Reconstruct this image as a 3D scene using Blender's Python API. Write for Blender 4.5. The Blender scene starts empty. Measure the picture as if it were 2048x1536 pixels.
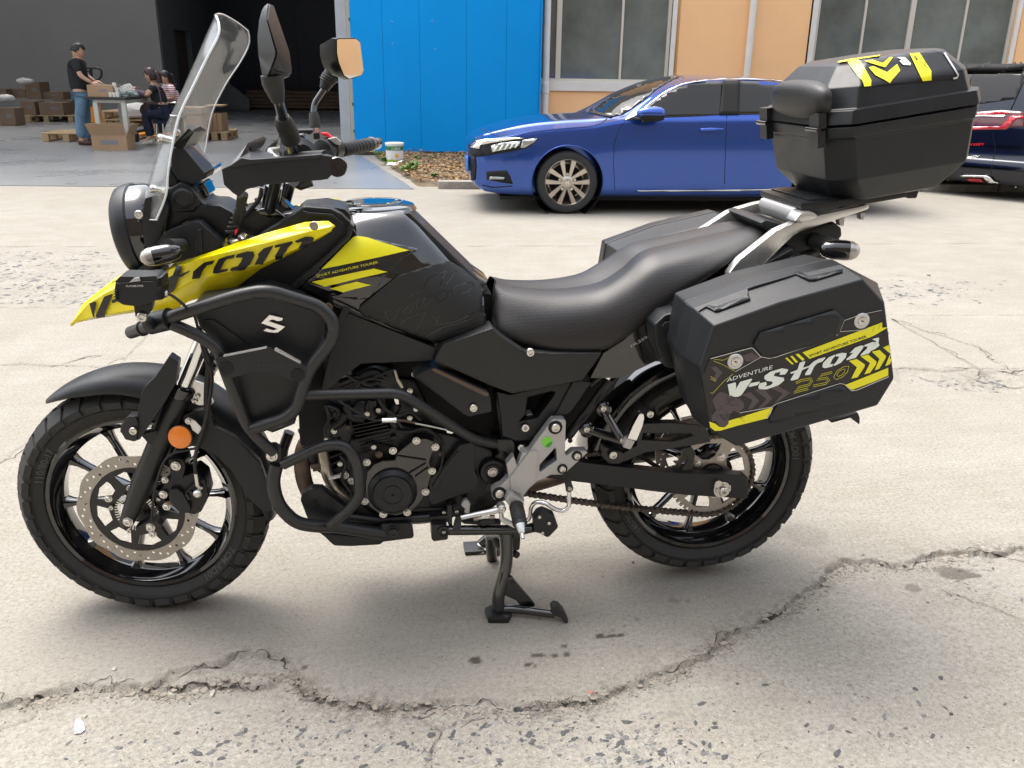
import bpy, bmesh, math, random
import numpy as np
from mathutils import Vector, Matrix, geometry, noise
from mathutils.bvhtree import BVHTree
random.seed(7)
SC = bpy.context.scene
COL = SC.collection

# ------------------------------------------------------------------ camera
CAM_LOC = Vector((0.592, -2.064, 1.319)); YAW, PITCH, ROLL, FPX = 0.1555, 0.343, -0.0165, 1746.0
_F = Vector((math.sin(YAW)*math.cos(PITCH), math.cos(YAW)*math.cos(PITCH), -math.sin(PITCH)))
_r = Vector((math.cos(YAW), -math.sin(YAW), 0)); _d = _F.cross(_r)
_R = math.cos(ROLL)*_r + math.sin(ROLL)*_d; _D = -math.sin(ROLL)*_r + math.cos(ROLL)*_d
cam = bpy.data.cameras.new('camera'); camo = bpy.data.objects.new('camera', cam); COL.objects.link(camo)
cam.sensor_fit = 'HORIZONTAL'; cam.sensor_width = 36; cam.lens = 36*FPX/2048; cam.clip_end = 2000; cam.clip_start = .05
camo.matrix_world = Matrix(((_R.x, -_D.x, -_F.x, CAM_LOC.x), (_R.y, -_D.y, -_F.y, CAM_LOC.y), (_R.z, -_D.z, -_F.z, CAM_LOC.z), (0, 0, 0, 1)))
SC.camera = camo
# ------------------------------------------------------------------ sky, sun, exposure
SUN_EL, SUN_AZ = math.radians(68), math.radians(-40)      # azimuth from +Y towards +X
W = bpy.data.worlds.new('World'); SC.world = W; W.use_nodes = True
nt = W.node_tree; nt.nodes.clear()
sky = nt.nodes.new('ShaderNodeTexSky'); sky.sky_type = 'NISHITA'; sky.sun_disc = False
sky.sun_elevation = SUN_EL; sky.sun_rotation = SUN_AZ; sky.air_density = 1.3; sky.dust_density = 5.0; sky.ozone_density = 1.0
hs = nt.nodes.new('ShaderNodeHueSaturation'); hs.inputs['Saturation'].default_value = 0.38
bg = nt.nodes.new('ShaderNodeBackground'); bg.inputs['Strength'].default_value = 0.15
wo = nt.nodes.new('ShaderNodeOutputWorld')
nt.links.new(sky.outputs[0], hs.inputs['Color']); nt.links.new(hs.outputs[0], bg.inputs[0]); nt.links.new(bg.outputs[0], wo.inputs[0])
sl = bpy.data.lights.new('sun', 'SUN'); sl.energy = 0.62; sl.angle = math.radians(36); sl.color = (1, .95, .88)
so = bpy.data.objects.new('sun', sl); COL.objects.link(so)
sd = Vector((math.sin(SUN_AZ)*math.cos(SUN_EL), math.cos(SUN_AZ)*math.cos(SUN_EL), math.sin(SUN_EL)))
so.rotation_euler = sd.to_track_quat('Z', 'Y').to_euler(); so.location = (0, 0, 20)
vs = SC.view_settings; vs.view_transform = 'Standard'; vs.look = 'None'; vs.gamma = 1; vs.exposure = 1.55
try: vs.use_curve_mapping = False
except Exception: pass
SC.cycles.max_bounces = 8; SC.cycles.diffuse_bounces = 4; SC.cycles.glossy_bounces = 4; SC.cycles.transparent_max_bounces = 12

# ------------------------------------------------------------------ places
def ray(px, py): return _F + (px-1024)/FPX*_R + (py-768)/FPX*_D
def at(px, py, Y):
    v = ray(px, py); return CAM_LOC + v*((Y-CAM_LOC.y)/v.y)
def G(px, py, z=0.):
    v = ray(px, py); return CAM_LOC + v*((z-CAM_LOC.z)/v.z)
BA = -0.068
BX = Vector((math.cos(BA), math.sin(BA), 0)); BY = Vector((-math.sin(BA), math.cos(BA), 0)); UP = Vector((0, 0, 1))
def BW(u, v, z=0.): return BX*u + BY*v + UP*z
def toB(p): return (p.dot(BX), p.dot(BY), p.z)
def atB(px, py, v):
    d = ray(px, py); return CAM_LOC + d*((v-CAM_LOC.dot(BY))/d.dot(BY))
def Z(x0, y0, s):
    return lambda *p: [(x0+p[i]/s, y0+p[i+1]/s) for i in range(0, len(p), 2)]
def P2(*p): return [(p[i], p[i+1]) for i in range(0, len(p), 2)]

# ------------------------------------------------------------------ materials
def lin(c): return tuple(((x/255)/12.92 if x <= 10.3 else ((x/255+.055)/1.055)**2.4) for x in c)
MATS = {}
def mat(name, col, rough=.5, metal=0., coat=0., bump=0., bscale=200., var=0., vscale=6., rvar=0., trans=0., spec=.5, emit=None, alpha=1., coord='Object', stretch=None, bump2=0., b2scale=8., sheen=0.):
    m = bpy.data.materials.new(name); m.use_nodes = True; n = m.node_tree.nodes; l = m.node_tree.links
    b = n['Principled BSDF']
    b.inputs['Base Color'].default_value = (*col, 1); b.inputs['Roughness'].default_value = rough; b.inputs['Metallic'].default_value = metal
    b.inputs['Coat Weight'].default_value = coat; b.inputs['Coat Roughness'].default_value = .05
    b.inputs['Transmission Weight'].default_value = trans; b.inputs['Specular IOR Level'].default_value = spec; b.inputs['Alpha'].default_value = alpha
    b.inputs['Sheen Weight'].default_value = sheen
    if emit: b.inputs['Emission Color'].default_value = (*emit[0], 1); b.inputs['Emission Strength'].default_value = emit[1]
    tc = n.new('ShaderNodeTexCoord'); src = tc.outputs[coord]
    if stretch:
        mp = n.new('ShaderNodeMapping'); mp.inputs['Scale'].default_value = stretch; l.new(src, mp.inputs[0]); src = mp.outputs[0]
    if var or rvar:
        t = n.new('ShaderNodeTexNoise'); t.inputs['Scale'].default_value = vscale; t.inputs['Detail'].default_value = 6; t.inputs['Roughness'].default_value = .62; l.new(src, t.inputs['Vector'])
        if var:
            r = n.new('ShaderNodeMapRange'); r.inputs['From Min'].default_value = .3; r.inputs['From Max'].default_value = .7
            r.inputs['To Min'].default_value = 1-var; r.inputs['To Max'].default_value = 1+var; l.new(t.outputs[0], r.inputs[0])
            mx = n.new('ShaderNodeVectorMath'); mx.operation = 'SCALE'; mx.inputs[0].default_value = col; l.new(r.outputs[0], mx.inputs['Scale']); l.new(mx.outputs[0], b.inputs['Base Color'])
        if rvar:
            r = n.new('ShaderNodeMapRange'); r.inputs['From Min'].default_value = .3; r.inputs['From Max'].default_value = .7
            r.inputs['To Min'].default_value = max(0, rough-rvar); r.inputs['To Max'].default_value = min(1, rough+rvar); l.new(t.outputs[0], r.inputs[0]); l.new(r.outputs[0], b.inputs['Roughness'])
    hgt = None
    if bump:
        t = n.new('ShaderNodeTexNoise'); t.inputs['Scale'].default_value = bscale; t.inputs['Detail'].default_value = 3; l.new(src, t.inputs['Vector'])
        bp = n.new('ShaderNodeBump'); bp.inputs['Strength'].default_value = bump; bp.inputs['Distance'].default_value = .002; l.new(t.outputs[0], bp.inputs['Height']); l.new(bp.outputs[0], b.inputs['Normal']); hgt = bp
    if bump2:
        t = n.new('ShaderNodeTexNoise'); t.inputs['Scale'].default_value = b2scale; t.inputs['Detail'].default_value = 2; l.new(src, t.inputs['Vector'])
        bp = n.new('ShaderNodeBump'); bp.inputs['Strength'].default_value = bump2; bp.inputs['Distance'].default_value = .02; l.new(t.outputs[0], bp.inputs['Height'])
        if hgt: l.new(hgt.outputs[0], bp.inputs['Normal'])
        l.new(bp.outputs[0], b.inputs['Normal'])
    MATS[name] = m; m['b'] = b.name
    return m
def bsdf(m): return m.node_tree.nodes[m['b']]
K = {}
K['plastic'] = mat('black_plastic', (.0075, .0088, .0105), .38, bump=.2, bscale=900, rvar=.08, vscale=12, spec=.42, var=.25)
K['panel'] = mat('dark_grey_plastic', (.0098, .0112, .0132), .38, bump=.25, bscale=650, rvar=.09, vscale=9, spec=.42, var=.2)
K['gloss'] = mat('gloss_black_paint', (.004, .004, .005), .045, coat=1., rvar=.02, vscale=14)
K['frame'] = mat('satin_black_metal', (.010, .010, .011), .33, bump=.08, bscale=300, rvar=.08)
K['rubber'] = mat('tyre_rubber', (.019, .0185, .0175), .66, bump=.3, bscale=350, var=.45, vscale=22, rvar=.1)
K['grip'] = mat('rubber_grip', (.01, .01, .01), .55, bump=.2, bscale=300)
K['yellow'] = mat('yellow_plastic', (.86, .72, .004), .26, coat=.4, rvar=.05, vscale=20)
K['yellow_print'] = mat('yellow_vinyl', (.80, .74, .012), .35)
K['black_print'] = mat('black_vinyl', (.008, .008, .009), .3)
K['white_print'] = mat('white_vinyl', (.74, .78, .72), .4)
K['silver_print'] = mat('silver_vinyl', (.55, .55, .53), .3, metal=.3)
K['mauve_print'] = mat('mauve_vinyl', (.045, .034, .038), .4)
K['sticker'] = mat('sticker_black', (.010, .009, .010), .3)
K['silver'] = mat('cast_silver', (.42, .415, .41), .38, metal=.55, bump=.12, bscale=800, rvar=.06)
K['rail'] = mat('rail_silver', (.66, .66, .64), .30, metal=.85, bump=.06, bscale=500, rvar=.08)
K['steel'] = mat('bolt_steel', (.62, .60, .56), .25, metal=1., rvar=.1, vscale=60)
K['chrome'] = mat('chrome', (.8, .8, .79), .09, metal=1.)
K['disc'] = mat('brake_disc_steel', (.36, .33, .29), .38, metal=.75, rvar=.1, vscale=40, var=.12)
K['chain'] = mat('dirty_chain', (.10, .085, .07), .5, metal=.6, var=.4, vscale=90)
K['seat'] = mat('seat_vinyl', (.014, .0125, .0125), .42, rvar=.05, vscale=5)
K['orange'] = mat('orange_reflector', (.85, .22, .01), .2, coat=.6, bump=.5, bscale=420)
K['green'] = mat('green_sticker', (.20, .62, .06), .3)
K['greend'] = mat('green_leaf_print', (.03, .30, .02), .3)
K['screen'] = mat('display_glass', (.02, .05, .10), .04, coat=1.)
K['mirror'] = mat('mirror_glass', (.9, .9, .9), .02, metal=1.)
K['lens'] = mat('clear_lens', (.40, .37, .33), .10, coat=1., metal=.5, bump=.5, bscale=260)
K['pipe'] = mat('exhaust_steel', (.42, .38, .32), .3, metal=.9, var=.25, vscale=20)
K['rust'] = mat('dull_exhaust', (.13, .09, .065), .6, metal=.4, var=.4, vscale=25)
K['red'] = mat('red_plastic', (.75, .02, .03), .35)
K['engine'] = mat('engine_black', (.020, .020, .022), .33, metal=.45, bump=.1, bscale=300, rvar=.08, vscale=20)
def clear_mat(name, tint, rough, fmin, haze=0.):
    m = bpy.data.materials.new(name); m.use_nodes = True; n = m.node_tree.nodes; l = m.node_tree.links; n.clear()
    o = n.new('ShaderNodeOutputMaterial'); mx = n.new('ShaderNodeMixShader'); t = n.new('ShaderNodeBsdfTransparent'); g = n.new('ShaderNodeBsdfGlossy')
    t.inputs[0].default_value = (*tint, 1); g.inputs['Roughness'].default_value = rough; g.inputs[0].default_value = (.95, .97, 1, 1)
    f = n.new('ShaderNodeLayerWeight'); pw = n.new('ShaderNodeMath'); pw.operation = 'POWER'; pw.inputs[1].default_value = 4.5; mr = n.new('ShaderNodeMapRange'); mr.inputs['To Min'].default_value = fmin; mr.inputs['To Max'].default_value = .30
    l.new(f.outputs['Facing'], pw.inputs[0]); l.new(pw.outputs[0], mr.inputs[0]); l.new(mr.outputs[0], mx.inputs[0]); l.new(t.outputs[0], mx.inputs[1]); l.new(g.outputs[0], mx.inputs[2]); l.new(mx.outputs[0], o.inputs[0])
    if haze:
        d = n.new('ShaderNodeBsdfDiffuse'); d.inputs[0].default_value = (.75, .75, .74, 1); m2 = n.new('ShaderNodeMixShader'); m2.inputs[0].default_value = haze; l.new(mx.outputs[0], m2.inputs[1]); l.new(d.outputs[0], m2.inputs[2]); l.new(m2.outputs[0], o.inputs[0])
    return m
K['clear'] = clear_mat('clear_acrylic', (.91, .92, .93), .08, .09, .045)

def weave(m, scale, strength, kind='dots'):
    n = m.node_tree.nodes; l = m.node_tree.links; b = bsdf(m)
    tc = n.new('ShaderNodeTexCoord'); v = n.new('ShaderNodeTexVoronoi'); v.inputs['Scale'].default_value = scale; v.inputs['Randomness'].default_value = .08
    l.new(tc.outputs['Object'], v.inputs['Vector'])
    bp = n.new('ShaderNodeBump'); bp.inputs['Strength'].default_value = strength; bp.inputs['Distance'].default_value = .002; l.new(v.outputs['Distance'], bp.inputs['Height']); l.new(bp.outputs[0], b.inputs['Normal'])
K['carbon'] = mat('textured_side_panel', (.013, .013, .0135), .42, rvar=.05)
weave(K['carbon'], 340, .5); weave(K['seat'], 340, .22)

# ------------------------------------------------------------------ building blocks
def shade(me, ang=35, smooth=True):
    if not smooth: return
    me.polygons.foreach_set('use_smooth', [True]*len(me.polygons))
    me.set_sharp_from_angle(angle=math.radians(ang))
def tag(o, label=None, cat=None, group=None, kind=None):
    if label: o['label'] = label
    if cat: o['category'] = cat
    if group: o['group'] = group
    if kind: o['kind'] = kind
    return o
def link(name, me, parent=None):
    o = bpy.data.objects.new(name, me); COL.objects.link(o)
    if parent is not None:
        o.parent = parent
        if parent.type == 'EMPTY' and parent.get('fixed'): o.matrix_parent_inverse = Matrix.Translation(-parent.location)
    return o
def root(name, loc, label, cat, group=None, fixed=True):
    """an Empty at a thing's base; fixed: its parts are given in world coordinates"""
    o = bpy.data.objects.new(name, None); COL.objects.link(o); o.location = loc; o.empty_display_size = .05
    if fixed: o['fixed'] = 1
    return tag(o, label, cat, group)
def mesh(name, V, Fs, m, parent=None, ang=35, smooth=True, **tg):
    me = bpy.data.meshes.new(name); me.from_pydata([tuple(v) for v in V], [], Fs); me.update()
    if m is not None:
        for mm in (m if isinstance(m, (list, tuple)) else [m]): me.materials.append(mm)
    shade(me, ang, smooth); o = link(name, me, parent); tag(o, **tg) if tg else None; return o
def bm_obj(name, bm, m, parent=None, ang=35, smooth=True, fixn=True, **tg):
    if fixn: bmesh.ops.recalc_face_normals(bm, faces=bm.faces)
    me = bpy.data.meshes.new(name); bm.to_mesh(me); bm.free()
    if m is not None:
        for mm in (m if isinstance(m, (list, tuple)) else [m]): me.materials.append(mm)
    shade(me, ang, smooth); o = link(name, me, parent); tag(o, **tg) if tg else None; return o
def bm_box(bm, c, s, rot=None, bev=0.):
    r = bmesh.ops.create_cube(bm, size=1.); vs_ = r['verts']
    M = Matrix.Translation(Vector(c)) @ ((rot.to_4x4() if rot is not None else Matrix.Identity(4)) @ Matrix.Diagonal((*s, 1)))
    bmesh.ops.transform(bm, matrix=M, verts=vs_)
    if bev > 0:
        es = list({e for v in vs_ for e in v.link_edges}); bmesh.ops.bevel(bm, geom=es, offset=bev, segments=2, profile=.6, affect='EDGES', clamp_overlap=True)
def wn(o):
    w = o.modifiers.new('n', 'WEIGHTED_NORMAL'); w.keep_sharp = True; w.weight = 80; return o
def box(name, c, s, m, parent=None, rot=None, bev=.0, **tg):
    bm = bmesh.new(); bm_box(bm, c, s, rot, bev); o = bm_obj(name, bm, m, parent, **tg); return wn(o) if bev > 0 else o
ROTB = Matrix.Rotation(BA, 3, 'Z')
def bbox(name, u0, u1, v0, v1, z0, z1, m, parent=None, bev=0., **tg):
    return box(name, BW((u0+u1)/2, (v0+v1)/2, (z0+z1)/2), (u1-u0, v1-v0, z1-z0), m, parent, ROTB, bev, **tg)
def lathe_data(c, ax, prof, seg=32, cap=True):
    c = Vector(c); ax = Vector(ax).normalized(); q = ax.to_track_quat('Z', 'Y').to_matrix(); V = []; Fs = []
    for r, h in prof:
        for k in range(seg):
            a = 2*math.pi*k/seg; V.append(c + q @ Vector((r*math.cos(a), r*math.sin(a), h)))
    n = len(prof)
    for i in range(n-1):
        for k in range(seg):
            k2 = (k+1) % seg; Fs.append((i*seg+k, i*seg+k2, (i+1)*seg+k2, (i+1)*seg+k))
    if cap:
        if prof[0][0] > 1e-6: Fs.append(tuple(range(seg))[::-1])
        if prof[-1][0] > 1e-6: Fs.append(tuple(range((n-1)*seg, n*seg)))
    return V, Fs
def lathe(name, c, ax, prof, m, parent=None, seg=32, cap=True, ang=35, **tg):
    V, Fs = lathe_data(c, ax, prof, seg, cap); return mesh(name, V, Fs, m, parent, ang, **tg)
def rounded(pts, rad, n=5):
    """polyline with its corners rounded"""
    pts = [Vector(p) for p in pts]; out = [pts[0]]
    for i in range(1, len(pts)-1):
        a, b, c = pts[i-1], pts[i], pts[i+1]; d1 = (a-b); d2 = (c-b); r = min(rad, d1.length*.48, d2.length*.48)
        p, q = b+d1.normalized()*r, b+d2.normalized()*r
        for k in range(n+1):
            t = k/n; out.append(p*(1-t)**2 + b*2*t*(1-t) + q*t*t)
    out.append(pts[-1]); return out
def catmull(pts, n=6):
    pts = [Vector(p) for p in pts]
    if len(pts) < 3: return pts
    P = [pts[0]*2-pts[1]] + pts + [pts[-1]*2-pts[-2]]; out = []
    for i in range(1, len(P)-2):
        for k in range(n):
            t = k/n; a, b, c, d = P[i-1], P[i], P[i+1], P[i+2]
            out.append(.5*((2*b)+(c-a)*t+(2*a-5*b+4*c-d)*t*t+(3*b-a-3*c+d)*t**3))
    out.append(pts[-1]); return out
def tube_data(path, r, seg=12, closed=False, oval=1.):
    path = [Vector(p) for p in path]; n = len(path); V = []; Fs = []
    rr = r if isinstance(r, (list, tuple)) else [r]*n
    if len(rr) != n: rr = [rr[0]+(rr[-1]-rr[0])*i/(n-1) for i in range(n)]
    T = []
    for i in range(n):
        a = path[(i-1) % n] if (closed or i > 0) else path[i]; b = path[(i+1) % n] if (closed or i < n-1) else path[i]
        T.append((b-a).normalized())
    nrm = T[0].orthogonal().normalized()
    for i in range(n):
        nrm = (nrm - T[i]*nrm.dot(T[i])).normalized(); bi = T[i].cross(nrm)
        for k in range(seg):
            a = 2*math.pi*k/seg; V.append(path[i] + nrm*(rr[i]*math.cos(a)) + bi*(rr[i]*oval*math.sin(a)))
    for i in range(n if closed else n-1):
        j = (i+1) % n
        for k in range(seg): Fs.append((i*seg+k, i*seg+(k+1) % seg, j*seg+(k+1) % seg, j*seg+k))
    if not closed: Fs.append(tuple(range(seg))[::-1]); Fs.append(tuple(range((n-1)*seg, n*seg)))
    return V, Fs
def tube(name, path, r, m, parent=None, seg=12, closed=False, oval=1., **tg):
    V, Fs = tube_data(path, r, seg, closed, oval); return mesh(name, V, Fs, m, parent, 50, **tg)
def multi(name, parts, m, parent=None, ang=40, smooth=True, **tg):
    V = []; Fs = []
    for v, f in parts:
        o = len(V); V += list(v); Fs += [tuple(i+o for i in g) for g in f]
    return mesh(name, V, Fs, m, parent, ang, smooth, **tg)
def box_data(c, s, rot=None):
    c = Vector(c); V = []
    for x in (-.5, .5):
        for y in (-.5, .5):
            for z in (-.5, .5):
                p = Vector((x*s[0], y*s[1], z*s[2])); V.append(c + (rot @ p if rot is not None else p))
    return V, [(0, 1, 3, 2), (4, 6, 7, 5), (0, 4, 5, 1), (2, 3, 7, 6), (0, 2, 6, 4), (1, 5, 7, 3)]
def cdt(outer, holes=()):
    vs2 = []; es = []
    for loop in [outer]+list(holes):
        o = len(vs2); vs2 += [Vector((p[0], p[1])) for p in loop]; es += [(o+i, o+(i+1) % len(loop)) for i in range(len(loop))]
    r = geometry.delaunay_2d_cdt(vs2, es, [], 1, 1e-7); T = [tuple(f) for f in r[2]]; P = r[0]
    if holes:
        hb = [(h, min(p[0] for p in h), max(p[0] for p in h), min(p[1] for p in h), max(p[1] for p in h)) for h in holes]
        def inh(f):
            cx = sum(P[i].x for i in f)/len(f); cy = sum(P[i].y for i in f)/len(f)
            for h, a, b, c, d in hb:
                if a < cx < b and c < cy < d:
                    k = False
                    for i in range(len(h)):
                        x1, y1 = h[i][0], h[i][1]; x2, y2 = h[i-1][0], h[i-1][1]
                        if (y1 > cy) != (y2 > cy) and cx < (x2-x1)*(cy-y1)/(y2-y1)+x1: k = not k
                    if k: return True
            return False
        T = [f for f in T if not inh(f)]
    return P, T
def extrude2(name, outer, holes, fn, fn2, m, parent=None, bev=0., ang=30, **tg):
    """flat plate: 2-D outline with holes, fn/fn2 place a 2-D point on the front/back face"""
    V2, T = cdt(outer, holes); n = len(V2); V = [fn(p) for p in V2]+[fn2(p) for p in V2]
    cnt = {}
    for t in T:
        for i in range(len(t)):
            e = (t[i], t[(i+1) % len(t)]); cnt[e] = 1
    Fs = [t for t in T]+[tuple(i+n for i in t[::-1]) for t in T]
    for (a, b) in list(cnt):
        if (b, a) not in cnt: Fs.append((b, a, a+n, b+n))
    if bev <= 0: return mesh(name, V, Fs, m, parent, ang, **tg)
    bm = bmesh.new(); bv = [bm.verts.new(v) for v in V]
    for f in Fs:
        try: bm.faces.new([bv[i] for i in f])
        except ValueError: pass
    bmesh.ops.recalc_face_normals(bm, faces=bm.faces)
    es = [e for e in bm.edges if len(e.link_faces) == 2 and e.calc_face_angle(0) > .6]
    bmesh.ops.bevel(bm, geom=es, offset=bev, segments=2, profile=.6, affect='EDGES', clamp_overlap=True)
    return wn(bm_obj(name, bm, m, parent, max(ang, 50), **tg))
def plate(name, pts, y0, y1, m, parent=None, bev=.003, holes=(), yfn=None, ang=30, **tg):
    """outline traced in the photograph, standing at lateral distance y0, y1 thick towards the far side"""
    f1 = (lambda p: at(p[0], p[1], y0+(yfn(p) if yfn else 0)))
    def f2(p):
        q = f1(p); return Vector((q.x, q.y+(y1-y0), q.z))
    return extrude2(name, pts, holes, f1, f2, m, parent, bev, ang, **tg)
def grid(name, rows, m, parent=None, sub=4, th=0., closed=False, ang=40, lin_u=False, **tg):
    """surface through rows of 3-D points"""
    R = [[Vector(p) for p in r] for r in rows]
    R = [catmull(r, sub) if not lin_u else r for r in R]
    if sub > 1: cols = [catmull([r[j] for r in R], sub) for j in range(len(R[0]))]; R = [[c[i] for c in cols] for i in range(len(cols[0]))]
    nr, nc = len(R), len(R[0]); V = [p for r in R for p in r]; Fs = []
    for i in range(nr-1):
        for j in range(nc-1): Fs.append((i*nc+j, i*nc+j+1, (i+1)*nc+j+1, (i+1)*nc+j))
    o = mesh(name, V, Fs, m, parent, ang, **tg)
    if th:
        s = o.modifiers.new('thick', 'SOLIDIFY'); s.thickness = abs(th); s.offset = -1 if th > 0 else 1
    return o
def loft(name, rings, m, parent=None, sub=1, cap=True, ang=40, smooth_rings=True, tri=False, **tg):
    """closed rings (same number of points) joined to a solid"""
    R = [[Vector(p) for p in r] for r in rings]
    if sub > 1: cols = [catmull([r[j] for r in R], sub) for j in range(len(R[0]))]; R = [[c[i] for c in cols] for i in range(len(cols[0]))]
    n = len(R[0]); V = [p for r in R for p in r]; Fs = []
    for i in range(len(R)-1):
        for j in range(n): Fs.append((i*n+j, i*n+(j+1) % n, (i+1)*n+(j+1) % n, (i+1)*n+j))
    if cap: Fs.append(tuple(range(n))[::-1]); Fs.append(tuple(range((len(R)-1)*n, len(R)*n)))
    bm = bmesh.new(); bv = [bm.verts.new(v) for v in V]
    for f in Fs:
        try: bm.faces.new([bv[i] for i in f])
        except ValueError: pass
    bmesh.ops.remove_doubles(bm, verts=bm.verts, dist=1e-5)
    if tri: bmesh.ops.triangulate(bm, faces=bm.faces)
    return bm_obj(name, bm, m, parent, ang, **tg)
_bolt = {}
def bolt(p, r=.008, ax=(0, -1, 0), m='steel', parent=None, hexa=True, h=.006, name='bolt'):
    key = (hexa, m)
    if key not in _bolt:
        if hexa: prof = [(1.35, 0), (1.35, .15), (1.0, .16), (1.0, .75), (.88, .9), (.45, .9), (.42, .5), (0, .5)]
        else: prof = [(1., 0), (1.0, .5), (.85, .85), (.5, .95), (.48, .45), (0, .45)]
        V, Fs = lathe_data((0, 0, 0), (0, 0, 1), prof, 12); me = bpy.data.meshes.new('bolt')
        me.from_pydata([tuple(v) for v in V], [], Fs); me.materials.append(K[m]); shade(me, 30); _bolt[key] = me
    o = link(name, _bolt[key], parent); o.location = p; o.rotation_euler = Vector(ax).to_track_quat('Z', 'Y').to_euler(); o.scale = (r, r, h*1.2)
    return o
def bvh(o):
    me = o.data; M = o.matrix_basis
    if o.modifiers:
        dg = bpy.context.evaluated_depsgraph_get(); dg.update(); e = o.evaluated_get(dg); me = e.to_mesh()
    return BVHTree.FromPolygons([Vector(v.co) for v in me.vertices], [tuple(p.vertices) for p in me.polygons])
def decal(name, loops, tree, m, parent, off=.001, th=0., step=10., far=None, ang=50, **tg):
    """thin sheet lying on a body: the outline is carried along the line of sight onto the body's own surface and lifted by off"""
    bm = bmesh.new(); V2, T = cdt(loops[0], loops[1:]); bv = [bm.verts.new((p[0], p[1], 0)) for p in V2]
    for t in T:
        try: bm.faces.new([bv[i] for i in t])
        except ValueError: pass
    xs = [v.co.x for v in bm.verts]; ys = [v.co.y for v in bm.verts]
    for ax_, lo, hi in (((1, 0, 0), min(xs), max(xs)), ((0, 1, 0), min(ys), max(ys))):
        n = int((hi-lo)/step)
        for i in range(1, n+1):
            c = lo+i*(hi-lo)/(n+1)
            bmesh.ops.bisect_plane(bm, geom=list(bm.verts)+list(bm.edges)+list(bm.faces), plane_co=(c*ax_[0], c*ax_[1], 0), plane_no=ax_)
    bad = []
    for v in bm.verts:
        d = ray(v.co.x, v.co.y).normalized(); h = tree.ray_cast(CAM_LOC, d)
        if h[0] is None: bad.append(v); continue
        nn = h[1] if h[1].dot(d) < 0 else -h[1]
        v.co = h[0] + nn*off - d*(off*.3)
    if bad: bmesh.ops.delete(bm, geom=bad, context='VERTS')
    for f in bm.faces:
        f.normal_update()
        if f.normal.dot(f.calc_center_median()-CAM_LOC) > 0: f.normal_flip()
    o = bm_obj(name, bm, m, parent, ang, fixn=False, **tg)
    if th:
        s = o.modifiers.new('thick', 'SOLIDIFY'); s.thickness = th; s.offset = -1
    return o
def stroke(pts, w, closed=False):
    """2-D outline of a line of width w"""
    P = [Vector(p) for p in pts]; n = len(P); L = []; Rr = []
    for i in range(n):
        a = P[i-1] if (i > 0 or closed) else P[i]; b = P[(i+1) % n] if (i < n-1 or closed) else P[i]
        t = (b-a).normalized(); nn = Vector((-t.y, t.x))
        ww = w[i] if isinstance(w, (list, tuple)) else w
        L.append(tuple(P[i]+nn*ww/2)); Rr.append(tuple(P[i]-nn*ww/2))
    return L+Rr[::-1]
_txt = {}
def ringloops(pts, w):
    o = stroke(pts, w, True); n = len(pts); a, b = o[:n], o[n:]
    ar = lambda q: abs(sum(q[i-1][0]*q[i][1]-q[i][0]*q[i-1][1] for i in range(len(q))))
    return [a, b] if ar(a) > ar(b) else [b, a]
def text2(s, size=1., bold=0., shear=0., space=1.):
    """flat lettering as 2-D triangles, x to the right, y up"""
    cu = bpy.data.curves.new('t', 'FONT'); cu.body = s; cu.size = size; cu.offset = bold; cu.shear = shear; cu.space_character = space; cu.resolution_u = 2; cu.fill_mode = 'FRONT'
    o = bpy.data.objects.new('t', cu); COL.objects.link(o); dg = bpy.context.evaluated_depsgraph_get(); dg.update()
    me = bpy.data.meshes.new_from_object(o.evaluated_get(dg)); V = [v.co.to_2d() for v in me.vertices]; Fs = [tuple(p.vertices) for p in me.polygons]
    bpy.data.objects.remove(o); bpy.data.curves.remove(cu); bpy.data.meshes.remove(me); return V, Fs
def text_on(name, s, p0, p1, height, tree, m, parent, off=.0012, bold=0., shear=0., cross=None, fitw=True, fn=None):
    """lettering from pixel p0 (baseline start) to p1 (baseline end), height px, carried onto a surface"""
    V, Fs = text2(s, 1., bold, shear)
    if not V: return None
    x0 = min(v.x for v in V); x1 = max(v.x for v in V); y0 = 0.; hh = max(v.y for v in V)
    a = Vector(p0); b = Vector(p1); dx = (b-a); up = Vector(cross).normalized() if cross else Vector((dx.y, -dx.x)).normalized()
    out = []
    for v in V:
        q = a + dx*((v.x-x0)/(x1-x0)) + up*((v.y-y0)/hh*height)
        if fn: out.append(fn(q)); continue
        d = ray(q.x, q.y).normalized(); h = tree.ray_cast(CAM_LOC, d)
        if h[0] is None: out.append(None); continue
        nn = h[1] if h[1].dot(d) < 0 else -h[1]; out.append(h[0]+nn*off)
    Fs = [f for f in Fs if all(out[i] is not None for i in f)]; out = [o if o is not None else Vector((0, 0, 0)) for o in out]
    return mesh(name, out, Fs, m, parent, smooth=False)
def copy_tree(o, parent=None):
    c = o.copy(); COL.objects.link(c)
    if parent is not None: c.parent = parent
    for ch in list(o.children): copy_tree(ch, c)
    return c
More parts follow.
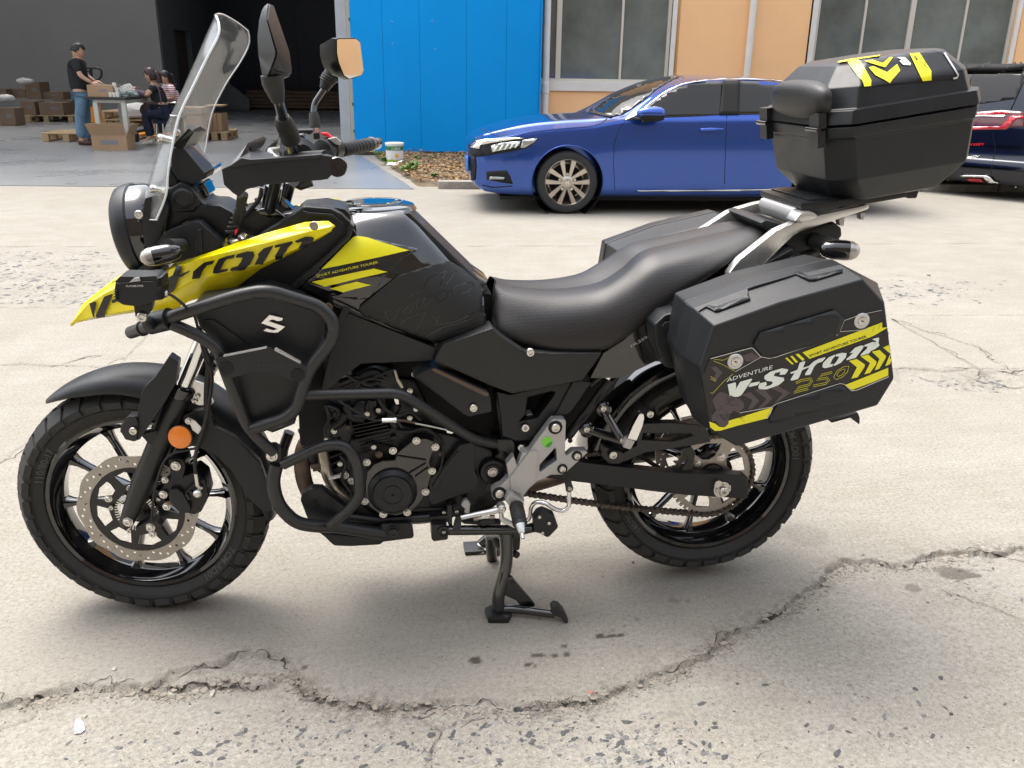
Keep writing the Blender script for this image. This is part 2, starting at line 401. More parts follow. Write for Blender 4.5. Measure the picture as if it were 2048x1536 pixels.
# ================================================================== SETTING: ground
def ground_material():
    m = bpy.data.materials.new('worn_concrete'); m.use_nodes = True; n = m.node_tree.nodes; l = m.node_tree.links; b = n['Principled BSDF']; m['b'] = b.name
    def N(t, **k):
        x = n.new(t)
        for a, v in k.items(): setattr(x, a, v)
        return x
    tc = N('ShaderNodeTexCoord'); P = tc.outputs['Object']
    at_ = N('ShaderNodeAttribute', attribute_name='wear'); sp = N('ShaderNodeSeparateColor'); l.new(at_.outputs['Color'], sp.inputs[0])
    def noise_(s, d=6, r=.6, vec=P):
        t = N('ShaderNodeTexNoise'); t.inputs['Scale'].default_value = s; t.inputs['Detail'].default_value = d; t.inputs['Roughness'].default_value = r; l.new(vec, t.inputs['Vector']); return t.outputs[0]
    def rng(x, a, b_, c, d):
        t = N('ShaderNodeMapRange'); t.inputs['From Min'].default_value = a; t.inputs['From Max'].default_value = b_; t.inputs['To Min'].default_value = c; t.inputs['To Max'].default_value = d; l.new(x, t.inputs[0]); return t.outputs[0]
    def math_(op, a, b_):
        t = N('ShaderNodeMath', operation=op)
        for i, x in enumerate((a, b_)):
            if isinstance(x, (int, float)): t.inputs[i].default_value = x
            else: l.new(x, t.inputs[i])
        return t.outputs[0]
    def mix(f, a, b_, op='MIX'):
        t = N('ShaderNodeMix', data_type='RGBA', blend_type=op)
        for s, x in ((t.inputs[0], f), (t.inputs[6], a), (t.inputs[7], b_)):
            if isinstance(x, tuple): s.default_value = (*x, 1)
            elif isinstance(x, (int, float)): s.default_value = x
            else: l.new(x, s)
        return t.outputs[2]
    big = noise_(.55, 5, .6); mid = noise_(4., 8, .65); fine = noise_(90., 5, .7); fine2 = noise_(330., 3, .7)
    mp = N('ShaderNodeMapping'); mp.inputs['Scale'].default_value = (1.2, 9, 1); mp.inputs['Rotation'].default_value = (0, 0, .06); l.new(P, mp.inputs[0]); streak = noise_(2.4, 6, .7, mp.outputs[0])
    c = mix(rng(big, .35, .65, 0, 1), (.275, .258, .218), (.315, .299, .260))
    c = mix(rng(mid, .35, .7, 0, .55), c, (.235, .212, .168))
    c = mix(rng(streak, .48, .72, 0, .35), c, (.39, .365, .32))
    c = mix(rng(fine, .45, .68, 0, .60), c, (.13, .112, .09))
    c = mix(rng(fine, .28, .40, .55, 0), c, (.50, .46, .40))
    c = mix(rng(fine2, .55, .75, 0, .6), c, (.11, .095, .08))
    c = mix(rng(fine2, .28, .42, .5, 0), c, (.54, .50, .44))
    mps = N('ShaderNodeMapping'); mps.inputs['Scale'].default_value = (1, 1.7, 1); mps.inputs['Rotation'].default_value = (0, 0, .5); l.new(P, mps.inputs[0])
    nsh = N('ShaderNodeTexNoise'); nsh.inputs['Scale'].default_value = 40; l.new(P, nsh.inputs['Vector'])
    vadd = N('ShaderNodeMixRGB'); vadd.blend_type = 'LINEAR_LIGHT'; vadd.inputs[0].default_value = .025; l.new(mps.outputs[0], vadd.inputs[1]); l.new(nsh.outputs['Color'], vadd.inputs[2])
    def stones(scale, lo, hi, keep):
        v = N('ShaderNodeTexVoronoi'); v.inputs['Scale'].default_value = scale; l.new(vadd.outputs[0], v.inputs['Vector'])
        s2 = N('ShaderNodeSeparateColor'); l.new(v.outputs['Color'], s2.inputs[0])
        size = rng(s2.outputs[1], 0, 1, lo, hi)
        inside = math_('LESS_THAN', v.outputs['Distance'], size); pick = math_('LESS_THAN', s2.outputs[0], keep)
        return math_('MULTIPLY', inside, pick), s2.outputs[2]
    s1, h1 = stones(34., .10, .42, .42); s2_, h2 = stones(70., .10, .38, .38)
    st = math_('MAXIMUM', s1, s2_)
    patch = rng(noise_(1.7, 4, .6), .42, .6, 0, 1)
    agg = math_('MULTIPLY', sp.outputs[1], rng(noise_(26., 3, .7), .35, .62, .15, 1.25))
    agg_clamp = math_('MINIMUM', agg, 1.)
    scol = mix(h1, (.075, .085, .100), (.21, .215, .215)); scol = mix(rng(fine2, .4, .6, 0, .5), scol, (.28, .26, .23))
    c = mix(math_('MULTIPLY', math_('MULTIPLY', st, agg_clamp), .85), c, scol)
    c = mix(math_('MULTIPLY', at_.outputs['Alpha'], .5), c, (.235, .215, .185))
    # thin sprinkle of dark pits everywhere
    v3 = N('ShaderNodeTexVoronoi'); v3.inputs['Scale'].default_value = 55.; l.new(mps.outputs[0], v3.inputs['Vector']); s3 = N('ShaderNodeSeparateColor'); l.new(v3.outputs['Color'], s3.inputs[0])
    pit = math_('MULTIPLY', math_('LESS_THAN', v3.outputs['Distance'], rng(s3.outputs[1], 0, 1, .04, .17)), math_('LESS_THAN', s3.outputs[0], .22))
    c = mix(math_('MULTIPLY', pit, .65), c, (.12, .105, .09))
    c = mix(math_('MINIMUM', math_('MULTIPLY', sp.outputs[0], rng(fine2, .38, .60, .35, 1.5)), 1.), c, (.105, .088, .068))                       # grit in cracks
    wet = sp.outputs[2]; c = mix(wet, c, (.060, .048, .038))
    for sc_v, keep, lo_, hi_, am, colr in ((150., .16, .10, .34, .75, (.085, .078, .07)), (95., .10, .06, .30, .7, (.07, .068, .066)), (190., .06, .12, .34, .55, (.60, .56, .50))):
        vv = N('ShaderNodeTexVoronoi'); vv.inputs['Scale'].default_value = sc_v; l.new(mps.outputs[0], vv.inputs['Vector']); ss = N('ShaderNodeSeparateColor'); l.new(vv.outputs['Color'], ss.inputs[0])
        pk = math_('MULTIPLY', math_('LESS_THAN', vv.outputs['Distance'], rng(ss.outputs[1], 0, 1, lo_, hi_)), math_('LESS_THAN', ss.outputs[0], rng(mid, .3, .7, keep*.3, keep*1.7))); c = mix(math_('MULTIPLY', pk, am), c, colr)
    # smear from tyres, wide
    c = mix(rng(noise_(1.1, 3, .5, mp.outputs[0]), .55, .75, 0, .22), c, (.22, .195, .17))
    l.new(c, b.inputs['Base Color'])
    rg = rng(mid, .3, .7, .80, .93); rr = N('ShaderNodeMix', data_type='FLOAT'); l.new(wet, rr.inputs[0]); l.new(rg, rr.inputs[2]); rr.inputs[3].default_value = .35; l.new(rr.outputs[0], b.inputs['Roughness'])
    h = math_('ADD', math_('MULTIPLY', fine, .35), math_('MULTIPLY', fine2, .35)); h = math_('SUBTRACT', h, math_('MULTIPLY', pit, .35)); h = math_('ADD', h, math_('MULTIPLY', math_('MULTIPLY', st, agg_clamp), -.3))
    h = math_('ADD', h, math_('MULTIPLY', noise_(18., 4, .6), .9))
    bp = N('ShaderNodeBump'); bp.inputs['Strength'].default_value = .5; bp.inputs['Distance'].default_value = .005; l.new(h, bp.inputs['Height']); l.new(bp.outputs[0], b.inputs['Normal'])
    b.inputs['Specular IOR Level'].default_value = .3
    return m
K['ground'] = ground_material()

def vnoise(x, y, seed, octaves=4, f=1.):
    """value noise on arrays"""
    out = np.zeros_like(x); a = 1.; tot = 0
    for o in range(octaves):
        xs, ys = x*f, y*f; xi = np.floor(xs).astype(np.int64); yi = np.floor(ys).astype(np.int64); fx = xs-xi; fy = ys-yi
        fx = fx*fx*(3-2*fx); fy = fy*fy*(3-2*fy)
        def h(i, j):
            k = (i*374761393 + j*668265263 + (seed+o)*2246822519) & 0xffffffff; k = ((k ^ (k >> 13))*1274126177) & 0xffffffff; return ((k ^ (k >> 16)) & 0xffff)/65535.
        out += a*((h(xi, yi)*(1-fx)+h(xi+1, yi)*fx)*(1-fy)+(h(xi, yi+1)*(1-fx)+h(xi+1, yi+1)*fx)*fy); tot += a; a *= .5; f *= 2
    return out/tot
def gpts(*p): return [G(p[i], p[i+1]).to_2d() for i in range(0, len(p), 2)]
def build_ground():
    x0, x1, y0, y1 = -2.7, 6.2, -1.6, 5.6
    xs = [x0]
    while xs[-1] < x1:
        x = xs[-1]; d = 0 if -1.0 < x < 2.6 else min(abs(x+1.0), abs(x-2.6)); xs.append(x+.0072+.004*d)
    ys = [y0]
    while ys[-1] < y1: y = ys[-1]; ys.append(y+.0065+max(0, y)*.0042+max(0, -.9-y)*.05)
    xs[-1] = x1; ys[-1] = y1
    X, Y = np.meshgrid(np.array(xs), np.array(ys)); H = np.zeros_like(X); crack = np.zeros_like(X); agg = np.zeros_like(X); wet = np.zeros_like(X)
    wob = (vnoise(X, Y, 3, 3, 14.)-.5)*.05 + (vnoise(X, Y, 9, 3, 60.)-.5)*.018; wob2 = (vnoise(X, Y, 5, 3, 14.)-.5)*.05+(vnoise(X, Y, 19, 3, 60.)-.5)*.018
    def dist(pl, w=1.):
        D = np.full(X.shape, 9.); T = np.zeros_like(X); S = np.zeros_like(X); Xa = X+wob*w; Ya = Y+wob2*w
        for i in range(len(pl)-1):
            a, b = pl[i], pl[i+1]; dx, dy = b.x-a.x, b.y-a.y; L = dx*dx+dy*dy+1e-12
            t = np.clip(((Xa-a.x)*dx+(Ya-a.y)*dy)/L, 0, 1); d = np.hypot(Xa-a.x-t*dx, Ya-a.y-t*dy); s = np.sign(dx*(Ya-a.y)-dy*(Xa-a.x))
            k = d < D; D[k] = d[k]; T[k] = ((i+t)/(len(pl)-1))[k]; S[k] = s[k]
        return D, T, S
    def groove(pl, w, depth, dark, wb=.3):
        D, T, S = dist(pl, wb); g = np.exp(-(D/w)**2)
        H[:] -= g*depth; crack[:] = np.maximum(crack, g*dark)
    # broken edge between the smooth upper layer and the older slab in front
    edge = gpts(-260,1452, -60,1425, 10,1405, 60,1395, 110,1385, 165,1372, 240,1370, 300,1372, 330,1350, 380,1335, 450,1325, 480,1305, 530,1300, 570,1320, 590,1350, 600,1375, 650,1395, 700,1405, 760,1410, 830,1415, 900,1405, 960,1400, 1010,1410, 1040,1415, 1120,1400, 1200,1390, 1270,1365, 1300,1355, 1360,1330, 1400,1310, 1430,1285, 1490,1250, 1560,1225, 1590,1200, 1640,1170, 1660,1145, 1690,1125, 1740,1118, 1790,1135, 1830,1125, 1870,1105, 1920,1100, 1980,1105, 2047,1095, 2300,1080)
    D, T, S = dist(edge, 1.0)
    side = np.clip(.5+S*D/.007, 0, 1)                       # 1 on the bike's side
    below = 1-side
    H -= below*(.009+.004*(vnoise(X, Y, 21, 3, 6.)-.4))
    rough_ = np.exp(-(D/.045)**2); chunk = vnoise(X, Y, 31, 4, 22.); cm = vnoise(X, Y, 33, 3, 4.)
    H += rough_*(chunk-.60)*.014*(.35+cm) ; crack = np.maximum(crack, rough_*np.clip((vnoise(X, Y, 41, 4, 70.)-.46)*5, 0, 1)*np.clip(cm*2.4-.7, 0, 1)*.8)
    cr = np.exp(-(D/.0042)**2); crack = np.maximum(crack, cr*np.clip(cm*3-.9, 0, .9)); H -= cr*.006
    # loose flake lying above the break
    fl = gpts(340,1358, 380,1345, 450,1340, 520,1345, 548,1352, 540,1368, 500,1375, 450,1372, 400,1366, 360,1380, 330,1378)
    D2, T2, S2 = dist(fl+[fl[0]], .6)
    poly = fl; inside = np.zeros(X.shape, bool)
    for i in range(len(poly)):
        a, b = poly[i], poly[(i+1) % len(poly)]; c = ((a.y > Y) != (b.y > Y)) & (X < (b.x-a.x)*(Y-a.y)/((b.y-a.y) or 1e-9)+a.x); inside ^= c
    H += inside*np.clip(D2/.012, 0, 1)*.014; crack = np.maximum(crack, np.exp(-(D2/.007)**2)*.55)
    # dark grit on the left
    gx, gy = G(70, 1398).to_2d(); crack = np.maximum(crack, np.exp(-(((X-gx)/.10)**2+((Y-gy)/.035)**2))*vnoise(X, Y, 51, 4, 40.)*1.0)
    # aggregate showing
    def blob(px, py, sx, sy, a):
        c = G(px, py); return a*np.exp(-(((X-c.x)/sx)**2+((Y-c.y)/sy)**2))
    ag = blob(560,1470,.22,.10,.9)+blob(1000,1450,.28,.12,.9)+blob(1330,1500,.20,.10,1.)+blob(1200,1450,.18,.09,.6)+blob(300,1490,.2,.08,.45)
    agg = np.maximum(agg, below*np.clip(.16+ag, 0, 1.))
    agg = np.maximum(agg, below*blob(1960,1130,.35,.2,.7)*1.0); agg = np.maximum(agg, .12)
    lb = ((Y > 3.0-.0) & (Y < 5.0)); yl = 3.10-.068*X; yh = 5.05-.068*X
    inb = np.clip((Y-yl)/.12, 0, 1)*np.clip((yh-Y)/.05, 0, 1); agg = np.maximum(agg, inb*np.clip(1.25-(X+1.6)*.75, 0, 1)*.95)
    agg = np.maximum(agg, inb*blob(1830,580,.7,.28,.85))
    # joints and cracks
    groove(gpts(-900,497, 0,493, 230,493, 1050,492, 2047,486, 3500,480), .006, .008, .85, .12)
    groove(gpts(-900,610, 0,614, 1800,630, 2047,630, 3500,634), .006, .004, .5, .25)
    groove(gpts(-900,728, 0,729, 110,731, 230,733, 1300,735, 1800,735, 1880,738, 1960,737, 2047,738, 3500,742), .007, .006, .75, .9)
    groove(gpts(300,668, 262,705, 231,742, 180,800, 100,850, 0,925, -100,990), .005, .004, .55, .5)
    groove(gpts(130,728, 160,718, 200,712), .006, .003, .7, .8); groove(gpts(215,730, 232,720, 250,716), .005, .003, .6, .8)
    groove(gpts(1782,637, 1860,680, 1955,738), .005, .004, .7, .4); groove(gpts(1782,637, 1855,664, 1900,676, 1960,697, 1973,714, 2019,739, 2047,752), .006, .004, .75, .7)
    groove(gpts(840,1560, 862,1490, 885,1455, 850,1440, 800,1424), .004, .003, .6, .5); groove(gpts(885,1455, 930,1442, 975,1420), .004, .003, .5, .6)
    groove(gpts(1880,1175, 1960,1200, 2047,1235), .004, .002, .45, .5); groove(gpts(0,1452, 60,1435, 75,1420), .004, .003, .5, .5)
    groove(gpts(1790,1490, 1810,1515, 1830,1536), .003, .002, .3, .6)
    # broken strip on the right
    st_ = gpts(1790,738, 1850,735, 1960,740, 2047,742, 2047,788, 1950,785, 1850,775, 1790,765); D3, _, _ = dist(st_+[st_[0]], .5); ins = np.zeros(X.shape, bool)
    for i in range(len(st_)):
        a, b = st_[i], st_[(i+1) % len(st_)]; c = ((a.y > Y) != (b.y > Y)) & (X < (b.x-a.x)*(Y-a.y)/((b.y-a.y) or 1e-9)+a.x); ins ^= c
    H -= ins*np.clip(D3/.03, 0, 1)*(.006+.010*vnoise(X, Y, 61, 4, 16.)); agg = np.maximum(agg, ins*.9); crack = np.maximum(crack, ins*np.clip(vnoise(X, Y, 63, 4, 18.)-.55, 0, 1)*2.)
    D4, _, _ = dist(gpts(1960,740, 1990,770, 2047,775), .8); crack = np.maximum(crack, np.exp(-(D4/.006)**2)*.7)
    # oil drips and damp marks
    def drip(px, py, rx, ry, a=1.):
        nonlocal wet
        c = G(px, py); sx = (G(px+rx, py)-c).length; sy = (G(px, py-ry)-c).length
        d = np.hypot((X-c.x+wob*.35)/sx, (Y-c.y+wob2*.35)/sy); wet = np.maximum(wet, a*np.clip((1.08-d)*6, 0, 1))
    for q in ((948,1322,12,8),(882,1316,4,2.5,.7),(981,1317,4,3,.6),(610,1335,7,4.5),(1076,1311,13,5),(1109,1309,9,3),(1134,1306,9,3.4),(1130,1292,6,3.4),(1056,1329,9,4),(1070,1332,4,3),
              (1200,1272,10,5),(1226,1273,20,2.4),(1243,1271,6,3),(1249,1252,5,2.5,.7),(1226,1261,5,3,.5),(1275,1240,6,2.5,.4),(1826,1171,14,8,.55),(1915,1143,36,10,.75),(1890,1136,22,6,.6),(1950,1147,20,5,.8),
              (1612,1070,42,22,.17),(1349,1200,14,4,.35),(1373,1200,6,3,.4),(1080,1236,7,3,.5),(1280,1292,9,3,.25)): drip(*q)
    H += (vnoise(X, Y, 71, 4, 3.)-.5)*.0035*np.clip((np.abs(Y-.0)+.0)*1.5, 0, 1)
    fx = np.clip(np.minimum(X-x0, x1-X)/.3, 0, 1)*np.clip(np.minimum(Y-y0, y1-Y)/.3, 0, 1); H *= fx
    agg2 = agg*fx+.12*(1-fx); crack *= fx
    nv = X.size; nr, nc = X.shape; co = np.stack([X, Y, H], -1).reshape(-1, 3)
    idx = np.arange(nv).reshape(nr, nc); q = np.stack([idx[:-1, :-1], idx[:-1, 1:], idx[1:, 1:], idx[1:, :-1]], -1).reshape(-1, 4)
    B_ = 400.; outer = np.array([[-B_, -B_, 0], [x0, -B_, 0], [x1, -B_, 0], [B_, -B_, 0], [-B_, y0, 0], [x0, y0, 0], [x1, y0, 0], [B_, y0, 0], [-B_, y1, 0], [x0, y1, 0], [x1, y1, 0], [B_, y1, 0], [-B_, B_, 0], [x0, B_, 0], [x1, B_, 0], [B_, B_, 0]])
    oq = [[a, a+1, a+5, a+4] for a in (0, 1, 2, 4, 6, 8, 9, 10)]; co = np.vstack([co, outer]); q = np.vstack([q, np.array(oq)+nv])
    me = bpy.data.meshes.new('ground'); me.vertices.add(len(co)); me.vertices.foreach_set('co', co.ravel()); me.loops.add(q.size); me.loops.foreach_set('vertex_index', q.ravel())
    me.polygons.add(len(q)); me.polygons.foreach_set('loop_start', np.arange(0, q.size, 4)); me.polygons.foreach_set('loop_total', np.full(len(q), 4)); me.update(calc_edges=True)
    me.polygons.foreach_set('use_smooth', [True]*len(q))
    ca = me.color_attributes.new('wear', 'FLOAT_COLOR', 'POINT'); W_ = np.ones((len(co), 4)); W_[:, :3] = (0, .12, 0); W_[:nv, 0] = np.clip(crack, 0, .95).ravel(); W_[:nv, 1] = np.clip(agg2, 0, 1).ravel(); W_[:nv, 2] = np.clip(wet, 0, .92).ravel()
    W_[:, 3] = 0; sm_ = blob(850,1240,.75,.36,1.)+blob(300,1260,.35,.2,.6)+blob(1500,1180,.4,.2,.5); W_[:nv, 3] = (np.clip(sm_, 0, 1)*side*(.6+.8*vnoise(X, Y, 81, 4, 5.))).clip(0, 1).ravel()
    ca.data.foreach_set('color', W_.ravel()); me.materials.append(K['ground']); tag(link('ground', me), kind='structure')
    # height lookup for small stones
    return np.array(xs), np.array(ys), H
GXS, GYS, GH = build_ground()
def gh(x, y):
    i = min(max(int(np.searchsorted(GXS, x)), 0), len(GXS)-1); j = min(max(int(np.searchsorted(GYS, y)), 0), len(GYS)-1); return float(GH[j, i])
def stone_data(c, r, seed, flat=.6):
    rnd = random.Random(seed); bm = bmesh.new(); bmesh.ops.create_icosphere(bm, subdivisions=1, radius=1.)
    V = []
    a = rnd.uniform(0, 6.28); sx, sy = rnd.uniform(.7, 1.3), rnd.uniform(.6, 1.)
    for v in bm.verts:
        k = rnd.uniform(.75, 1.1); x, y, z = v.co.x*k*sx, v.co.y*k*sy, v.co.z*k*flat
        V.append(Vector((c[0]+r*(x*math.cos(a)-y*math.sin(a)), c[1]+r*(x*math.sin(a)+y*math.cos(a)), c[2]+r*z)))
    F = [tuple(v.index for v in f.verts) for f in bm.faces]; bm.free(); return V, F
K['grit'] = mat('grit', (.24, .21, .17), .9, var=.5, vscale=60)
rs = random.Random(3); parts = []
epx = [(40,1400),(150,1385),(300,1375),(350,1382),(420,1372),(560,1340),(640,1395),(760,1412),(900,1410),(1040,1417),(1160,1398),(1290,1362),(1380,1330),(1440,1285),(1530,1240),(1600,1200),(1700,1125),(1840,1130),(1930,1105)]
for i in range(2600):
    a = rs.randrange(len(epx)-1); t = rs.random(); px = epx[a][0]*(1-t)+epx[a+1][0]*t+rs.gauss(0, 12); py = epx[a][1]*(1-t)+epx[a+1][1]*t+rs.gauss(4, 8)
    g = G(px, py); r = min(.0065, .0008+abs(rs.gauss(0, .0013))); parts.append(stone_data((g.x, g.y, gh(g.x, g.y)+r*.3), r, i))
for i in range(500):
    px, py = rs.uniform(0, 2048), rs.uniform(700, 1536); g = G(px, py); r = min(.004, .0007+abs(rs.gauss(0, .001))); parts.append(stone_data((g.x, g.y, gh(g.x, g.y)+r*.3), r, 1000+i))
for i in range(260):
    a = rs.randrange(len(epx)-1); t = rs.random(); px = epx[a][0]*(1-t)+epx[a+1][0]*t+rs.gauss(0, 14); py = epx[a][1]*(1-t)+epx[a+1][1]*t+rs.gauss(2, 5)
    g = G(px, py); r = rs.uniform(.004, .012); parts.append(stone_data((g.x, g.y, gh(g.x, g.y)+r*.05), r, 5000+i, .3))
multi('loose_grit', parts, K['grit'], kind='stuff')
K['crackfill'] = mat('crack_shadow_grit', (.052, .043, .034), .95, var=.5, vscale=120)
def fract(P, lev, amp, rnd):
    for _ in range(lev):
        Q = [P[0]]
        for a, b in zip(P, P[1:]):
            m = (a+b)/2; d = (b-a); n = Vector((-d.y, d.x)); Q += [m+n*rnd.gauss(0, amp), b]
        P = Q
    return P
def crack(px, w, seed, lev=4, amp=.16, gap=.15):
    rnd = random.Random(seed); P = fract([G(px[i], px[i+1]).to_2d() for i in range(0, len(px), 2)], lev, amp, rnd); V = []; F = []; n = len(P); ph = rnd.uniform(0, 9)
    for i in range(n):
        t = ((P[min(n-1, i+1)]-P[max(0, i-1)])); t = t.normalized() if t.length > 0 else Vector((1, 0)); nn = Vector((-t.y, t.x)); k = max(0, noise.noise(Vector((i*.11, ph, 0)))*1.3+.55-gap); ww = .68*w*k*(.6+.8*rnd.random())
        for s in (-1, 1): q = P[i]+nn*ww*s*.5; V.append((q.x, q.y, gh(q.x, q.y)+.0012))
        if i: F.append((2*i-2, 2*i-1, 2*i+1, 2*i))
    return V, F
E1 = (-60,1425, 10,1405, 60,1395, 110,1385, 165,1372, 240,1370, 300,1372, 330,1350, 380,1335, 450,1325, 480,1305, 530,1300, 570,1320, 590,1350, 600,1375, 650,1395, 700,1405, 760,1410, 830,1415, 900,1405, 960,1400, 1010,1410, 1040,1415, 1120,1400, 1200,1390, 1270,1365, 1300,1355, 1360,1330, 1400,1310, 1430,1285, 1490,1250, 1560,1225, 1590,1200, 1640,1170, 1660,1145, 1690,1125, 1740,1118, 1790,1135, 1830,1125, 1870,1105, 1920,1100, 1980,1105, 2060,1095)
cp = [crack(E1, .0065, 1, 3, .14, .30), crack(E1, .0035, 2, 3, .22, .35), crack((330,1378, 360,1380, 400,1366, 450,1372, 500,1375, 540,1368, 548,1352), .006, 3, 3, .12, 0), crack((-100,728, 0,729, 110,731, 230,733, 380,735), .006, 4, 4, .12, .2), crack((1700,736, 1800,735, 1880,738, 1960,737, 2060,738), .010, 5, 4, .10, .1),
      crack((300,668, 262,705, 231,742, 180,800, 100,850, 0,925, -60,970), .005, 6, 4, .12, .25), crack((1782,637, 1860,680, 1955,738), .005, 7, 4, .10, .1), crack((1782,637, 1855,664, 1900,676, 1960,697, 1973,714, 2019,739, 2060,755), .006, 8, 4, .14, .1), crack((840,1560, 862,1490, 885,1455, 850,1440, 800,1424), .0035, 9, 4, .14, .2), crack((885,1455, 930,1442, 975,1420), .003, 10, 4, .14, .2),
      crack((-200,495, 0,493, 230,493, 480,493, 1050,492, 1240,492, 1700,489, 2060,486), .007, 11, 4, .02, .12), crack((1960,740, 1990,770, 2060,775), .007, 12, 4, .14, .1), crack((130,728, 160,718, 200,712), .006, 13, 3, .14, .1), crack((215,730, 232,720, 250,716), .006, 14, 3, .14, .1), crack((1880,1175, 1960,1200, 2060,1238), .003, 15, 4, .12, .3), crack((1820,745, 1880,760, 1930,752, 2000,765), .005, 16, 4, .2, .25), crack((-40,1452, 60,1435, 75,1420), .003, 17, 4, .14, .2), crack((1500,1520, 1560,1490, 1580,1470), .002, 18, 4, .14, .3), crack((270,1360, 250,1362, 180,1368, 120,1372), .003, 19, 3, .2, .2)]
multi('ground_cracks', cp, K['crackfill'], smooth=False, kind='stuff')
# flat faces of the crushed stone showing in the worn concrete
aggm = [mat('basalt_%s' % k, c, .75, var=.4, vscale=160, bump=.6, bscale=300) for k, c in (('dark', (.066, .068, .070)), ('mid', (.125, .125, .120)), ('pale', (.215, .208, .190)))]
V = []; F = []; MI = []; rs = random.Random(21)
zones = [(560,1465,190,50,70), (1000,1465,250,50,105), (1330,1500,150,50,85), (1180,1450,150,35,40), (300,1500,190,35,40), (1700,1420,330,90,70), (1950,1160,80,45,35), (760,1500,260,35,55), (1960,765,80,14,60), (1850,580,120,22,150), (1250,1510,300,30,50), (1700,1000,260,120,60)]
pp = []
for zx, zy, sx_, sy_, nn in zones:
    for i in range(nn): pp.append((rs.gauss(zx, sx_*.55), rs.gauss(zy, sy_*.6), 1.))
for i in range(620): pp.append((rs.uniform(-60, 235)-abs(rs.gauss(0, 10)), rs.uniform(503, 610), .8))
for px, py, k in pp:
    if py > 1600 or py < 480: continue
    g = G(px, py); r = rs.choice((.0018, .0022, .003, .004, .006, .0075))*(1+min(3, max(0, g.y))*.45)*rs.uniform(.7, 1.3); a0 = rs.gauss(.6, .7); el = rs.uniform(1., 2.1); n = rs.randrange(5, 9); o = len(V)
    if g.y < 1 and gh(g.x, g.y) > -.004: continue
    for j in range(n):
        t = 2*math.pi*j/n+rs.uniform(-.3, .3); q = rs.uniform(.65, 1.1)*r; x, y = q*math.cos(t)*el, q*math.sin(t)/el**.4; xx, yy = g.x+x*math.cos(a0)-y*math.sin(a0), g.y+x*math.sin(a0)+y*math.cos(a0); V.append((xx, yy, gh(xx, yy)+.0007+.0004*(j % 2)))
    V.append((g.x, g.y, gh(g.x, g.y)+.0012)); F += [(o+j, o+(j+1) % n, o+n) for j in range(n)]; MI += [rs.choice((0, 0, 1, 1, 2))]*n
ao = mesh('exposed_aggregate', V, F, aggm, smooth=False, kind='stuff'); ao.data.polygons.foreach_set('material_index', MI)
def pebble(px, py, w, label, col, seed, flat=.6):
    g = G(px, py); r = (G(px+w/2, py)-g).length; V, F = stone_data((0, 0, 0), r, seed, flat)
    o = mesh('pebble' if 'scrap' not in label else 'paper_scrap', V, F, col, smooth=False); o.location = (g.x, g.y, gh(g.x, g.y)+r*.35*flat); tag(o, label, 'stone' if 'scrap' not in label else 'scrap', None if 'scrap' in label else 'pebbles on the concrete')
K['peb'] = mat('pebble_stone', (.40, .37, .31), .85, var=.3, vscale=80); K['pebd'] = mat('pebble_dark', (.09, .08, .075), .8); K['paper'] = mat('white_scrap', (.78, .80, .78), .7); K['brickred'] = mat('brick_chip', (.45, .17, .11), .85)
pebble(169,1426,12,'pale pebble just above the white paper scrap',K['peb'],5); pebble(228,1339,14,'flat grey pebble above the crumbled edge at left',K['peb'],6,.5)
pebble(424,1382,20,'pale stone chip in front of the loose concrete flake',K['peb'],8,.5); pebble(345,1381,24,'long tan stone chip wedged left of the loose flake',K['peb'],12,.4); pebble(1181,1385,13,'small reddish brick chip near the crumbled edge',K['brickred'],14,.5)
pebble(1266,1126,8,'small brown pebble below the rear wheel',K['pebd'],15,.9); pebble(1205,1153,6,'tiny pale pebble left of the lifted rear wheel',K['peb'],16,.9); pebble(1904,1421,9,'dark pebble alone on the right hand concrete',K['pebd'],17,.8)
pebble(1941,1287,6,'tiny pale pebble high on the right hand concrete',K['peb'],18,.8); pebble(1637,1214,6,'tiny dark pebble right of the crack',K['pebd'],19,.8)
sc = gpts(150,1435, 158,1432, 165,1440, 169,1454, 160,1461, 148,1462, 149,1447)
extrude2('paper_scrap', sc, (), lambda p: Vector((p[0], p[1], gh(p[0], p[1])+.004)), lambda p: Vector((p[0], p[1], gh(p[0], p[1])+.0025)), K['paper'], label='white torn paper scrap on the concrete, bottom left', cat='paper scrap')

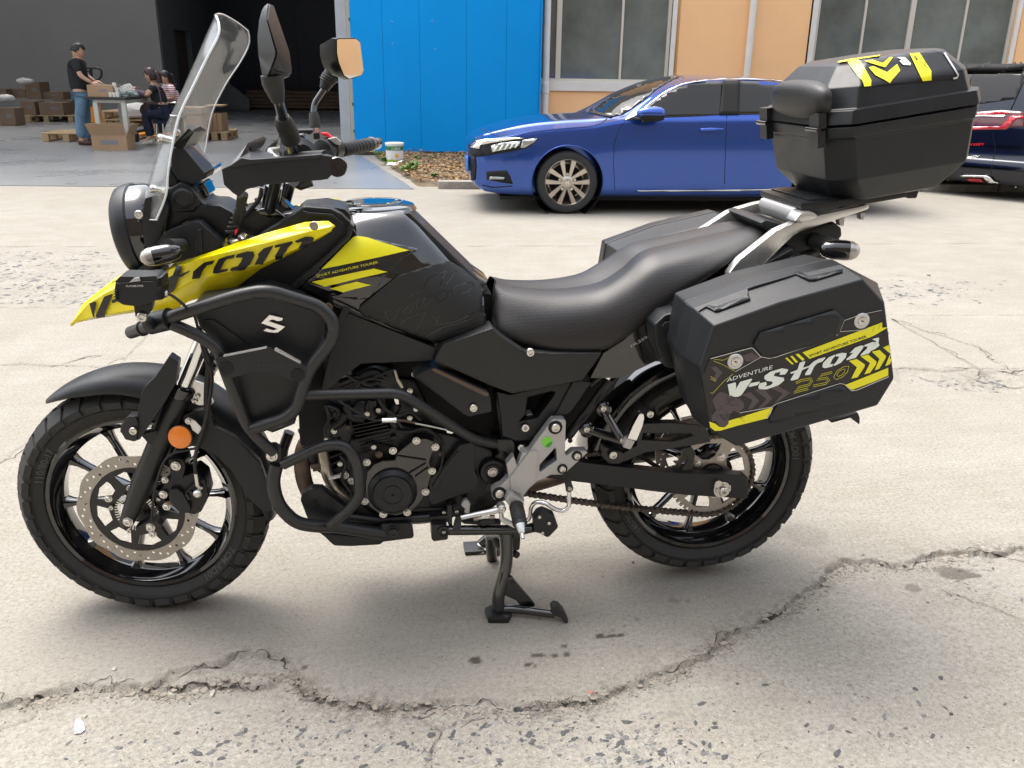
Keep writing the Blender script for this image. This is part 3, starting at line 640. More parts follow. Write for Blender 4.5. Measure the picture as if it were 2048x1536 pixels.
# ================================================================== SETTING: warehouse floor, earth strip
K['whfloor'] = mat('grey_floor_paint', (.20, .207, .212), .30, rvar=.07, vscale=.8, var=.10, bump2=.03, b2scale=2.)
def nnode(m): return m.node_tree.nodes
pts = [BW(-16, 8.62).to_2d(), BW(-4.3, 8.62).to_2d(), BW(0.46, 8.5).to_2d(), BW(-.50, 12.75).to_2d(), BW(-.50, 13.35).to_2d(), BW(2.3, 13.35).to_2d(), BW(2.3, 31.2).to_2d(), BW(-16, 31.2).to_2d()]
extrude2('warehouse_floor', pts, (), lambda p: Vector((p[0], p[1], .006)), lambda p: Vector((p[0], p[1], -.02)), K['whfloor'], kind='structure')
K['soil'] = mat('leafy_soil', (.13, .095, .06), .95, var=.45, vscale=14, bump=1., bscale=60)
def earth():
    xs = np.linspace(-.5, 9.5, 120); rows = []
    for v in np.linspace(8.72, 13.15, 50):
        r = []
        for u in xs:
            lim = .50+(v-8.55)*(-.2)
            uu = max(u, lim); h = .03+.05*noise.noise(Vector((uu*2, v*2, 0)))+.03*noise.noise(Vector((uu*9, v*9, 1)))
            e = min(1, max(0, (uu-lim)/.25), max(0, (v-8.70)/.2)); r.append(BW(uu, v, -.01+h*e+.02*e))
        rows.append(r)
    V = [p for r in rows for p in r]; n = len(xs); F = [(i*n+j, i*n+j+1, (i+1)*n+j+1, (i+1)*n+j) for i in range(49) for j in range(n-1)]
    mesh('earth_strip', V, F, K['soil'], kind='structure')
earth()
K['kerb'] = mat('kerb_concrete', (.30, .27, .23), .9, var=.25, vscale=12, bump=.5, bscale=80)
u = .74
for i in range(9):
    bm = bmesh.new(); L = .98; bm_box(bm, BW(u+L/2, 8.62, .035), (L, .14, .11), ROTB, .015); bm_obj('kerb_stone', bm, K['kerb'], kind='structure'); u += 1.0
leafm = [mat('dry_leaf_%s' % k, c, .8, var=.3, vscale=30) for k, c in (('brown', (.22, .12, .05)), ('tan', (.40, .26, .13)), ('ochre', (.30, .19, .08)))]
V = []; F = []; MI = []
rs = random.Random(11)
for i in range(7500):
    v = rs.uniform(8.8, 13.05); uu = .42+(v-8.55)*(-.2)+rs.random()**1.3*3.4+.12
    if noise.noise(Vector((uu*1.3, v*1.3, 4))) < -.12 and rs.random() < .7: continue
    s = rs.uniform(.014, .036); c = BW(uu, v, .045+rs.random()*.05+.03*noise.noise(Vector((uu*2, v*2, 0)))); R_ = Matrix.Rotation(rs.uniform(0, 6.3), 3, 'Z') @ Matrix.Rotation(rs.gauss(0, .6), 3, 'X')
    o = len(V); V += [c+R_ @ Vector(q) for q in ((-s, 0, 0), (0, s*.45, s*.15), (s, 0, .1*s), (0, -s*.45, s*.15))]; F.append((o, o+1, o+2, o+3)); MI.append(rs.randrange(3))
lo = mesh('fallen_leaves', V, F, leafm, smooth=False, kind='stuff'); lo.data.polygons.foreach_set('material_index', MI)
K['weed'] = mat('weed_leaf', (.10, .19, .035), .6, var=.3, vscale=20)
def weed(px, py, h, n, label, seed):
    g = G(px, py); rr = random.Random(seed); V = []; F = []
    for i in range(n):
        a = rr.uniform(0, 6.28); L = h*rr.uniform(.5, 1.); w = L*.09+.006; tilt = rr.uniform(.1, .9); d = Vector((math.cos(a)*tilt, math.sin(a)*tilt, 1)).normalized(); s = Vector((-math.sin(a), math.cos(a), 0))
        b = Vector((rr.uniform(-.5, .5)*h, rr.uniform(-.5, .5)*h, 0)); o = len(V); m_ = b+d*L*.55; t = b+d*L+Vector((math.cos(a), math.sin(a), -.5))*L*.25
        V += [b-s*w*.3, b+s*w*.3, m_+s*w, t, m_-s*w]; F += [(o, o+1, o+2, o+4), (o+4, o+2, o+3)]
    t = root('weed_tuft', (g.x, g.y, .05), label, 'weed', 'weeds in the earth strip', fixed=False); mesh('leaves', V, F, K['weed'], t, smooth=False, kind='stuff')
weed(815,352,.13,60,'green weed tuft at the front tip of the leafy strip',1); weed(825,345,.14,50,'leafy green weed right of the white paper in the strip',2); weed(868,362,.08,36,'small weed beside the kerb end',3)
weed(757,318,.10,50,'weeds at the blue door corner, left of the bucket',4); weed(770,330,.11,50,'weed clump at the foot of the paint bucket',5); weed(930,322,.08,30,'weed tuft touching the blue car front',6); weed(865,322,.07,26,'low weed under the blue door',7); weed(835,325,.09,34,'weed between bucket and dry leaves',9)
g = G(788, 338); sc = [(g.x-.11, g.y-.06), (g.x+.05, g.y-.08), (g.x+.13, g.y+.0), (g.x+.02, g.y+.05), (g.x-.07, g.y+.02)]
extrude2('paper_scrap', sc, (), lambda p: Vector((p[0], p[1], .095+.03*math.sin(p[0]*40))), lambda p: Vector((p[0], p[1], .092+.03*math.sin(p[0]*40))), K['paper'], label='crumpled white paper lying in front of the paint bucket', cat='paper scrap')

# ================================================================== BUILDING
K['orangewall'] = mat('orange_render', (.93, .56, .28), .75, var=.04, vscale=1.5, bump=.15, bscale=60)
K['whitetrim'] = mat('white_trim', (.72, .70, .66), .6, var=.06, vscale=5)
K['creamframe'] = mat('cream_frame', (.60, .56, .48), .4)
K['pane'] = mat('dusty_dark_glass', (.135, .150, .138), .14, coat=.6, var=.4, vscale=.9, rvar=.08, bump2=.02, b2scale=1.5)
K['bluedoor'] = mat('blue_sheet_metal', (.001, .29, .74), .55, spec=.15, var=.05, vscale=.7, bump2=.015, b2scale=1.2, rvar=.03)
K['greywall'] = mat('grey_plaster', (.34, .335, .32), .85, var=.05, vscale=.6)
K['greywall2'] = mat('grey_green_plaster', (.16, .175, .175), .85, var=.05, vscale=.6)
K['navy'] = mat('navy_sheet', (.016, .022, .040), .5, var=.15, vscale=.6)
K['roofm'] = mat('dark_roof', (.07, .07, .075), .8)
K['jamb'] = mat('grey_white_steel', (.48, .50, .52), .5, var=.08, vscale=6)
K['jambc'] = mat('cream_steel', (.62, .55, .42), .5, var=.06, vscale=5)
fac = root('factory_building', BW(2.4, 13.2), 'orange rendered factory building with white trimmed windows', 'building')
def wallbox(name, u0, u1, v0, v1, z0, z1, m, parent, **t): return bbox(name, u0, u1, v0, v1, z0, z1, m, parent, **t)
VF = 13.2; HT = 7.
# wall pieces round the two windows (window 1 u 2.45..4.70, window 2 u 6.95..10.6, sills at z 1.17)
for (a, b_, c_, d_) in ((2.30, 4.74, 0, 1.04), (4.74, 6.93, 0, HT), (6.93, 10.62, 0, 1.06), (10.62, 22, 0, HT), (2.30, 4.74, 3.3, HT), (6.93, 10.62, 3.3, HT)):
    wallbox('wall', a, b_, VF, VF+.24, c_, d_, K['orangewall'], fac)
def window(u0, u1, z0, z1, mull, heavy):
    """mull: positions of thin uprights, heavy: positions of thick frame posts"""
    for (a, b_, c_, d_) in ((u0, u1, z0-.13, z0), (u1, u1+.075, z0-.13, z1), (u0-.085, u0, z0-.13, z1)): wallbox('trim', a, b_, VF-.035, VF-.001, c_, d_, K['whitetrim'], fac, bev=.006)
    fr = wallbox('window', u0+.001, u1-.001, VF+.03, VF+.095, z0, z0+.065, K['creamframe'], fac, bev=.004)
    def sub(n, *a, m=K['creamframe']): return wallbox(n, *a, m, fr, bev=.003)
    for u_, w in [(u0+.03, .055), (u1-.03, .055)]+[(h, .085) for h in heavy]: sub('frame', u_-w/2, u_+w/2, VF+.025, VF+.10, z0+.066, z1)
    for u_ in mull: sub('mullion', u_-.019, u_+.019, VF+.035, VF+.085, z0+.066, z1)
    cuts = sorted([(u0+.06)]+[x for h in heavy for x in (h-.043, h+.043)]+[x for h in mull for x in (h-.02, h+.02)]+[(u1-.06)])
    for i in range(0, len(cuts), 2): sub('pane', cuts[i], cuts[i+1], VF+.06, VF+.066, z0+.067, z1, m=K['pane'])
    sub('sill', u0+.01, u1-.01, VF-.03, VF+.028, z0+.001, z0+.02, m=K['whitetrim'])
window(2.40, 4.60, 1.17, 3.3, (3.79,), (2.745,))
window(7.04, 10.50, 1.19, 3.3, (7.885, 9.64), (8.70,))
wallbox('interior_backing', 2.3, 11, 14.2, 14.25, 0, 4, K['navy'], fac)
dp = root('downpipe', BW(2.53, 13.05), 'white round downpipe at the blue door edge', 'downpipe')
lathe('pipe', BW(2.53, 13.06, 0), (0, 0, 1), [(.052, 0), (.052, 7)], K['whitetrim'], dp, 20); lathe('coupling', BW(2.53, 13.06, 1.0), (0, 0, 1), [(.052, 0), (.060, .004), (.060, .16), (.052, .165)], K['whitetrim'], dp, 20)
dp = root('wall_conduit', BW(5.9, 13.1), 'white vertical pipe on the orange wall between the windows', 'pipe'); lathe('pipe', BW(5.92, 13.13, 0), (0, 0, 1), [(.055, 0), (.055, 7)], K['whitetrim'], dp, 20)
# warehouse shell
wh = root('warehouse', BW(-7, 13.3), 'open grey warehouse hall with a tall dark doorway', 'building')
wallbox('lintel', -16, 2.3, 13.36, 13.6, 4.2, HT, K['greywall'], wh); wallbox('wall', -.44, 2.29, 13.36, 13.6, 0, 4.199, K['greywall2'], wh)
for a_, b_, c_, d_ in ((-16.2, 2.5, 13.6, 15.2), (-16.2, 2.5, 22.2, 31.6), (-16.2, -14.5, 15.2, 22.2), (-12.5, -10.5, 15.2, 22.2), (-8.5, -6.5, 15.2, 22.2), (-4.5, -2.5, 15.2, 22.2), (-.5, 2.5, 15.2, 22.2)): wallbox('roof', a_, b_, c_, d_, HT-.2, HT, K['roofm'], wh)  # unseen gaps between the roof strips are added to brighten the hall
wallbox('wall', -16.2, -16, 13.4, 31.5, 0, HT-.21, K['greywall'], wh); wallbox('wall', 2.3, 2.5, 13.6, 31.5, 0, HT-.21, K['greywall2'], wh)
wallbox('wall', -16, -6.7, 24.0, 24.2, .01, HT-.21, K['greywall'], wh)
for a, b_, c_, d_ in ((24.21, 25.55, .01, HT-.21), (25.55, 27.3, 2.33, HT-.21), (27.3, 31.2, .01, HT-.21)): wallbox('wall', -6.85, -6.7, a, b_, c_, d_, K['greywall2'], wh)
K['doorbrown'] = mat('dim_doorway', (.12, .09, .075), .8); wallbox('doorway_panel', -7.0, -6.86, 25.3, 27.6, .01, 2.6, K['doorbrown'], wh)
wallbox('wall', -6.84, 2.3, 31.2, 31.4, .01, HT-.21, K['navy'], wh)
for u_ in (-5.6, -4.1, -2.6, -1.1): wallbox('wall_seam', u_-.02, u_+.02, 31.17, 31.199, .02, HT-.3, K['navy'], wh)
jb = root('door_post', BW(-.75, 13.4), 'grey steel door post with a cream edge strip', 'door post')
wallbox('post', -.86, -.69, 13.27, 13.52, 0, 4.2, K['jamb'], jb, bev=.006); wallbox('strip', -.684, -.615, 13.22, 13.42, 0, 4.2, K['jambc'], jb, bev=.004); wallbox('groove', -.688, -.685, 13.26, 13.5, 0, 4.2, K['roofm'], jb)
bd = root('sliding_door', BW(.9, 12.9), 'large bright blue sheet metal sliding door', 'door')
K['rail_dark'] = mat('rusty_dark_base', (.055, .04, .03), .8, var=.4, vscale=10)
ed = [-.60, -.1, .48, 1.22, 1.86, 2.40]
for i in range(5): wallbox('door_panel', ed[i]+.0015, ed[i+1]-.0015, 12.88+.0015*(i % 2), 12.93, .065, 4.5, K['bluedoor'], bd, bev=.003)
wallbox('bottom_rail', -.60, 2.40, 12.872, 12.95, .005, .062, K['rail_dark'], bd)
wallbox('edge_post', 2.401, 2.425, 12.86, 12.99, .03, 4.5, K['bluedoor'], bd)
for k in range(9): wallbox('hinge_clip', -.615, -.601, 12.86, 12.90, .35+k*.42, .40+k*.42, K['rail_dark'], bd)
for (px, py) in ((784,43),(864,42),(785,87),(871,98)):
    p = atB(px, py, 12.872); box('white_glint', p, (.02, .004, .012), K['silver_print'], bd)  # small silver boxes stand in for white reflections on the door
# building across the yard, behind the photographer: it is what the glossy paint mirrors
op = root('opposite_building', BW(2, -11), 'brown rendered workshop building across the yard', 'building')
K['brownwall'] = mat('brown_render', (.165, .125, .095), .8, var=.1, vscale=1.)
wallbox('wall', -22, 30, -11.4, -11, 0, 9.2, K['brownwall'], op)
for i in range(10): wallbox('window', -19+i*4.6, -16.6+i*4.6, -10.99, -10.93, 1.2, 3.4, K['pane'], op)
wallbox('roof_edge', -22, 30, -11.6, -10.8, 9.21, 9.5, K['whitetrim'], op)
# ================================================================== THINGS IN THE WAREHOUSE
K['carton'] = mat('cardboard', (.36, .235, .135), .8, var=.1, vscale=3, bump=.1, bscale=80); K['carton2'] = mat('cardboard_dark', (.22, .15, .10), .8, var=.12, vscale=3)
K['tape'] = mat('packing_tape', (.38, .36, .33), .35); K['wood'] = mat('pallet_wood', (.42, .30, .17), .75, var=.22, vscale=4, stretch=(1, 8, 8)); K['film'] = clear_mat('plastic_film', (.85, .85, .85), .15, .10)
K['ink'] = mat('printed_ink', (.20, .20, .21), .6)
def brect(x0, y0, x1, y1, v):
    a = toB(atB(x0, y1, v)); b = toB(atB(x1, y1, v)); c = toB(atB((x0+x1)/2, y0, v)); return a[0], b[0], (a[2]+b[2])/2, c[2]
def carton(x0, y0, x1, y1, v, depth, label, group=None, m=None, z0=None, tilt=0., lab=True):
    u0, u1, z, z1 = brect(x0, y0, x1, y1, v); z = z if z0 is None else z0
    m = m or K['carton']; t = root('carton', BW((u0+u1)/2, v+depth/2, z), label, 'box', group, fixed=False); t.rotation_euler = (0, 0, BA+tilt)
    w, h = u1-u0, z1-z; box('carton_body', (0, 0, h/2), (w, depth, h), m, t, bev=.004)
    box('tape_strip', (0, 0, h+.0005), (w*.9, .05, .002), K['tape'], t)
    if lab: box('printed_label', (w*.12, -depth/2-.0006, h*.55), (w*.3, .0015, h*.22), K['ink'], t)
    return t, h
def pallet(px0, px1, py, v, depth, label, zc=0., tilt=0.):
    u0, u1, _, _ = brect(px0, py-10, px1, py, v); w = u1-u0; t = root('pallet', BW((u0+u1)/2, v+depth/2, zc+.01), label, 'pallet', 'wooden pallets in the warehouse', fixed=False); t.rotation_euler = (0, 0, BA+tilt)
    for i in range(3):
        for j in range(3): box('block', (-w/2+.06+i*(w-.12)/2, -depth/2+.06+j*(depth-.12)/2, .065), (.11, .11, .09), K['wood'], t)
        box('skid', (-w/2+.06+i*(w-.12)/2, 0, .011), (.11, depth, .02), K['wood'], t); box('stringer', (-w/2+.06+i*(w-.12)/2, 0, .121), (.11, depth-.004, .02), K['wood'], t)
    n = max(4, int(depth/.16))
    for k in range(n): box('deck_board', (0, -depth/2+.05+k*(depth-.10)/(n-1), .142), (w, .10, .02), K['wood'], t)
    return .153
# stacked goods at the back left
zp = pallet(-20, 62, 247, 20.6, 1.1, 'loaded pallet at the far left of the back wall'); zp2 = pallet(38, 146, 240, 20.9, 1.2, 'loaded pallet behind the standing man')
GB = 'cartons stacked by the back wall'
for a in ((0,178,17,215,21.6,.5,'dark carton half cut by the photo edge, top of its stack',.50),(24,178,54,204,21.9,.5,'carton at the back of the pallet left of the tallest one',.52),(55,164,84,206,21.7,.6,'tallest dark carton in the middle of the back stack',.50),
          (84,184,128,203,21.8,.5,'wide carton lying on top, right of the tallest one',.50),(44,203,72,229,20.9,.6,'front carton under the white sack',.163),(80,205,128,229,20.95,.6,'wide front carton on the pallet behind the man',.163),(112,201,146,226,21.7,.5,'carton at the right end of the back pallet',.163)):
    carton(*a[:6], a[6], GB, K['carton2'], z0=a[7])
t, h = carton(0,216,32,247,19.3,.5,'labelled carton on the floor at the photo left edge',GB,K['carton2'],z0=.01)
K['sack'] = mat('white_sack', (.55, .54, .52), .7, bump2=.5, b2scale=9.)
def sack(px, py, v, r, label, z):
    V = []; p = atB(px, py, v); bm = bmesh.new(); bmesh.ops.create_icosphere(bm, subdivisions=3, radius=1)
    for q in bm.verts:
        k = 1+.22*noise.noise(q.co*2.2+Vector((px, 0, 0))); q.co = Vector((p.x+q.co.x*r*1.5*k, p.y+q.co.y*r*k, max(z, z+r*.5+q.co.z*r*.62*k)))
    bm_obj('sack', bm, K['sack'], label=label, cat='sack')
sack(56,200,21.2,.13,'white sack lying on the front cartons',.86); sack(15,214,19.5,.13,'white plastic sack on the carton at the left edge',.53); sack(274,218,16.8,.26,'white plastic sack under the workbench',.34)
# near pallets
pallet(82, 176, 282, 14.9, .95, 'empty pallet on the floor behind the standing man', tilt=.06)
for k in range(3): pallet(205-k*1, 312, 272, 16.6, .9, ('bottom', 'middle', 'top')[k]+' pallet of the stack behind the workbench', zc=k*.155)
pallet(404, 455, 283, 15.6, 1.0, 'pallet under the tall cartons beside the windshield')
for i in range(4): carton(408+i*9.3,228,416.6+i*9.3,262,15.75,.55,('left edge','second','third','right edge')[i]+' tall narrow carton in the row on the right pallet','tall cartons on the right pallet',z0=.165,lab=False)
carton(409,213,445,228,15.8,.5,'flat carton lying across the tall carton row',z0=.64)
K['carton_film'] = K['carton']
carton(345,232,408,275,15.3,.7,'large carton seen through the motorcycle windshield',z0=.01); carton(352,215,405,232,15.4,.6,'closed carton on the large one behind the windshield',z0=.49)
# open carton in front of the workbench
t = root('open_carton', BW(-4.62, 13.5), 'open cardboard carton with raised flaps in front of the workbench', 'box', fixed=False); t.rotation_euler = (0, 0, BA-.02)
w, d, h = .56, .40, .24
for c, s in (((0, -d/2, h/2), (w, .008, h)), ((0, d/2, h/2), (w, .008, h)), ((-w/2, 0, h/2), (.008, d-.01, h)), ((w/2, 0, h/2), (.008, d-.01, h)), ((0, 0, .012), (w-.01, d-.01, .008))): box('side_panel', c, s, K['carton'], t)
for c, s, r in (((0, -d/2-.035, h+.095), (w, .007, .20), Matrix.Rotation(.35, 3, 'X')), ((0, d/2+.03, h+.09), (w, .007, .19), Matrix.Rotation(-.3, 3, 'X')), ((w/2+.05, 0, h+.09), (.007, d, .19), Matrix.Rotation(.5, 3, 'Y')), ((-w/2-.04, 0, h+.09), (.007, d, .19), Matrix.Rotation(-.4, 3, 'Y'))): box('flap', c, s, K['carton'], t, rot=r)
box('printed_label', (0, -d/2-.0055, h*.55), (w*.5, .002, h*.3), K['ink'], t); box('printed_label', (0, -d/2-.045, h+.12), (w*.7, .002, .03), K['ink'], t, rot=Matrix.Rotation(.35, 3, 'X'))
# workbench
K['bench_leg'] = mat('cream_steel_leg', (.52, .52, .46), .5, var=.06); K['bench_top'] = mat('dark_bench_top', (.025, .03, .032), .35)
u0 = toB(atB(172, 195, 13.55))[0]; u1 = toB(atB(251, 197, 13.55))[0]; ub = u1
wb = root('workbench', BW(u0, 13.6), 'workbench with a dark top and cream steel legs', 'table')
bbox('table_top', u0-.02, u1+.02, 13.5, 14.85, .79, .83, K['bench_top'], wb, bev=.004)
for uu, vv in ((u0+.13, 13.58), (u1-.05, 13.58), (u0+.13, 14.75), (u1-.05, 14.75)): bbox('leg', uu-.035, uu+.035, vv-.035, vv+.035, .06 if uu > u0+.5 else .01, .745, K['bench_leg'], wb)
for a in ((u0+.1, u1-.02, 13.55, 13.60, .745, .789), (u0+.1, u1-.02, 14.72, 14.77, .745, .789), (u1-.07, u1-.03, 13.61, 14.71, .745, .789), (u0+.1, u0+.14, 13.61, 14.71, .745, .789), (u1-.07, u1-.03, 13.62, 14.71, .28, .33)): bbox('rail', *a, K['bench_leg'], wb)
bbox('foot', u1-.10, u1, 13.53, 13.63, .012, .075, K['white_print'], wb)
t, h = carton(176,170,227,193,13.6,.45,'carton wrapped in film on the workbench under the man\'s hands',z0=.832,lab=True)
u_a, u_b, z_, z1_ = brect(174,168,228,193,13.57); bbox('film_wrap', -.30, .30, -.28, -.275, .05, .2, K['film'], t) if False else None
K['roll'] = mat('white_roll', (.74, .74, .68), .5)
i = 0
for px, py in ((222,193),(229,194),(236,194),(225,188),(233,187),(230,182)):
    p = atB(px, 194, 13.62+.0*i); z = .832+(0 if py > 190 else .075 if py > 184 else .15)
    o = lathe('white_cup', (p.x, p.y+(.05 if py < 190 else 0), z), (0, 0, 1), [(.026, 0), (.033, .074), (.030, .074), (.024, .006)], K['roll'], seg=16, cap=True); tag(o, ('left cup of the bottom row of white cups','middle cup of the bottom row of white cups','right cup of the bottom row of white cups','left cup of the second row of white cups','right cup of the second row of white cups','topmost white cup of the stack')[i], 'cup', 'white cups on the workbench'); i += 1
for k, (px, py) in enumerate(((243,181),(248,178),(254,175),(259,174))):
    p = atB(px, py, 13.85); o = lathe('tape_roll', p-BY*.02, -BY, [(.030, 0), (.055, 0), (.055, .04), (.030, .04), (.030, 0)], K['roll'], seg=18, cap=False); tag(o, ('first','second','third','fourth')[k]+' white tape roll from the cups, held up in the row', 'tape roll', 'white tape rolls on the workbench')
bm = bmesh.new()
for k in range(26): bm_box(bm, BW(toB(atB(248+random.uniform(-10, 18), 192, 13.8))[0], 13.85+random.uniform(-.15, .3), .85+random.uniform(0, .07)), (.09, .05, .02), Matrix.Rotation(random.uniform(0, 3), 3, Vector((.3, .2, 1)).normalized()))
K['pack'] = mat('clear_packets', (.33, .40, .38), .2, var=.4, vscale=40); bm_obj('packet_heap', bm, K['pack'], label='heap of small clear packets on the workbench', cat='packets', kind='stuff')
# pallet jack
pj = root('pallet_jack', BW(-5.0, 15.1), 'orange hand pallet jack with a black loop handle', 'pallet jack')
K['jack'] = mat('orange_paint', (.72, .26, .015), .4); vj = 15.2
tube('handle', [atB(x, y, vj) for x, y in rounded_px] if False else rounded([atB(x, y, vj) for x, y in ((166,136),(196,136),(203,141),(203,153),(196,160),(186,164))], .06), .021, K['frame'], pj, closed=False)
tube('shaft', [atB(181,136,vj), atB(183,165,vj), atB(185,212,vj)], .03, K['frame'], pj); tube('cross_bar', [atB(166,143,vj), atB(181,143,vj)], .014, K['frame'], pj)
pl = [atB(x, y, vj-.1) for x, y in ((178,203),(190,203),(194,232),(203,252),(203,258),(186,258),(179,228))]
V = pl+[p+BY*.25 for p in pl]; n = len(pl); mesh('mast', V, [tuple(range(n)), tuple(range(n, 2*n))[::-1]]+[(i, (i+1) % n, (i+1) % n+n, i+n) for i in range(n)], K['jack'], pj, smooth=False)
for du in (-.02, .45): bbox('fork', -5.0+du, -4.84+du, 15.3, 16.4, .05, .10, K['jack'], pj)
lathe('wheel', BW(-4.78, 15.15, .09), BX, [(.085, -.03), (.085, .03)], K['rubber'], pj, 20)
# office chair frame
ch = root('chair', BW(-3.6, 14.7), 'black seated chair with chrome loop armrest under the seated worker', 'chair')
vc = 14.75; tube('armrest', rounded([atB(x, y, vc) for x, y in ((352,205),(336,206),(331,212),(332,226),(338,232),(352,232))], .05), .014, K['chrome'], ch); tube('seat_rail', [atB(311,229,vc), atB(355,233,vc)], .016, K['chrome'], ch)
a = toB(atB(335, 236, vc)); bbox('seat', a[0]-.22, a[0]+.26, 14.62, 15.1, .44, .49, K['frame'], ch, bev=.02)
for du in (-.18, .2):
    for vv in (14.66, 15.06): tube('leg', [BW(a[0]+du, vv, .44), BW(a[0]+du*1.1, vv, .012)], .014, K['chrome'], ch)
# planks and cover at the far wall
K['plank'] = mat('dusty_plank', (.17, .12, .08), .8, var=.2, vscale=2, stretch=(1, 6, 6))
ps = root('plank_stack', BW(-4, 29.8), 'stack of long planks along the dark far wall', 'planks')
for k in range(5): bbox('plank', -6.2+.15*k, -1.6-.1*(k % 2), 29.5, 30.6, .05+k*.115, .15+k*.115, K['plank'], ps)
V = []; cv = grid('draped_cover', [[BW(-6.55+i*.13, 28.6+.5*j/4, max(.01, .78-abs(i-4)*.09-j*.0-(j == 0)*.75+.05*math.sin(i*3+j))) for j in range(5)] for i in range(10)], K['greywall2'], sub=3, th=.01, label='grey cover draped over goods by the far wall', cat='cover')

# ================================================================== PEOPLE
K['skin'] = mat('skin', (.52, .30, .20), .5, var=.06, vscale=12); K['hair'] = mat('black_hair', (.012, .010, .010), .45, bump=.5, bscale=120, stretch=(1, 1, .15)); K['hair2'] = mat('dark_red_hair', (.035, .012, .012), .4, bump=.4, bscale=120)
K['tshirt'] = mat('black_cotton', (.012, .013, .016), .85, bump2=.35, b2scale=9.); K['jeans'] = mat('blue_denim', (.13, .23, .33), .85, var=.22, vscale=9, bump2=.45, b2scale=11.); K['darkjeans'] = mat('dark_denim', (.012, .018, .04), .85, bump2=.4, b2scale=11.)
K['apron'] = mat('brown_apron', (.055, .035, .035), .8, bump2=.3, b2scale=9.); K['sleeve'] = mat('mauve_sleeve', (.10, .065, .085), .8); K['shoe'] = mat('brown_shoe', (.07, .03, .022), .5); K['shoew'] = mat('pale_shoe', (.55, .52, .42), .6); K['lip'] = mat('lips', (.30, .10, .08), .5)
K['stripe'] = mat('striped_shirt', (.6, .58, .6), .85)
_n = K['stripe'].node_tree.nodes; _l = K['stripe'].node_tree.links; _w = _n.new('ShaderNodeTexWave'); _w.bands_direction = 'Z'; _w.inputs['Scale'].default_value = 9; _tc = _n.new('ShaderNodeTexCoord'); _l.new(_tc.outputs['Object'], _w.inputs[0])
_rp = _n.new('ShaderNodeValToRGB'); _rp.color_ramp.elements[0].color = (.45, .12, .14, 1); _rp.color_ramp.elements[1].color = (.72, .70, .72, 1); _rp.color_ramp.elements[0].position = .35; _rp.color_ramp.elements[1].position = .5; _l.new(_w.outputs[0], _rp.inputs[0]); _l.new(_rp.outputs[0], bsdf(K['stripe']).inputs['Base Color'])
def skin_mesh(name, J, E, m, parent, rootv=0, sub=1):
    """a continuous body grown round a skeleton: J name -> (point, radius or (rx, ry))"""
    names = list(J); me = bpy.data.meshes.new(name); me.from_pydata([tuple(J[k][0]) for k in names], [(names.index(a), names.index(b)) for a, b in E], []); me.update()
    o = bpy.data.objects.new(name, me); COL.objects.link(o); sm = o.modifiers.new('s', 'SKIN')
    if not me.skin_vertices: me.attributes.new('x', 'FLOAT', 'POINT')
    for i, k in enumerate(names):
        r = J[k][1]; me.skin_vertices[0].data[i].radius = r if isinstance(r, tuple) else (r, r); me.skin_vertices[0].data[i].use_root = (i == rootv)
    ss = o.modifiers.new('b', 'SUBSURF'); ss.levels = ss.render_levels = sub+1
    dg = bpy.context.evaluated_depsgraph_get(); dg.update(); nm = bpy.data.meshes.new_from_object(o.evaluated_get(dg)); nm.name = name
    bpy.data.objects.remove(o); nm.materials.clear(); nm.materials.append(m); nm.polygons.foreach_set('use_smooth', [True]*len(nm.polygons)); return link(name, nm, parent)
def hand(base, d, side, L, m, parent):
    """palm with four curled fingers of unequal length and a thumb, one surface each, closed on what is held"""
    d = d.normalized(); s = side.normalized(); n = d.cross(s).normalized(); parts = []
    pv = []; 
    parts.append(tube_data([base-d*.02, base+d*.02, base+d*L*.30, base+d*L*.5], [.022, .030, .036, .030], 10, oval=.5))
    for i, (o, ln) in enumerate(((-.028, .40), (-.010, .46), (.010, .43), (.027, .34))):
        b = base+d*L*.46+s*o; parts.append(tube_data([b-d*.02, b+d*L*ln*.45-n*.004, b+d*L*ln*.8-n*.018, b+d*L*ln-n*.036], [.0095, .009, .008, .006], 8))
    b = base+d*L*.12-s*.026; parts.append(tube_data([b, b+d*L*.16-s*.022-n*.006, b+d*L*.32-s*.028-n*.016], [.012, .010, .007], 8))
    return multi('hand', parts, m, parent)
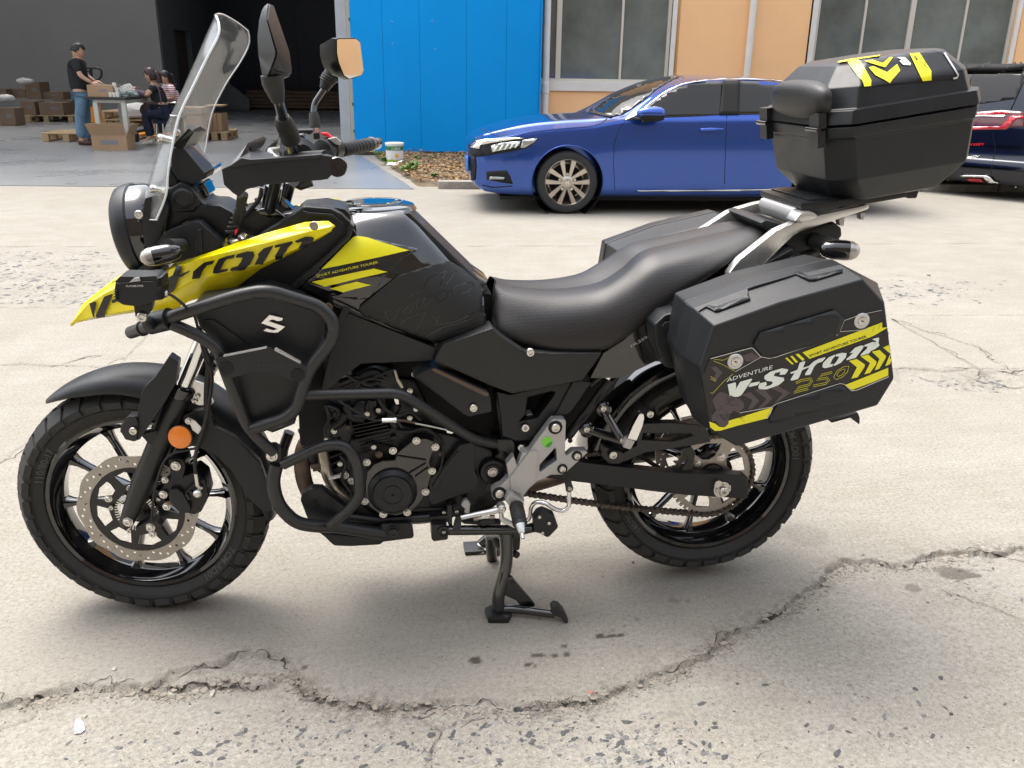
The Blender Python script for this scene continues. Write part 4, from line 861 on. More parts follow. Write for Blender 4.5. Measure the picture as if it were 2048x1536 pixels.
def head(c, face, r, hairm, parent, long=False, tilt=0.):
    """head with jaw, brow, nose, lips, eyes, ears and hair; face = direction looked at"""
    f = face.normalized(); s = f.cross(UP).normalized(); u_ = s.cross(f).normalized()
    bm = bmesh.new(); bmesh.ops.create_uvsphere(bm, u_segments=24, v_segments=18, radius=1)
    def P(x, y, z): return c+f*(x*r)+s*(y*r)+u_*(z*r)
    for v in bm.verts:
        x, y, z = v.co; k = 1-.30*max(0, -z)**1.5*(1 if x < .5 else .7); xx = x*.98*(1-.18*max(0, -z)*(x < 0)); yy = y*.78*k; zz = z*1.22
        if x > .8 and -.25 < z < .12 and abs(y) < .25: xx += .17*(1-abs(y)/.25)*(1-abs(z+.08)/.2 if abs(z+.08) < .2 else 0)
        if x > .5 and z > .1 and z < .3: xx -= .03
        if x > .3 and z < -.75: xx += .14
        v.co = P(xx, yy, zz)
    h = bm_obj('head', bm, K['skin'], parent, 80)
    for sy in (-1, 1):
        bm = bmesh.new(); bmesh.ops.create_uvsphere(bm, u_segments=10, v_segments=8, radius=1)
        for v in bm.verts: x, y, z = v.co; v.co = P(-.02+x*.17, sy*(.80+y*.07), -.05+z*.26)
        bm_obj('ear', bm, K['skin'], h); bm = bmesh.new(); bmesh.ops.create_uvsphere(bm, u_segments=10, v_segments=8, radius=1)
        for v in bm.verts: x, y, z = v.co; v.co = P(.86+x*.07, sy*.30+y*.13, .10+z*.06)
        bm_obj('eye', bm, K['hair'], h)
    bm = bmesh.new(); bmesh.ops.create_uvsphere(bm, u_segments=10, v_segments=6, radius=1)
    for v in bm.verts: x, y, z = v.co; v.co = P(.90+x*.07, y*.22, -.50+z*.05)
    bm_obj('mouth', bm, K['lip'], h)
    bm = bmesh.new(); bmesh.ops.create_uvsphere(bm, u_segments=28, v_segments=20, radius=1)
    for v in bm.verts:
        x, y, z = v.co; w = 1.045+.05*noise.noise(v.co*6)
        v.co = P(x*1.04*w-.04, y*.87*w, z*1.24*w+.03)
    kill = [v for v in bm.verts if ((v.co-c).dot(f) > (.32 if not long else .45)*r and (v.co-c).dot(u_) < .62*r) or ((v.co-c).dot(u_) < (-.28*r if not long else -1.0*r)) or ((v.co-c).dot(f) > .0*r and (v.co-c).dot(u_) < .05*r)]
    bmesh.ops.delete(bm, geom=kill, context='VERTS'); ho = bm_obj('hair', bm, hairm, parent, 80); sd_ = ho.modifiers.new('t', 'SOLIDIFY'); sd_.thickness = .008; sd_.offset = 1
    if long: tube('ponytail', catmull([P(-.8, 0, .2), P(-1.25, .0, -.2), P(-1.25, .0, -1.0), P(-1.1, 0, -1.6)], 4), [.05]*12+[.02], hairm, ho)
    return h
def limb(a, b, *f): return [a.lerp(b, t) for t in f]
# the standing man: faces the bench, arms on the carton
vm = 14.45; q = lambda x, y, dv=0.: atB(x, y, vm+dv)
man = root('person', G(165, 291), 'man standing in black T-shirt and blue jeans with hands on a carton', 'person')
pel, ch_, nk, hd = q(164,190), q(153,135), q(157,116), q(156,103)
shR, shL = q(150,124,-.17), q(160,124,.19); elR, elL = q(161,152,-.24), q(172,150,.20); wrR, wrL = q(184,166,-.20), q(190,163,.12)
hipR, hipL = q(163,197,-.10), q(168,197,.10); knR, knL = q(160,238,-.11), q(172,238,.12); anR, anL = q(163,281,-.13), q(174,281,.13); toR, toL = q(180,289,-.16), q(186,288,.14)
J = dict(pel=(pel, (.13, .16)), wst=(q(157,168), (.115, .145)), ch=(ch_, (.12, .16)), uc=(q(154,124), (.09, .12)), nk=(nk, .052), hb=(q(156,110), .05),
         sR=(shR, .058), sL=(shL, .058), eR=(elR, .042), eL=(elL, .042), wR=(wrR, .028), wL=(wrL, .028), hR=(hipR, .088), hL=(hipL, .088), kR=(knR, .062), kL=(knL, .062), aR=(anR, .045), aL=(anL, .045), tR=(toR, .035), tL=(toL, .035))
E_ = [('pel', 'wst'), ('wst', 'ch'), ('ch', 'uc'), ('uc', 'nk'), ('nk', 'hb'), ('uc', 'sR'), ('uc', 'sL'), ('sR', 'eR'), ('sL', 'eL'), ('eR', 'wR'), ('eL', 'wL'), ('pel', 'hR'), ('pel', 'hL'), ('hR', 'kR'), ('hL', 'kL'), ('kR', 'aR'), ('kL', 'aL'), ('aR', 'tR'), ('aL', 'tL')]
skin_mesh('body', J, E_, K['skin'], man)
S = dict(a=(q(164,187), (.165, .185)), b=(q(158,166), (.155, .175)), c=(ch_, (.150, .178)), d=(q(154,124), (.10, .135)), n=(q(156,118), .062), r=(shR, .078), l=(shL, .078), r1=(shR.lerp(elR, .8), .070), l1=(shL.lerp(elL, .8), .068))
skin_mesh('t_shirt', S, [('a', 'b'), ('b', 'c'), ('c', 'd'), ('d', 'n'), ('d', 'r'), ('d', 'l'), ('r', 'r1'), ('l', 'l1')], K['tshirt'], man)
S = dict(a=(q(164,186), (.14, .165)), r=(hipR, .105), l=(hipL, .105), r1=(knR, .088), l1=(knL, .088), r2=(anR+Vector((0, 0, .02)), .085), l2=(anL+Vector((0, 0, .02)), .085))
skin_mesh('jeans', S, [('a', 'r'), ('a', 'l'), ('r', 'r1'), ('l', 'l1'), ('r1', 'r2'), ('l1', 'l2')], K['jeans'], man)
for a, b in ((anR, toR), (anL, toL)): gz = lambda p, z: Vector((p.x, p.y, z)); tube('shoe', [gz(a, .05)-BX*.05, gz(a, .055), gz(a.lerp(b, .6), .045), gz(b, .035), gz(b, .03)+BX*.03], [.040, .048, .048, .040, .02], K['shoe'], man)
head(hd, (BX*.93+BY*.15-UP*.38), .104, K['hair'], man)
hand(wrR, BX+BY*.2-UP*.1, BY, .17, K['skin'], man); hand(wrL, BX-UP*.15, BY, .17, K['skin'], man)
# seated woman in an apron
vm = 14.55; wo_ = root('person', G(300, 285), 'seated woman in black top and brown apron working at the bench', 'person')
hd, nk, uc, ch_, pel = q(301,151), q(306,166), q(310,172), q(315,190), q(325,222)
shR, shL = q(306,176,-.15), q(311,175,.15); elR, elL = q(294,191,-.2), q(290,188,.22); wrR, wrL = q(270,181,-.1), q(268,176,.1); hipR, hipL = q(322,226,-.1), q(322,226,.1); knR, knL = q(288,228,-.12), q(292,226,.12); anR, anL = q(300,275,-.12), q(304,273,.12); toR, toL = q(289,284,-.14), q(292,281,.14)
J = dict(pel=(pel, (.14, .15)), wst=(q(320,206), (.11, .13)), ch=(ch_, (.105, .135)), uc=(uc, (.075, .10)), nk=(nk, .042), hb=(q(303,160), .042), sR=(shR, .048), sL=(shL, .048), eR=(elR, .036), eL=(elL, .036), wR=(wrR, .025), wL=(wrL, .025), hR=(hipR, .085), hL=(hipL, .085), kR=(knR, .06), kL=(knL, .06), aR=(anR, .042), aL=(anL, .042), tR=(toR, .03), tL=(toL, .03))
skin_mesh('body', J, E_, K['skin'], wo_)
S = dict(a=(q(322,212), (.14, .16)), b=(q(317,195), (.13, .15)), c=(q(312,180), (.12, .14)), d=(uc, (.08, .11)), r=(shR, .066), l=(shL, .066), r1=(shR.lerp(elR, .55), .058), l1=(shL.lerp(elL, .55), .056))
skin_mesh('t_shirt', S, [('a', 'b'), ('b', 'c'), ('c', 'd'), ('d', 'r'), ('d', 'l'), ('r', 'r1'), ('l', 'l1')], K['tshirt'], wo_)
for s_, e_, w_ in ((elR, wrR, 0), (elL, wrL, 0)): tube('sleeve_cover', [s_.lerp(e_, .12), s_.lerp(e_, .5), s_.lerp(e_, .95)], [.045, .052, .035], K['sleeve'], wo_)
S = dict(a=(pel, (.16, .17)), r=(hipR, .10), l=(hipL, .10), r1=(knR, .078), l1=(knL, .078), r2=(anR, .062), l2=(anL, .062))
skin_mesh('trousers', S, [('a', 'r'), ('a', 'l'), ('r', 'r1'), ('l', 'l1'), ('r1', 'r2'), ('l1', 'l2')], K['darkjeans'], wo_)
S = dict(a=(q(318,200), (.15, .165)), b=(q(316,216), (.16, .18)), c=(q(300,224), (.11, .22)), d=(q(296,238), (.10, .2)))
skin_mesh('apron', S, [('a', 'b'), ('b', 'c'), ('c', 'd')], K['apron'], wo_)
tube('apron_strap', catmull([q(306,168,-.11), q(316,176,-.16), q(321,195,-.17), q(322,208,-.18)], 4), .012, K['sleeve'], wo_)
for a, b in ((anR, toR), (anL, toL)): tube('shoe', [gz(a, .055)+BX*.04, gz(a, .06), gz(a.lerp(b, .6), .045), gz(b, .035), gz(b, .03)-BX*.03], [.038, .046, .046, .038, .02], K['shoew'], wo_)
head(hd, (-BX*.95+BY*.1-UP*.25), .098, K['hair2'], wo_, True)
hand(wrR, -BX+BY*.1+UP*.1, BY, .15, K['skin'], wo_); hand(wrL, -BX+UP*.1, BY, .15, K['skin'], wo_)
# second woman behind
vm = 15.5; w2 = root('person', G(345, 275), 'woman with bangs in a striped shirt behind the aproned woman', 'person')
hd, uc, ch_, pel = q(331,156), q(338,173), q(342,190), q(350,218)
shR, shL = q(343,177,-.15), q(330,176,.15); elR, elL = q(348,196,-.2), q(326,196,.2); wrR, wrL = q(325,198,-.15), q(315,198,.1); hipR, hipL = q(348,222,-.1), q(348,222,.1); knR, knL = q(320,226,-.12), q(322,226,.12); anR, anL = q(325,268,-.12), q(328,268,.12); toR, toL = q(314,274,-.12), q(316,274,.12)
J = dict(pel=(pel, (.14, .15)), wst=(q(346,203), (.11, .13)), ch=(ch_, (.105, .135)), uc=(uc, (.075, .10)), nk=(q(335,168), .042), hb=(q(333,163), .042), sR=(shR, .048), sL=(shL, .048), eR=(elR, .036), eL=(elL, .036), wR=(wrR, .025), wL=(wrL, .025), hR=(hipR, .085), hL=(hipL, .085), kR=(knR, .06), kL=(knL, .06), aR=(anR, .042), aL=(anL, .042), tR=(toR, .03), tL=(toL, .03))
skin_mesh('body', J, E_, K['skin'], w2)
S = dict(a=(q(348,208), (.14, .16)), b=(q(344,192), (.13, .15)), c=(q(341,181), (.12, .14)), d=(uc, (.08, .11)), r=(shR, .066), l=(shL, .066), r1=(shR.lerp(elR, .7), .055), l1=(shL.lerp(elL, .7), .055))
skin_mesh('striped_shirt', S, [('a', 'b'), ('b', 'c'), ('c', 'd'), ('d', 'r'), ('d', 'l'), ('r', 'r1'), ('l', 'l1')], K['stripe'], w2)
S = dict(a=(pel, (.16, .17)), r=(hipR, .10), l=(hipL, .10), r1=(knR, .078), l1=(knL, .078), r2=(anR, .062), l2=(anL, .062))
skin_mesh('trousers', S, [('a', 'r'), ('a', 'l'), ('r', 'r1'), ('l', 'l1'), ('r1', 'r2'), ('l1', 'l2')], K['darkjeans'], w2)
for a, b in ((anR, toR), (anL, toL)): tube('shoe', [gz(a, .055)+BX*.04, gz(a, .06), gz(a.lerp(b, .6), .045), gz(b, .035), gz(b, .03)-BX*.03], [.038, .046, .046, .038, .02], K['shoe'], w2)
head(hd, (-BX*.75-BY*.5-UP*.3), .098, K['hair'], w2, True)
hand(wrR, -BX, BY, .15, K['skin'], w2); hand(wrL, -BX, BY, .15, K['skin'], w2)
bbox('stool', toB(q(350,235))[0]-.17, toB(q(350,235))[0]+.17, 15.35, 15.7, .40, .45, K['frame'], None, bev=.02, label='low dark stool under the woman in the striped shirt', cat='stool')
# paint bucket
g = G(790, 330); bk = root('paint_bucket', (g.x, g.y, .03), 'white and green paint bucket with a yellow sun at the blue door', 'bucket', fixed=False)
R_ = .133; K['bucket'] = mat('bucket_white', (.74, .75, .74), .35); K['bgreen'] = mat('bucket_green', (.03, .17, .05), .35); K['blime'] = mat('bucket_lime', (.25, .50, .05), .35)
lathe('pail', (0, 0, 0), (0, 0, 1), [(R_*.93, 0), (R_*.94, .005), (R_*.985, .262)], K['bucket'], bk, 40); lathe('lid', (0, 0, .262), (0, 0, 1), [(R_*1.0, 0), (R_*1.045, .004), (R_*1.045, .026), (R_*.97, .030), (R_*.95, .024), (0, .022)], K['bucket'], bk, 40)
for z0, z1, m in ((.186, .246, 'bgreen'), (.010, .055, 'blime')): lathe('colour_band', (0, 0, 0), (0, 0, 1), [(R_*(.94+.045*z0/.262)+.001, z0), (R_*(.94+.045*z1/.262)+.001, z1)], K[m], bk, 40, cap=False)
V, F = text2('三棵树', 1.); 
if V:
    xs_ = [v.x for v in V]; hh = max(v.y for v in V); sc_ = .036/hh; ft = lambda v: (lambda a: Vector(((R_+.0028)*math.sin(a), -(R_+.0028)*math.cos(a), .196+v.y*sc_)))((v.x-(min(xs_)+max(xs_))/2)*sc_/R_*1.1+.12); mesh('lettering', [ft(v) for v in V], F, K['white_print'], bk, smooth=False)
pts = [(.030*math.cos(a)*(1 if k % 2 else .72), .030*math.sin(a)*(1 if k % 2 else .72)) for k in range(24) for a in [k*math.pi/12]]
extrude2('sun_emblem', pts, (), lambda p: (lambda a: Vector(((R_*.975+.003)*math.sin(a), -(R_*.975+.003)*math.cos(a), .115+p[1])))(p[0]/R_+.22), lambda p: (lambda a: Vector(((R_*.975+.001)*math.sin(a), -(R_*.975+.001)*math.cos(a), .115+p[1])))(p[0]/R_+.22), mat('sun_print', (.85, .42, .01), .4), bk)
# ================================================================== CARS
def carpaint(name, col, rough=.16):
    m = mat(name, col, rough, metal=.8, coat=1., rvar=.02, vscale=3.); return m
K['carblue'] = carpaint('blue_car_paint', (.024, .085, .40), .22); K['carblack'] = carpaint('black_car_paint', (.012, .014, .024), .15)
K['carglass'] = mat('dark_car_glass', (.016, .014, .012), .03, spec=.55); K['cartyre'] = mat('car_tyre', (.022, .022, .024), .7, var=.2, vscale=20)
K['alloy'] = mat('alloy_wheel', (.55, .50, .44), .28, metal=.85); K['darkwell'] = mat('dark_well', (.006, .006, .006), .8); K['headlamp'] = mat('headlamp_glass', (.42, .44, .43), .08, metal=.6, coat=1.)
K['tail'] = mat('red_tail_lamp', (.55, .01, .02), .12, coat=1.); K['tail2'] = mat('dark_tail_lamp', (.10, .004, .006), .1, coat=1.); K['plateblue'] = mat('blue_number_plate', (.03, .16, .50), .4)
def interp(tab, x):
    for (a, ya), (b, yb) in zip(tab, tab[1:]):
        if x <= b: t = max(0, (x-a)/(b-a)); t = t; return ya+(yb-ya)*t
    return tab[-1][1]
VC = 7.5
tW = [(1.04,.60),(1.07,.68),(1.12,.735),(1.2,.785),(1.35,.83),(1.6,.862),(2.0,.872),(3,.875),(4.6,.87),(5.2,.83),(5.45,.74),(5.58,.62)]
tB = [(1.04,.36),(1.07,.29),(1.12,.24),(1.2,.195),(1.4,.168),(2,.155),(5.0,.16),(5.4,.22),(5.58,.36)]
tS = [(1.04,.60),(1.07,.64),(1.12,.672),(1.2,.69),(1.4,.722),(1.63,.778),(1.92,.812),(2.235,.838),(2.4,.875),(2.6,.905),(4,.925),(4.6,.94),(5.2,.92),(5.45,.87),(5.58,.78)]
tT = [(1.04,.625),(1.07,.668),(1.12,.708),(1.2,.752),(1.39,.822),(1.62,.873),(1.9,.908),(2.2,.928),(2.3,.95),(2.6,1.135),(2.89,1.25),(3.15,1.307),(3.46,1.328),(4.1,1.315),(4.5,1.25),(4.95,1.06),(5.2,.98),(5.45,.93),(5.58,.84)]
tR = [(1.04,.615),(1.12,.695),(1.2,.73),(1.4,.785),(1.62,.835),(1.92,.868),(2.235,.89),(2.4,.905),(2.573,.94),(2.78,1.085),(3.02,1.205),(3.26,1.252),(3.9,1.262),(4.3,1.225),(4.8,1.05),(5.0,.98),(5.2,.96),(5.58,.82)]
tRW = [(1.04,.45),(1.2,.58),(1.6,.66),(2.235,.70),(2.45,.76),(2.6,.74),(3.0,.66),(3.4,.635),(4.1,.635),(4.6,.68),(5.0,.70),(5.58,.5)]
def section(u):
    w, zb, zs, zt, zr, rw = (interp(t, u) for t in (tW, tB, tS, tT, tR, tRW)); rw = min(rw, w-.04); h = zs-zb
    return [(0, zb), (w*.80, zb), (w*.955, zb+h*.06), (w*.985, zb+h*.25), (w, zb+h*.52), (w*.995, zb+h*.74), (w*.985, zb+h*.83), (w*.962, zs-.004), (w*.962-.022, zs+.012 if zr-zs < .09 else zs+.02), (rw+.02, zr-.012 if zr-zs > .09 else zr-.006), (rw-.03, zr+.012), (rw*.62, zr+(zt-zr)*.72), (0, zt)]
us = [1.04, 1.05, 1.07, 1.09, 1.12, 1.16, 1.2, 1.27, 1.35, 1.45, 1.55, 1.7, 1.85, 2.0, 2.1, 2.2, 2.27, 2.34, 2.42, 2.5, 2.58, 2.68, 2.8, 2.92, 3.05, 3.2, 3.4, 3.7, 4.0, 4.2, 4.4, 4.6, 4.8, 5.0, 5.2, 5.35, 5.45, 5.52, 5.58]
rings = []
for u in us:
    s = [Vector((a, b, 0)) for a, b in section(u)]; full = s+[Vector((-p.x, p.y, 0)) for p in s[-2:0:-1]]
    fine = []
    n = len(full)
    for i in range(n):
        a, b, c, d = full[i-1], full[i], full[(i+1) % n], full[(i+2) % n]
        for k in range(3):
            t = k/3; fine.append(.5*((2*b)+(c-a)*t+(2*a-5*b+4*c-d)*t*t+(3*b-a-3*c+d)*t**3) if i not in (0, n-1) else b.lerp(c, t))
    bow = lambda p: 0
    rings.append([BW(u, VC-p.x, p.y) for p in fine])
car = root('parked_car', BW(3.3, VC), 'metallic blue sedan parked in front of the orange building', 'car')
body = loft('body', rings, K['carblue'], None, sub=3, ang=40)
WU, WV, WZ, WR = 2.005, 6.66, .307, .302
def cut(body, cs):
    cutters = []
    for (u, v, r, d) in cs:
        V, F = lathe_data(BW(u, v-.25, WZ), BY, [(r, 0), (r, d+.25)], 56); me = bpy.data.meshes.new('c'); me.from_pydata([tuple(x) for x in V], [], F); o = bpy.data.objects.new('c', me); COL.objects.link(o); cutters.append(o)
        b = body.modifiers.new('b', 'BOOLEAN'); b.operation = 'DIFFERENCE'; b.object = o; b.solver = 'EXACT'
    dg = bpy.context.evaluated_depsgraph_get(); dg.update(); nm = bpy.data.meshes.new_from_object(body.evaluated_get(dg)); body.modifiers.clear(); old = body.data; body.data = nm
    for c in cutters: bpy.data.objects.remove(c)
    nm.materials.clear(); nm.materials.append(K['carblue'] if old.materials[0] == K['carblue'] else old.materials[0]); nm.polygons.foreach_set('material_index', [0]*len(nm.polygons)); shade(nm, 40)
cartree = bvh(body)
cut(body, [(WU, 6.63, .358, .30), (WU+2.62, 6.63, .358, .30)])
body.parent = car; body.matrix_parent_inverse = Matrix.Translation(-car.location)
for u in (WU, WU+2.62): lathe('wheel_well', BW(u, 6.66, WZ), BY, [(.354, -.02), (.354, .29), (0, .29)], K['darkwell'], car, 48, cap=False)
z5 = Z(920, 130, 4.956); z2 = Z(700, 0, 2.926); z3 = Z(1400, 0, 3.0725)
def cd(name, pts, m, parent=None, off=.004, th=.003, **k): return decal(name, [pts], cartree, K[m] if isinstance(m, str) else m, parent or car, off=off, th=th, step=9., **k)
ws = cd('windscreen', [(1172,226.5),(1190,216),(1213,200),(1235,185.5),(1262,174),(1290,164.5),(1318,158),(1345,153.5),(1366,151.5),(1349,158),(1330,168),(1312,180),(1285,202),(1262,219),(1243,230),(1225,234),(1210,233)], 'carglass', off=.005)
wr_ = P2(1176,225,1192,224,1226,233,1222,236,1200,231); cd('wiper_cowl', wr_, 'darkwell', off=.009)
g1 = cd('side_window', [(1268,235.5),(1290,218),(1315,199),(1335,185),(1360,174),(1385,167),(1415,163.5),(1447,162.5),(1443,196),(1439,229.5),(1400,232),(1330,235)], 'carglass', off=.004)
cd('pillar_trim', [(1446,162.5),(1480,162),(1478,229.5),(1439,230)], 'darkwell', off=.009)
cd('side_window', [(1474,162),(1545,163),(1590,170),(1590,226),(1545,228),(1471,229.5)], 'carglass', off=.004)
cd('corner_trim', [(1250,239),(1266,236),(1290,236),(1290,240),(1252,241)], 'darkwell', off=.006)
ch_l = [(1251,240),(1270,231),(1295,212),(1317,194),(1337,181),(1361,170.5),(1386,163.5),(1415,160),(1450,158.5),(1500,158.5),(1545,160),(1580,165)]
cd('chrome_trim', stroke(ch_l, 2.8), 'chrome', off=.008); cd('chrome_trim', stroke([(1275,381),(1330,381),(1400,381),(1480,380),(1575,378)], 2.2), 'chrome', off=.010)
hl = cd('headlight', z5(203,795, 300,775, 540,738, 640,727, 780,722, 762,748, 735,775, 690,805, 640,830, 460,862, 300,893, 228,903, 206,860), 'darkwell', off=.005)
cd('lamp_unit', z5(310,800, 420,775, 600,755, 585,800, 470,835, 320,865), 'headlamp', hl, off=.012, th=.01); cd('lamp_unit', z5(620,745, 770,727, 730,770, 640,822, 600,822), 'headlamp', hl, off=.010)
for i in range(5): cd('lamp_fin', z5(330+i*52,862-i*9, 350+i*52,858-i*9, 385+i*52,800-i*9, 365+i*52,803-i*9), 'white_print', hl, off=.019)
cd('grille_bar', z5(96,722, 140,748, 240,742, 560,722, 640,727, 540,738, 300,775, 205,795, 195,830, 112,818, 98,770), 'chrome', off=.011, th=.006)
cd('grille', z5(108,822, 195,832, 207,862, 226,902, 150,912, 112,890), 'darkwell', off=.006); cd('grille', z5(112,900, 155,915, 162,1000, 150,1180, 112,1175), 'darkwell', off=.006)
pl_ = cd('number_plate', z5(74,892, 104,905, 108,1130, 82,1105), 'plateblue', off=.03, th=.006)
fg = cd('fog_lamp_recess', z5(262,1058, 380,1048, 465,1046, 500,1105, 525,1180, 430,1168, 265,1135), 'darkwell', off=.004); cd('fog_lamp', z5(288,1132, 302,1103, 442,1110, 436,1132), 'headlamp', fg, off=.012)
for ln, w in ((z5(205,635, 300,672, 410,722), .9), (z5(540,722, 620,690, 700,670, 900,645, 1100,628, 1280,615, 1400,580, 1470,520), 1.0), (z5(1645,545, 1590,620, 1555,690, 1527,790, 1522,1000, 1535,1240), 1.0), (z3(168,500, 165,720, 158,900, 150,1130), 1.0), ([(1205,391),(1300,391),(1400,391),(1570,389)], .8), (z5(230,900, 500,860, 660,820, 770,800), .7), (z5(220,1190, 330,1215, 520,1200), 2.)):
    cd('panel_gap', stroke(ln, w), 'darkwell', off=.003, th=0)
cd('door_handle', z3(0,792, 60,786, 140,790, 143,800, 60,806, 0,808), 'carblue', off=.024, th=.02); cd('door_handle', z3(460,792, 520,786, 560,790, 560,802, 460,804), 'carblue', off=.024, th=.02)
# arch lip
for u in (WU, WU+2.62):
    V = []; r1 = .355
    pth = [BW(u-r1*math.cos(a), 0, WZ+r1*math.sin(a)) for a in [math.radians(-20+i*220/28) for i in range(29)]]
    out = []
    for p in pth:
        uu, _, zz = toB(p); h = cartree.ray_cast(BW(uu, 6.0, zz), BY)
        if h[0] is not None: out.append(h[0]-BY*.001)
    tube('arch_lip', out, .006, K['carblue'], car, 8)
# door mirror
mc = atB(1301, 227, 6.50); mir = loft('door_mirror', [[mc+BX*x+BY*(-s*.5*math.cos(a)*.9)+UP*(s*.42*math.sin(a)) for a in [2*math.pi*k/16 for k in range(16)]] for x, s in ((-.13,.03),(-.11,.09),(-.06,.135),(0,.15),(.07,.15),(.12,.12),(.135,.06))], K['carblue'], car, sub=2)
loft('mirror_cap', [[mc+BX*x+BY*(-s*.5*math.cos(a)*.93)+UP*(-.008+s*.44*min(-.12, math.sin(a))) for a in [2*math.pi*k/16 for k in range(16)]] for x, s in ((-.10,.09),(-.06,.137),(0,.153),(.07,.153),(.125,.12))], K['darkwell'], mir, sub=1)
tube('mirror_arm', [mc+UP*(-.05)+BY*.02, mc+UP*(-.085)+BY*.14+BX*(-.03)], .018, K['darkwell'], mir, 8)
# wheels
def car_wheel(u, v, parent, r=WR, spokes=True):
    c = BW(u, v, r+.004); w = lathe('wheel', c, -BY, [(r*.735, -.10), (r*.95, -.10), (r, -.07), (r*1.0, .045), (r*.985, .065), (r*.94, .082), (r*.82, .088), (r*.745, .080), (r*.735, .06)], K['cartyre'], parent, 64, cap=False)
    lathe('rim', c, -BY, [(r*.742, .078), (r*.725, .083), (r*.70, .072), (r*.69, .02), (r*.60, -.06), (r*.2, -.07), (0, -.07)], K['alloy'], w, 64, cap=False); lathe('brake_drum', c, -BY, [(r*.55, -.05), (r*.55, -.03), (0, -.03)], K['darkwell'], w, 32)
    if not spokes: return w
    parts = []
    for k in range(5):
        a = math.radians(90+72*k+36)
        for s in (-1, 1):
            d0 = a+s*.16; d1 = a+s*.30; wd0, wd1 = .022, .050
            p0 = BX*math.cos(d0)+UP*math.sin(d0); p1 = BX*math.cos(d1)+UP*math.sin(d1); t0 = BX*(-math.sin(d1))+UP*math.cos(d1)
            q = [c+p0*r*.16-t0*wd0*.5, c+p0*r*.16+t0*wd0*.5, c+p1*r*.705+t0*(wd1*.7 if s > 0 else wd1*.25), c+p1*r*.705-t0*(wd1*.25 if s > 0 else wd1*.7)]
            V = [x-BY*(.055 if i < 2 else .074) for i, x in enumerate(q)]+[x-BY*.03 for x in q]
            parts.append((V, [(0, 1, 2, 3), (7, 6, 5, 4), (0, 4, 5, 1), (1, 5, 6, 2), (2, 6, 7, 3), (3, 7, 4, 0)]))
    multi('spoke_set', parts, K['alloy'], w, ang=20); lathe('hub_cap', c, -BY, [(r*.20, .02), (r*.20, .056), (r*.13, .066), (r*.12, .060), (0, .062)], K['alloy'], w, 32)
    for k in range(5):
        a = math.radians(90+72*k); bolt(c-BY*.05+(BX*math.cos(a)+UP*math.sin(a))*r*.26, .011, -BY, 'steel', w, True, .012, 'wheel_nut')
    h = r*.07
    multi('emblem', [box_data(c-BY*.065+BX*(s*h*.55), (h*.28, .004, h*1.5), ROTB) for s in (-1, 1)]+[box_data(c-BY*.065, (h*1.0, .004, h*.3), ROTB)], K['chrome'], w); return w
car_wheel(WU, WV+.06, car); car_wheel(WU+2.62, WV+.06, car)
bbox('under_tray', 1.35, 5.3, 6.75, 8.25, .125, .16, K['darkwell'], car)
# black people carrier, seen from its rear corner
van = root('parked_van', BW(7.6, 8.4), 'black people carrier behind the top case at the right edge', 'van')
e1 = BX*.80+BY*.60; e2 = BX*(-.6)+BY*.8; A0 = BW(7.50, 7.42)      # near rear corner; e1 to the front, e2 across to the far side
def vring(z, i0, ins, L=4.4, Wd=1.74):
    pts = []
    x0, x1, y0, y1 = i0, L-ins, ins, Wd-ins; r = .16
    for cx, cy, a0 in ((x0+r, y0+r, 180), (x1-r, y0+r, 270), (x1-r, y1-r, 0), (x0+r, y1-r, 90)):
        for k in range(7): a = math.radians(a0+k*15); pts.append(A0+e1*(cx+r*math.cos(a))+e2*(cy+r*math.sin(a))+UP*z)
    return pts
vb = loft('body', [vring(*a) for a in ((.17,.10,.10),(.19,.05,.04),(.30,.0,.01),(.42,.0,.0),(.46,.035,.0),(.48,.06,.0),(.70,.05,-.005),(.86,.05,.0),(.93,.07,.015),(1.15,.13,.08),(1.36,.21,.15),(1.42,.25,.18),(1.47,.33,.25),(1.49,.5,.4))], K['carblack'], van, sub=2, ang=50)
vt = bvh(vb); zv = Z(1880, 100, 4.518)
def vd(name, pts, m, parent=None, off=.006, th=.003): return decal(name, [pts], vt, K[m], parent or van, off=off, th=th, step=9.)
vd('rear_window', zv(215,440, 300,200, 520,198, 755,190, 759,240, 690,440, 420,478, 250,500), 'carglass'); vd('spoiler', zv(100,90, 200,112, 580,108, 700,130, 759,165, 759,182, 600,198, 250,198, 100,190), 'darkwell', off=.05, th=.04)
tl = vd('tail_lamp', zv(250,560, 350,562, 560,545, 640,552, 759,560, 759,690, 640,700, 600,720, 310,722, 250,720), 'tail2', off=.012, th=.006)
vd('lamp_bar', zv(250,690, 470,692, 560,688, 610,640, 640,600, 759,597, 759,622, 690,625, 650,670, 600,715, 310,720, 250,718), 'tail', tl, off=.02); vd('lamp_bar', zv(250,566, 400,563, 540,556, 620,562, 640,582, 400,590, 250,590), 'tail', tl, off=.018); vd('chrome_trim', zv(250,596, 345,594, 590,590, 605,600, 580,612, 345,608, 250,610), 'silver_print', tl, off=.024)
rf = vd('bumper_lamp', zv(195,1130, 400,1132, 470,1212, 210,1195), 'darkwell', off=.004); vd('reflector', zv(245,1158, 370,1163, 395,1190, 262,1180), 'tail', rf, off=.012); vd('chrome_trim', zv(185,1125, 400,1130, 430,1132, 460,1145, 500,1185, 560,1200, 759,1240, 759,1262, 560,1232, 480,1218, 440,1190, 400,1148, 190,1138), 'chrome', off=.022, th=.01)
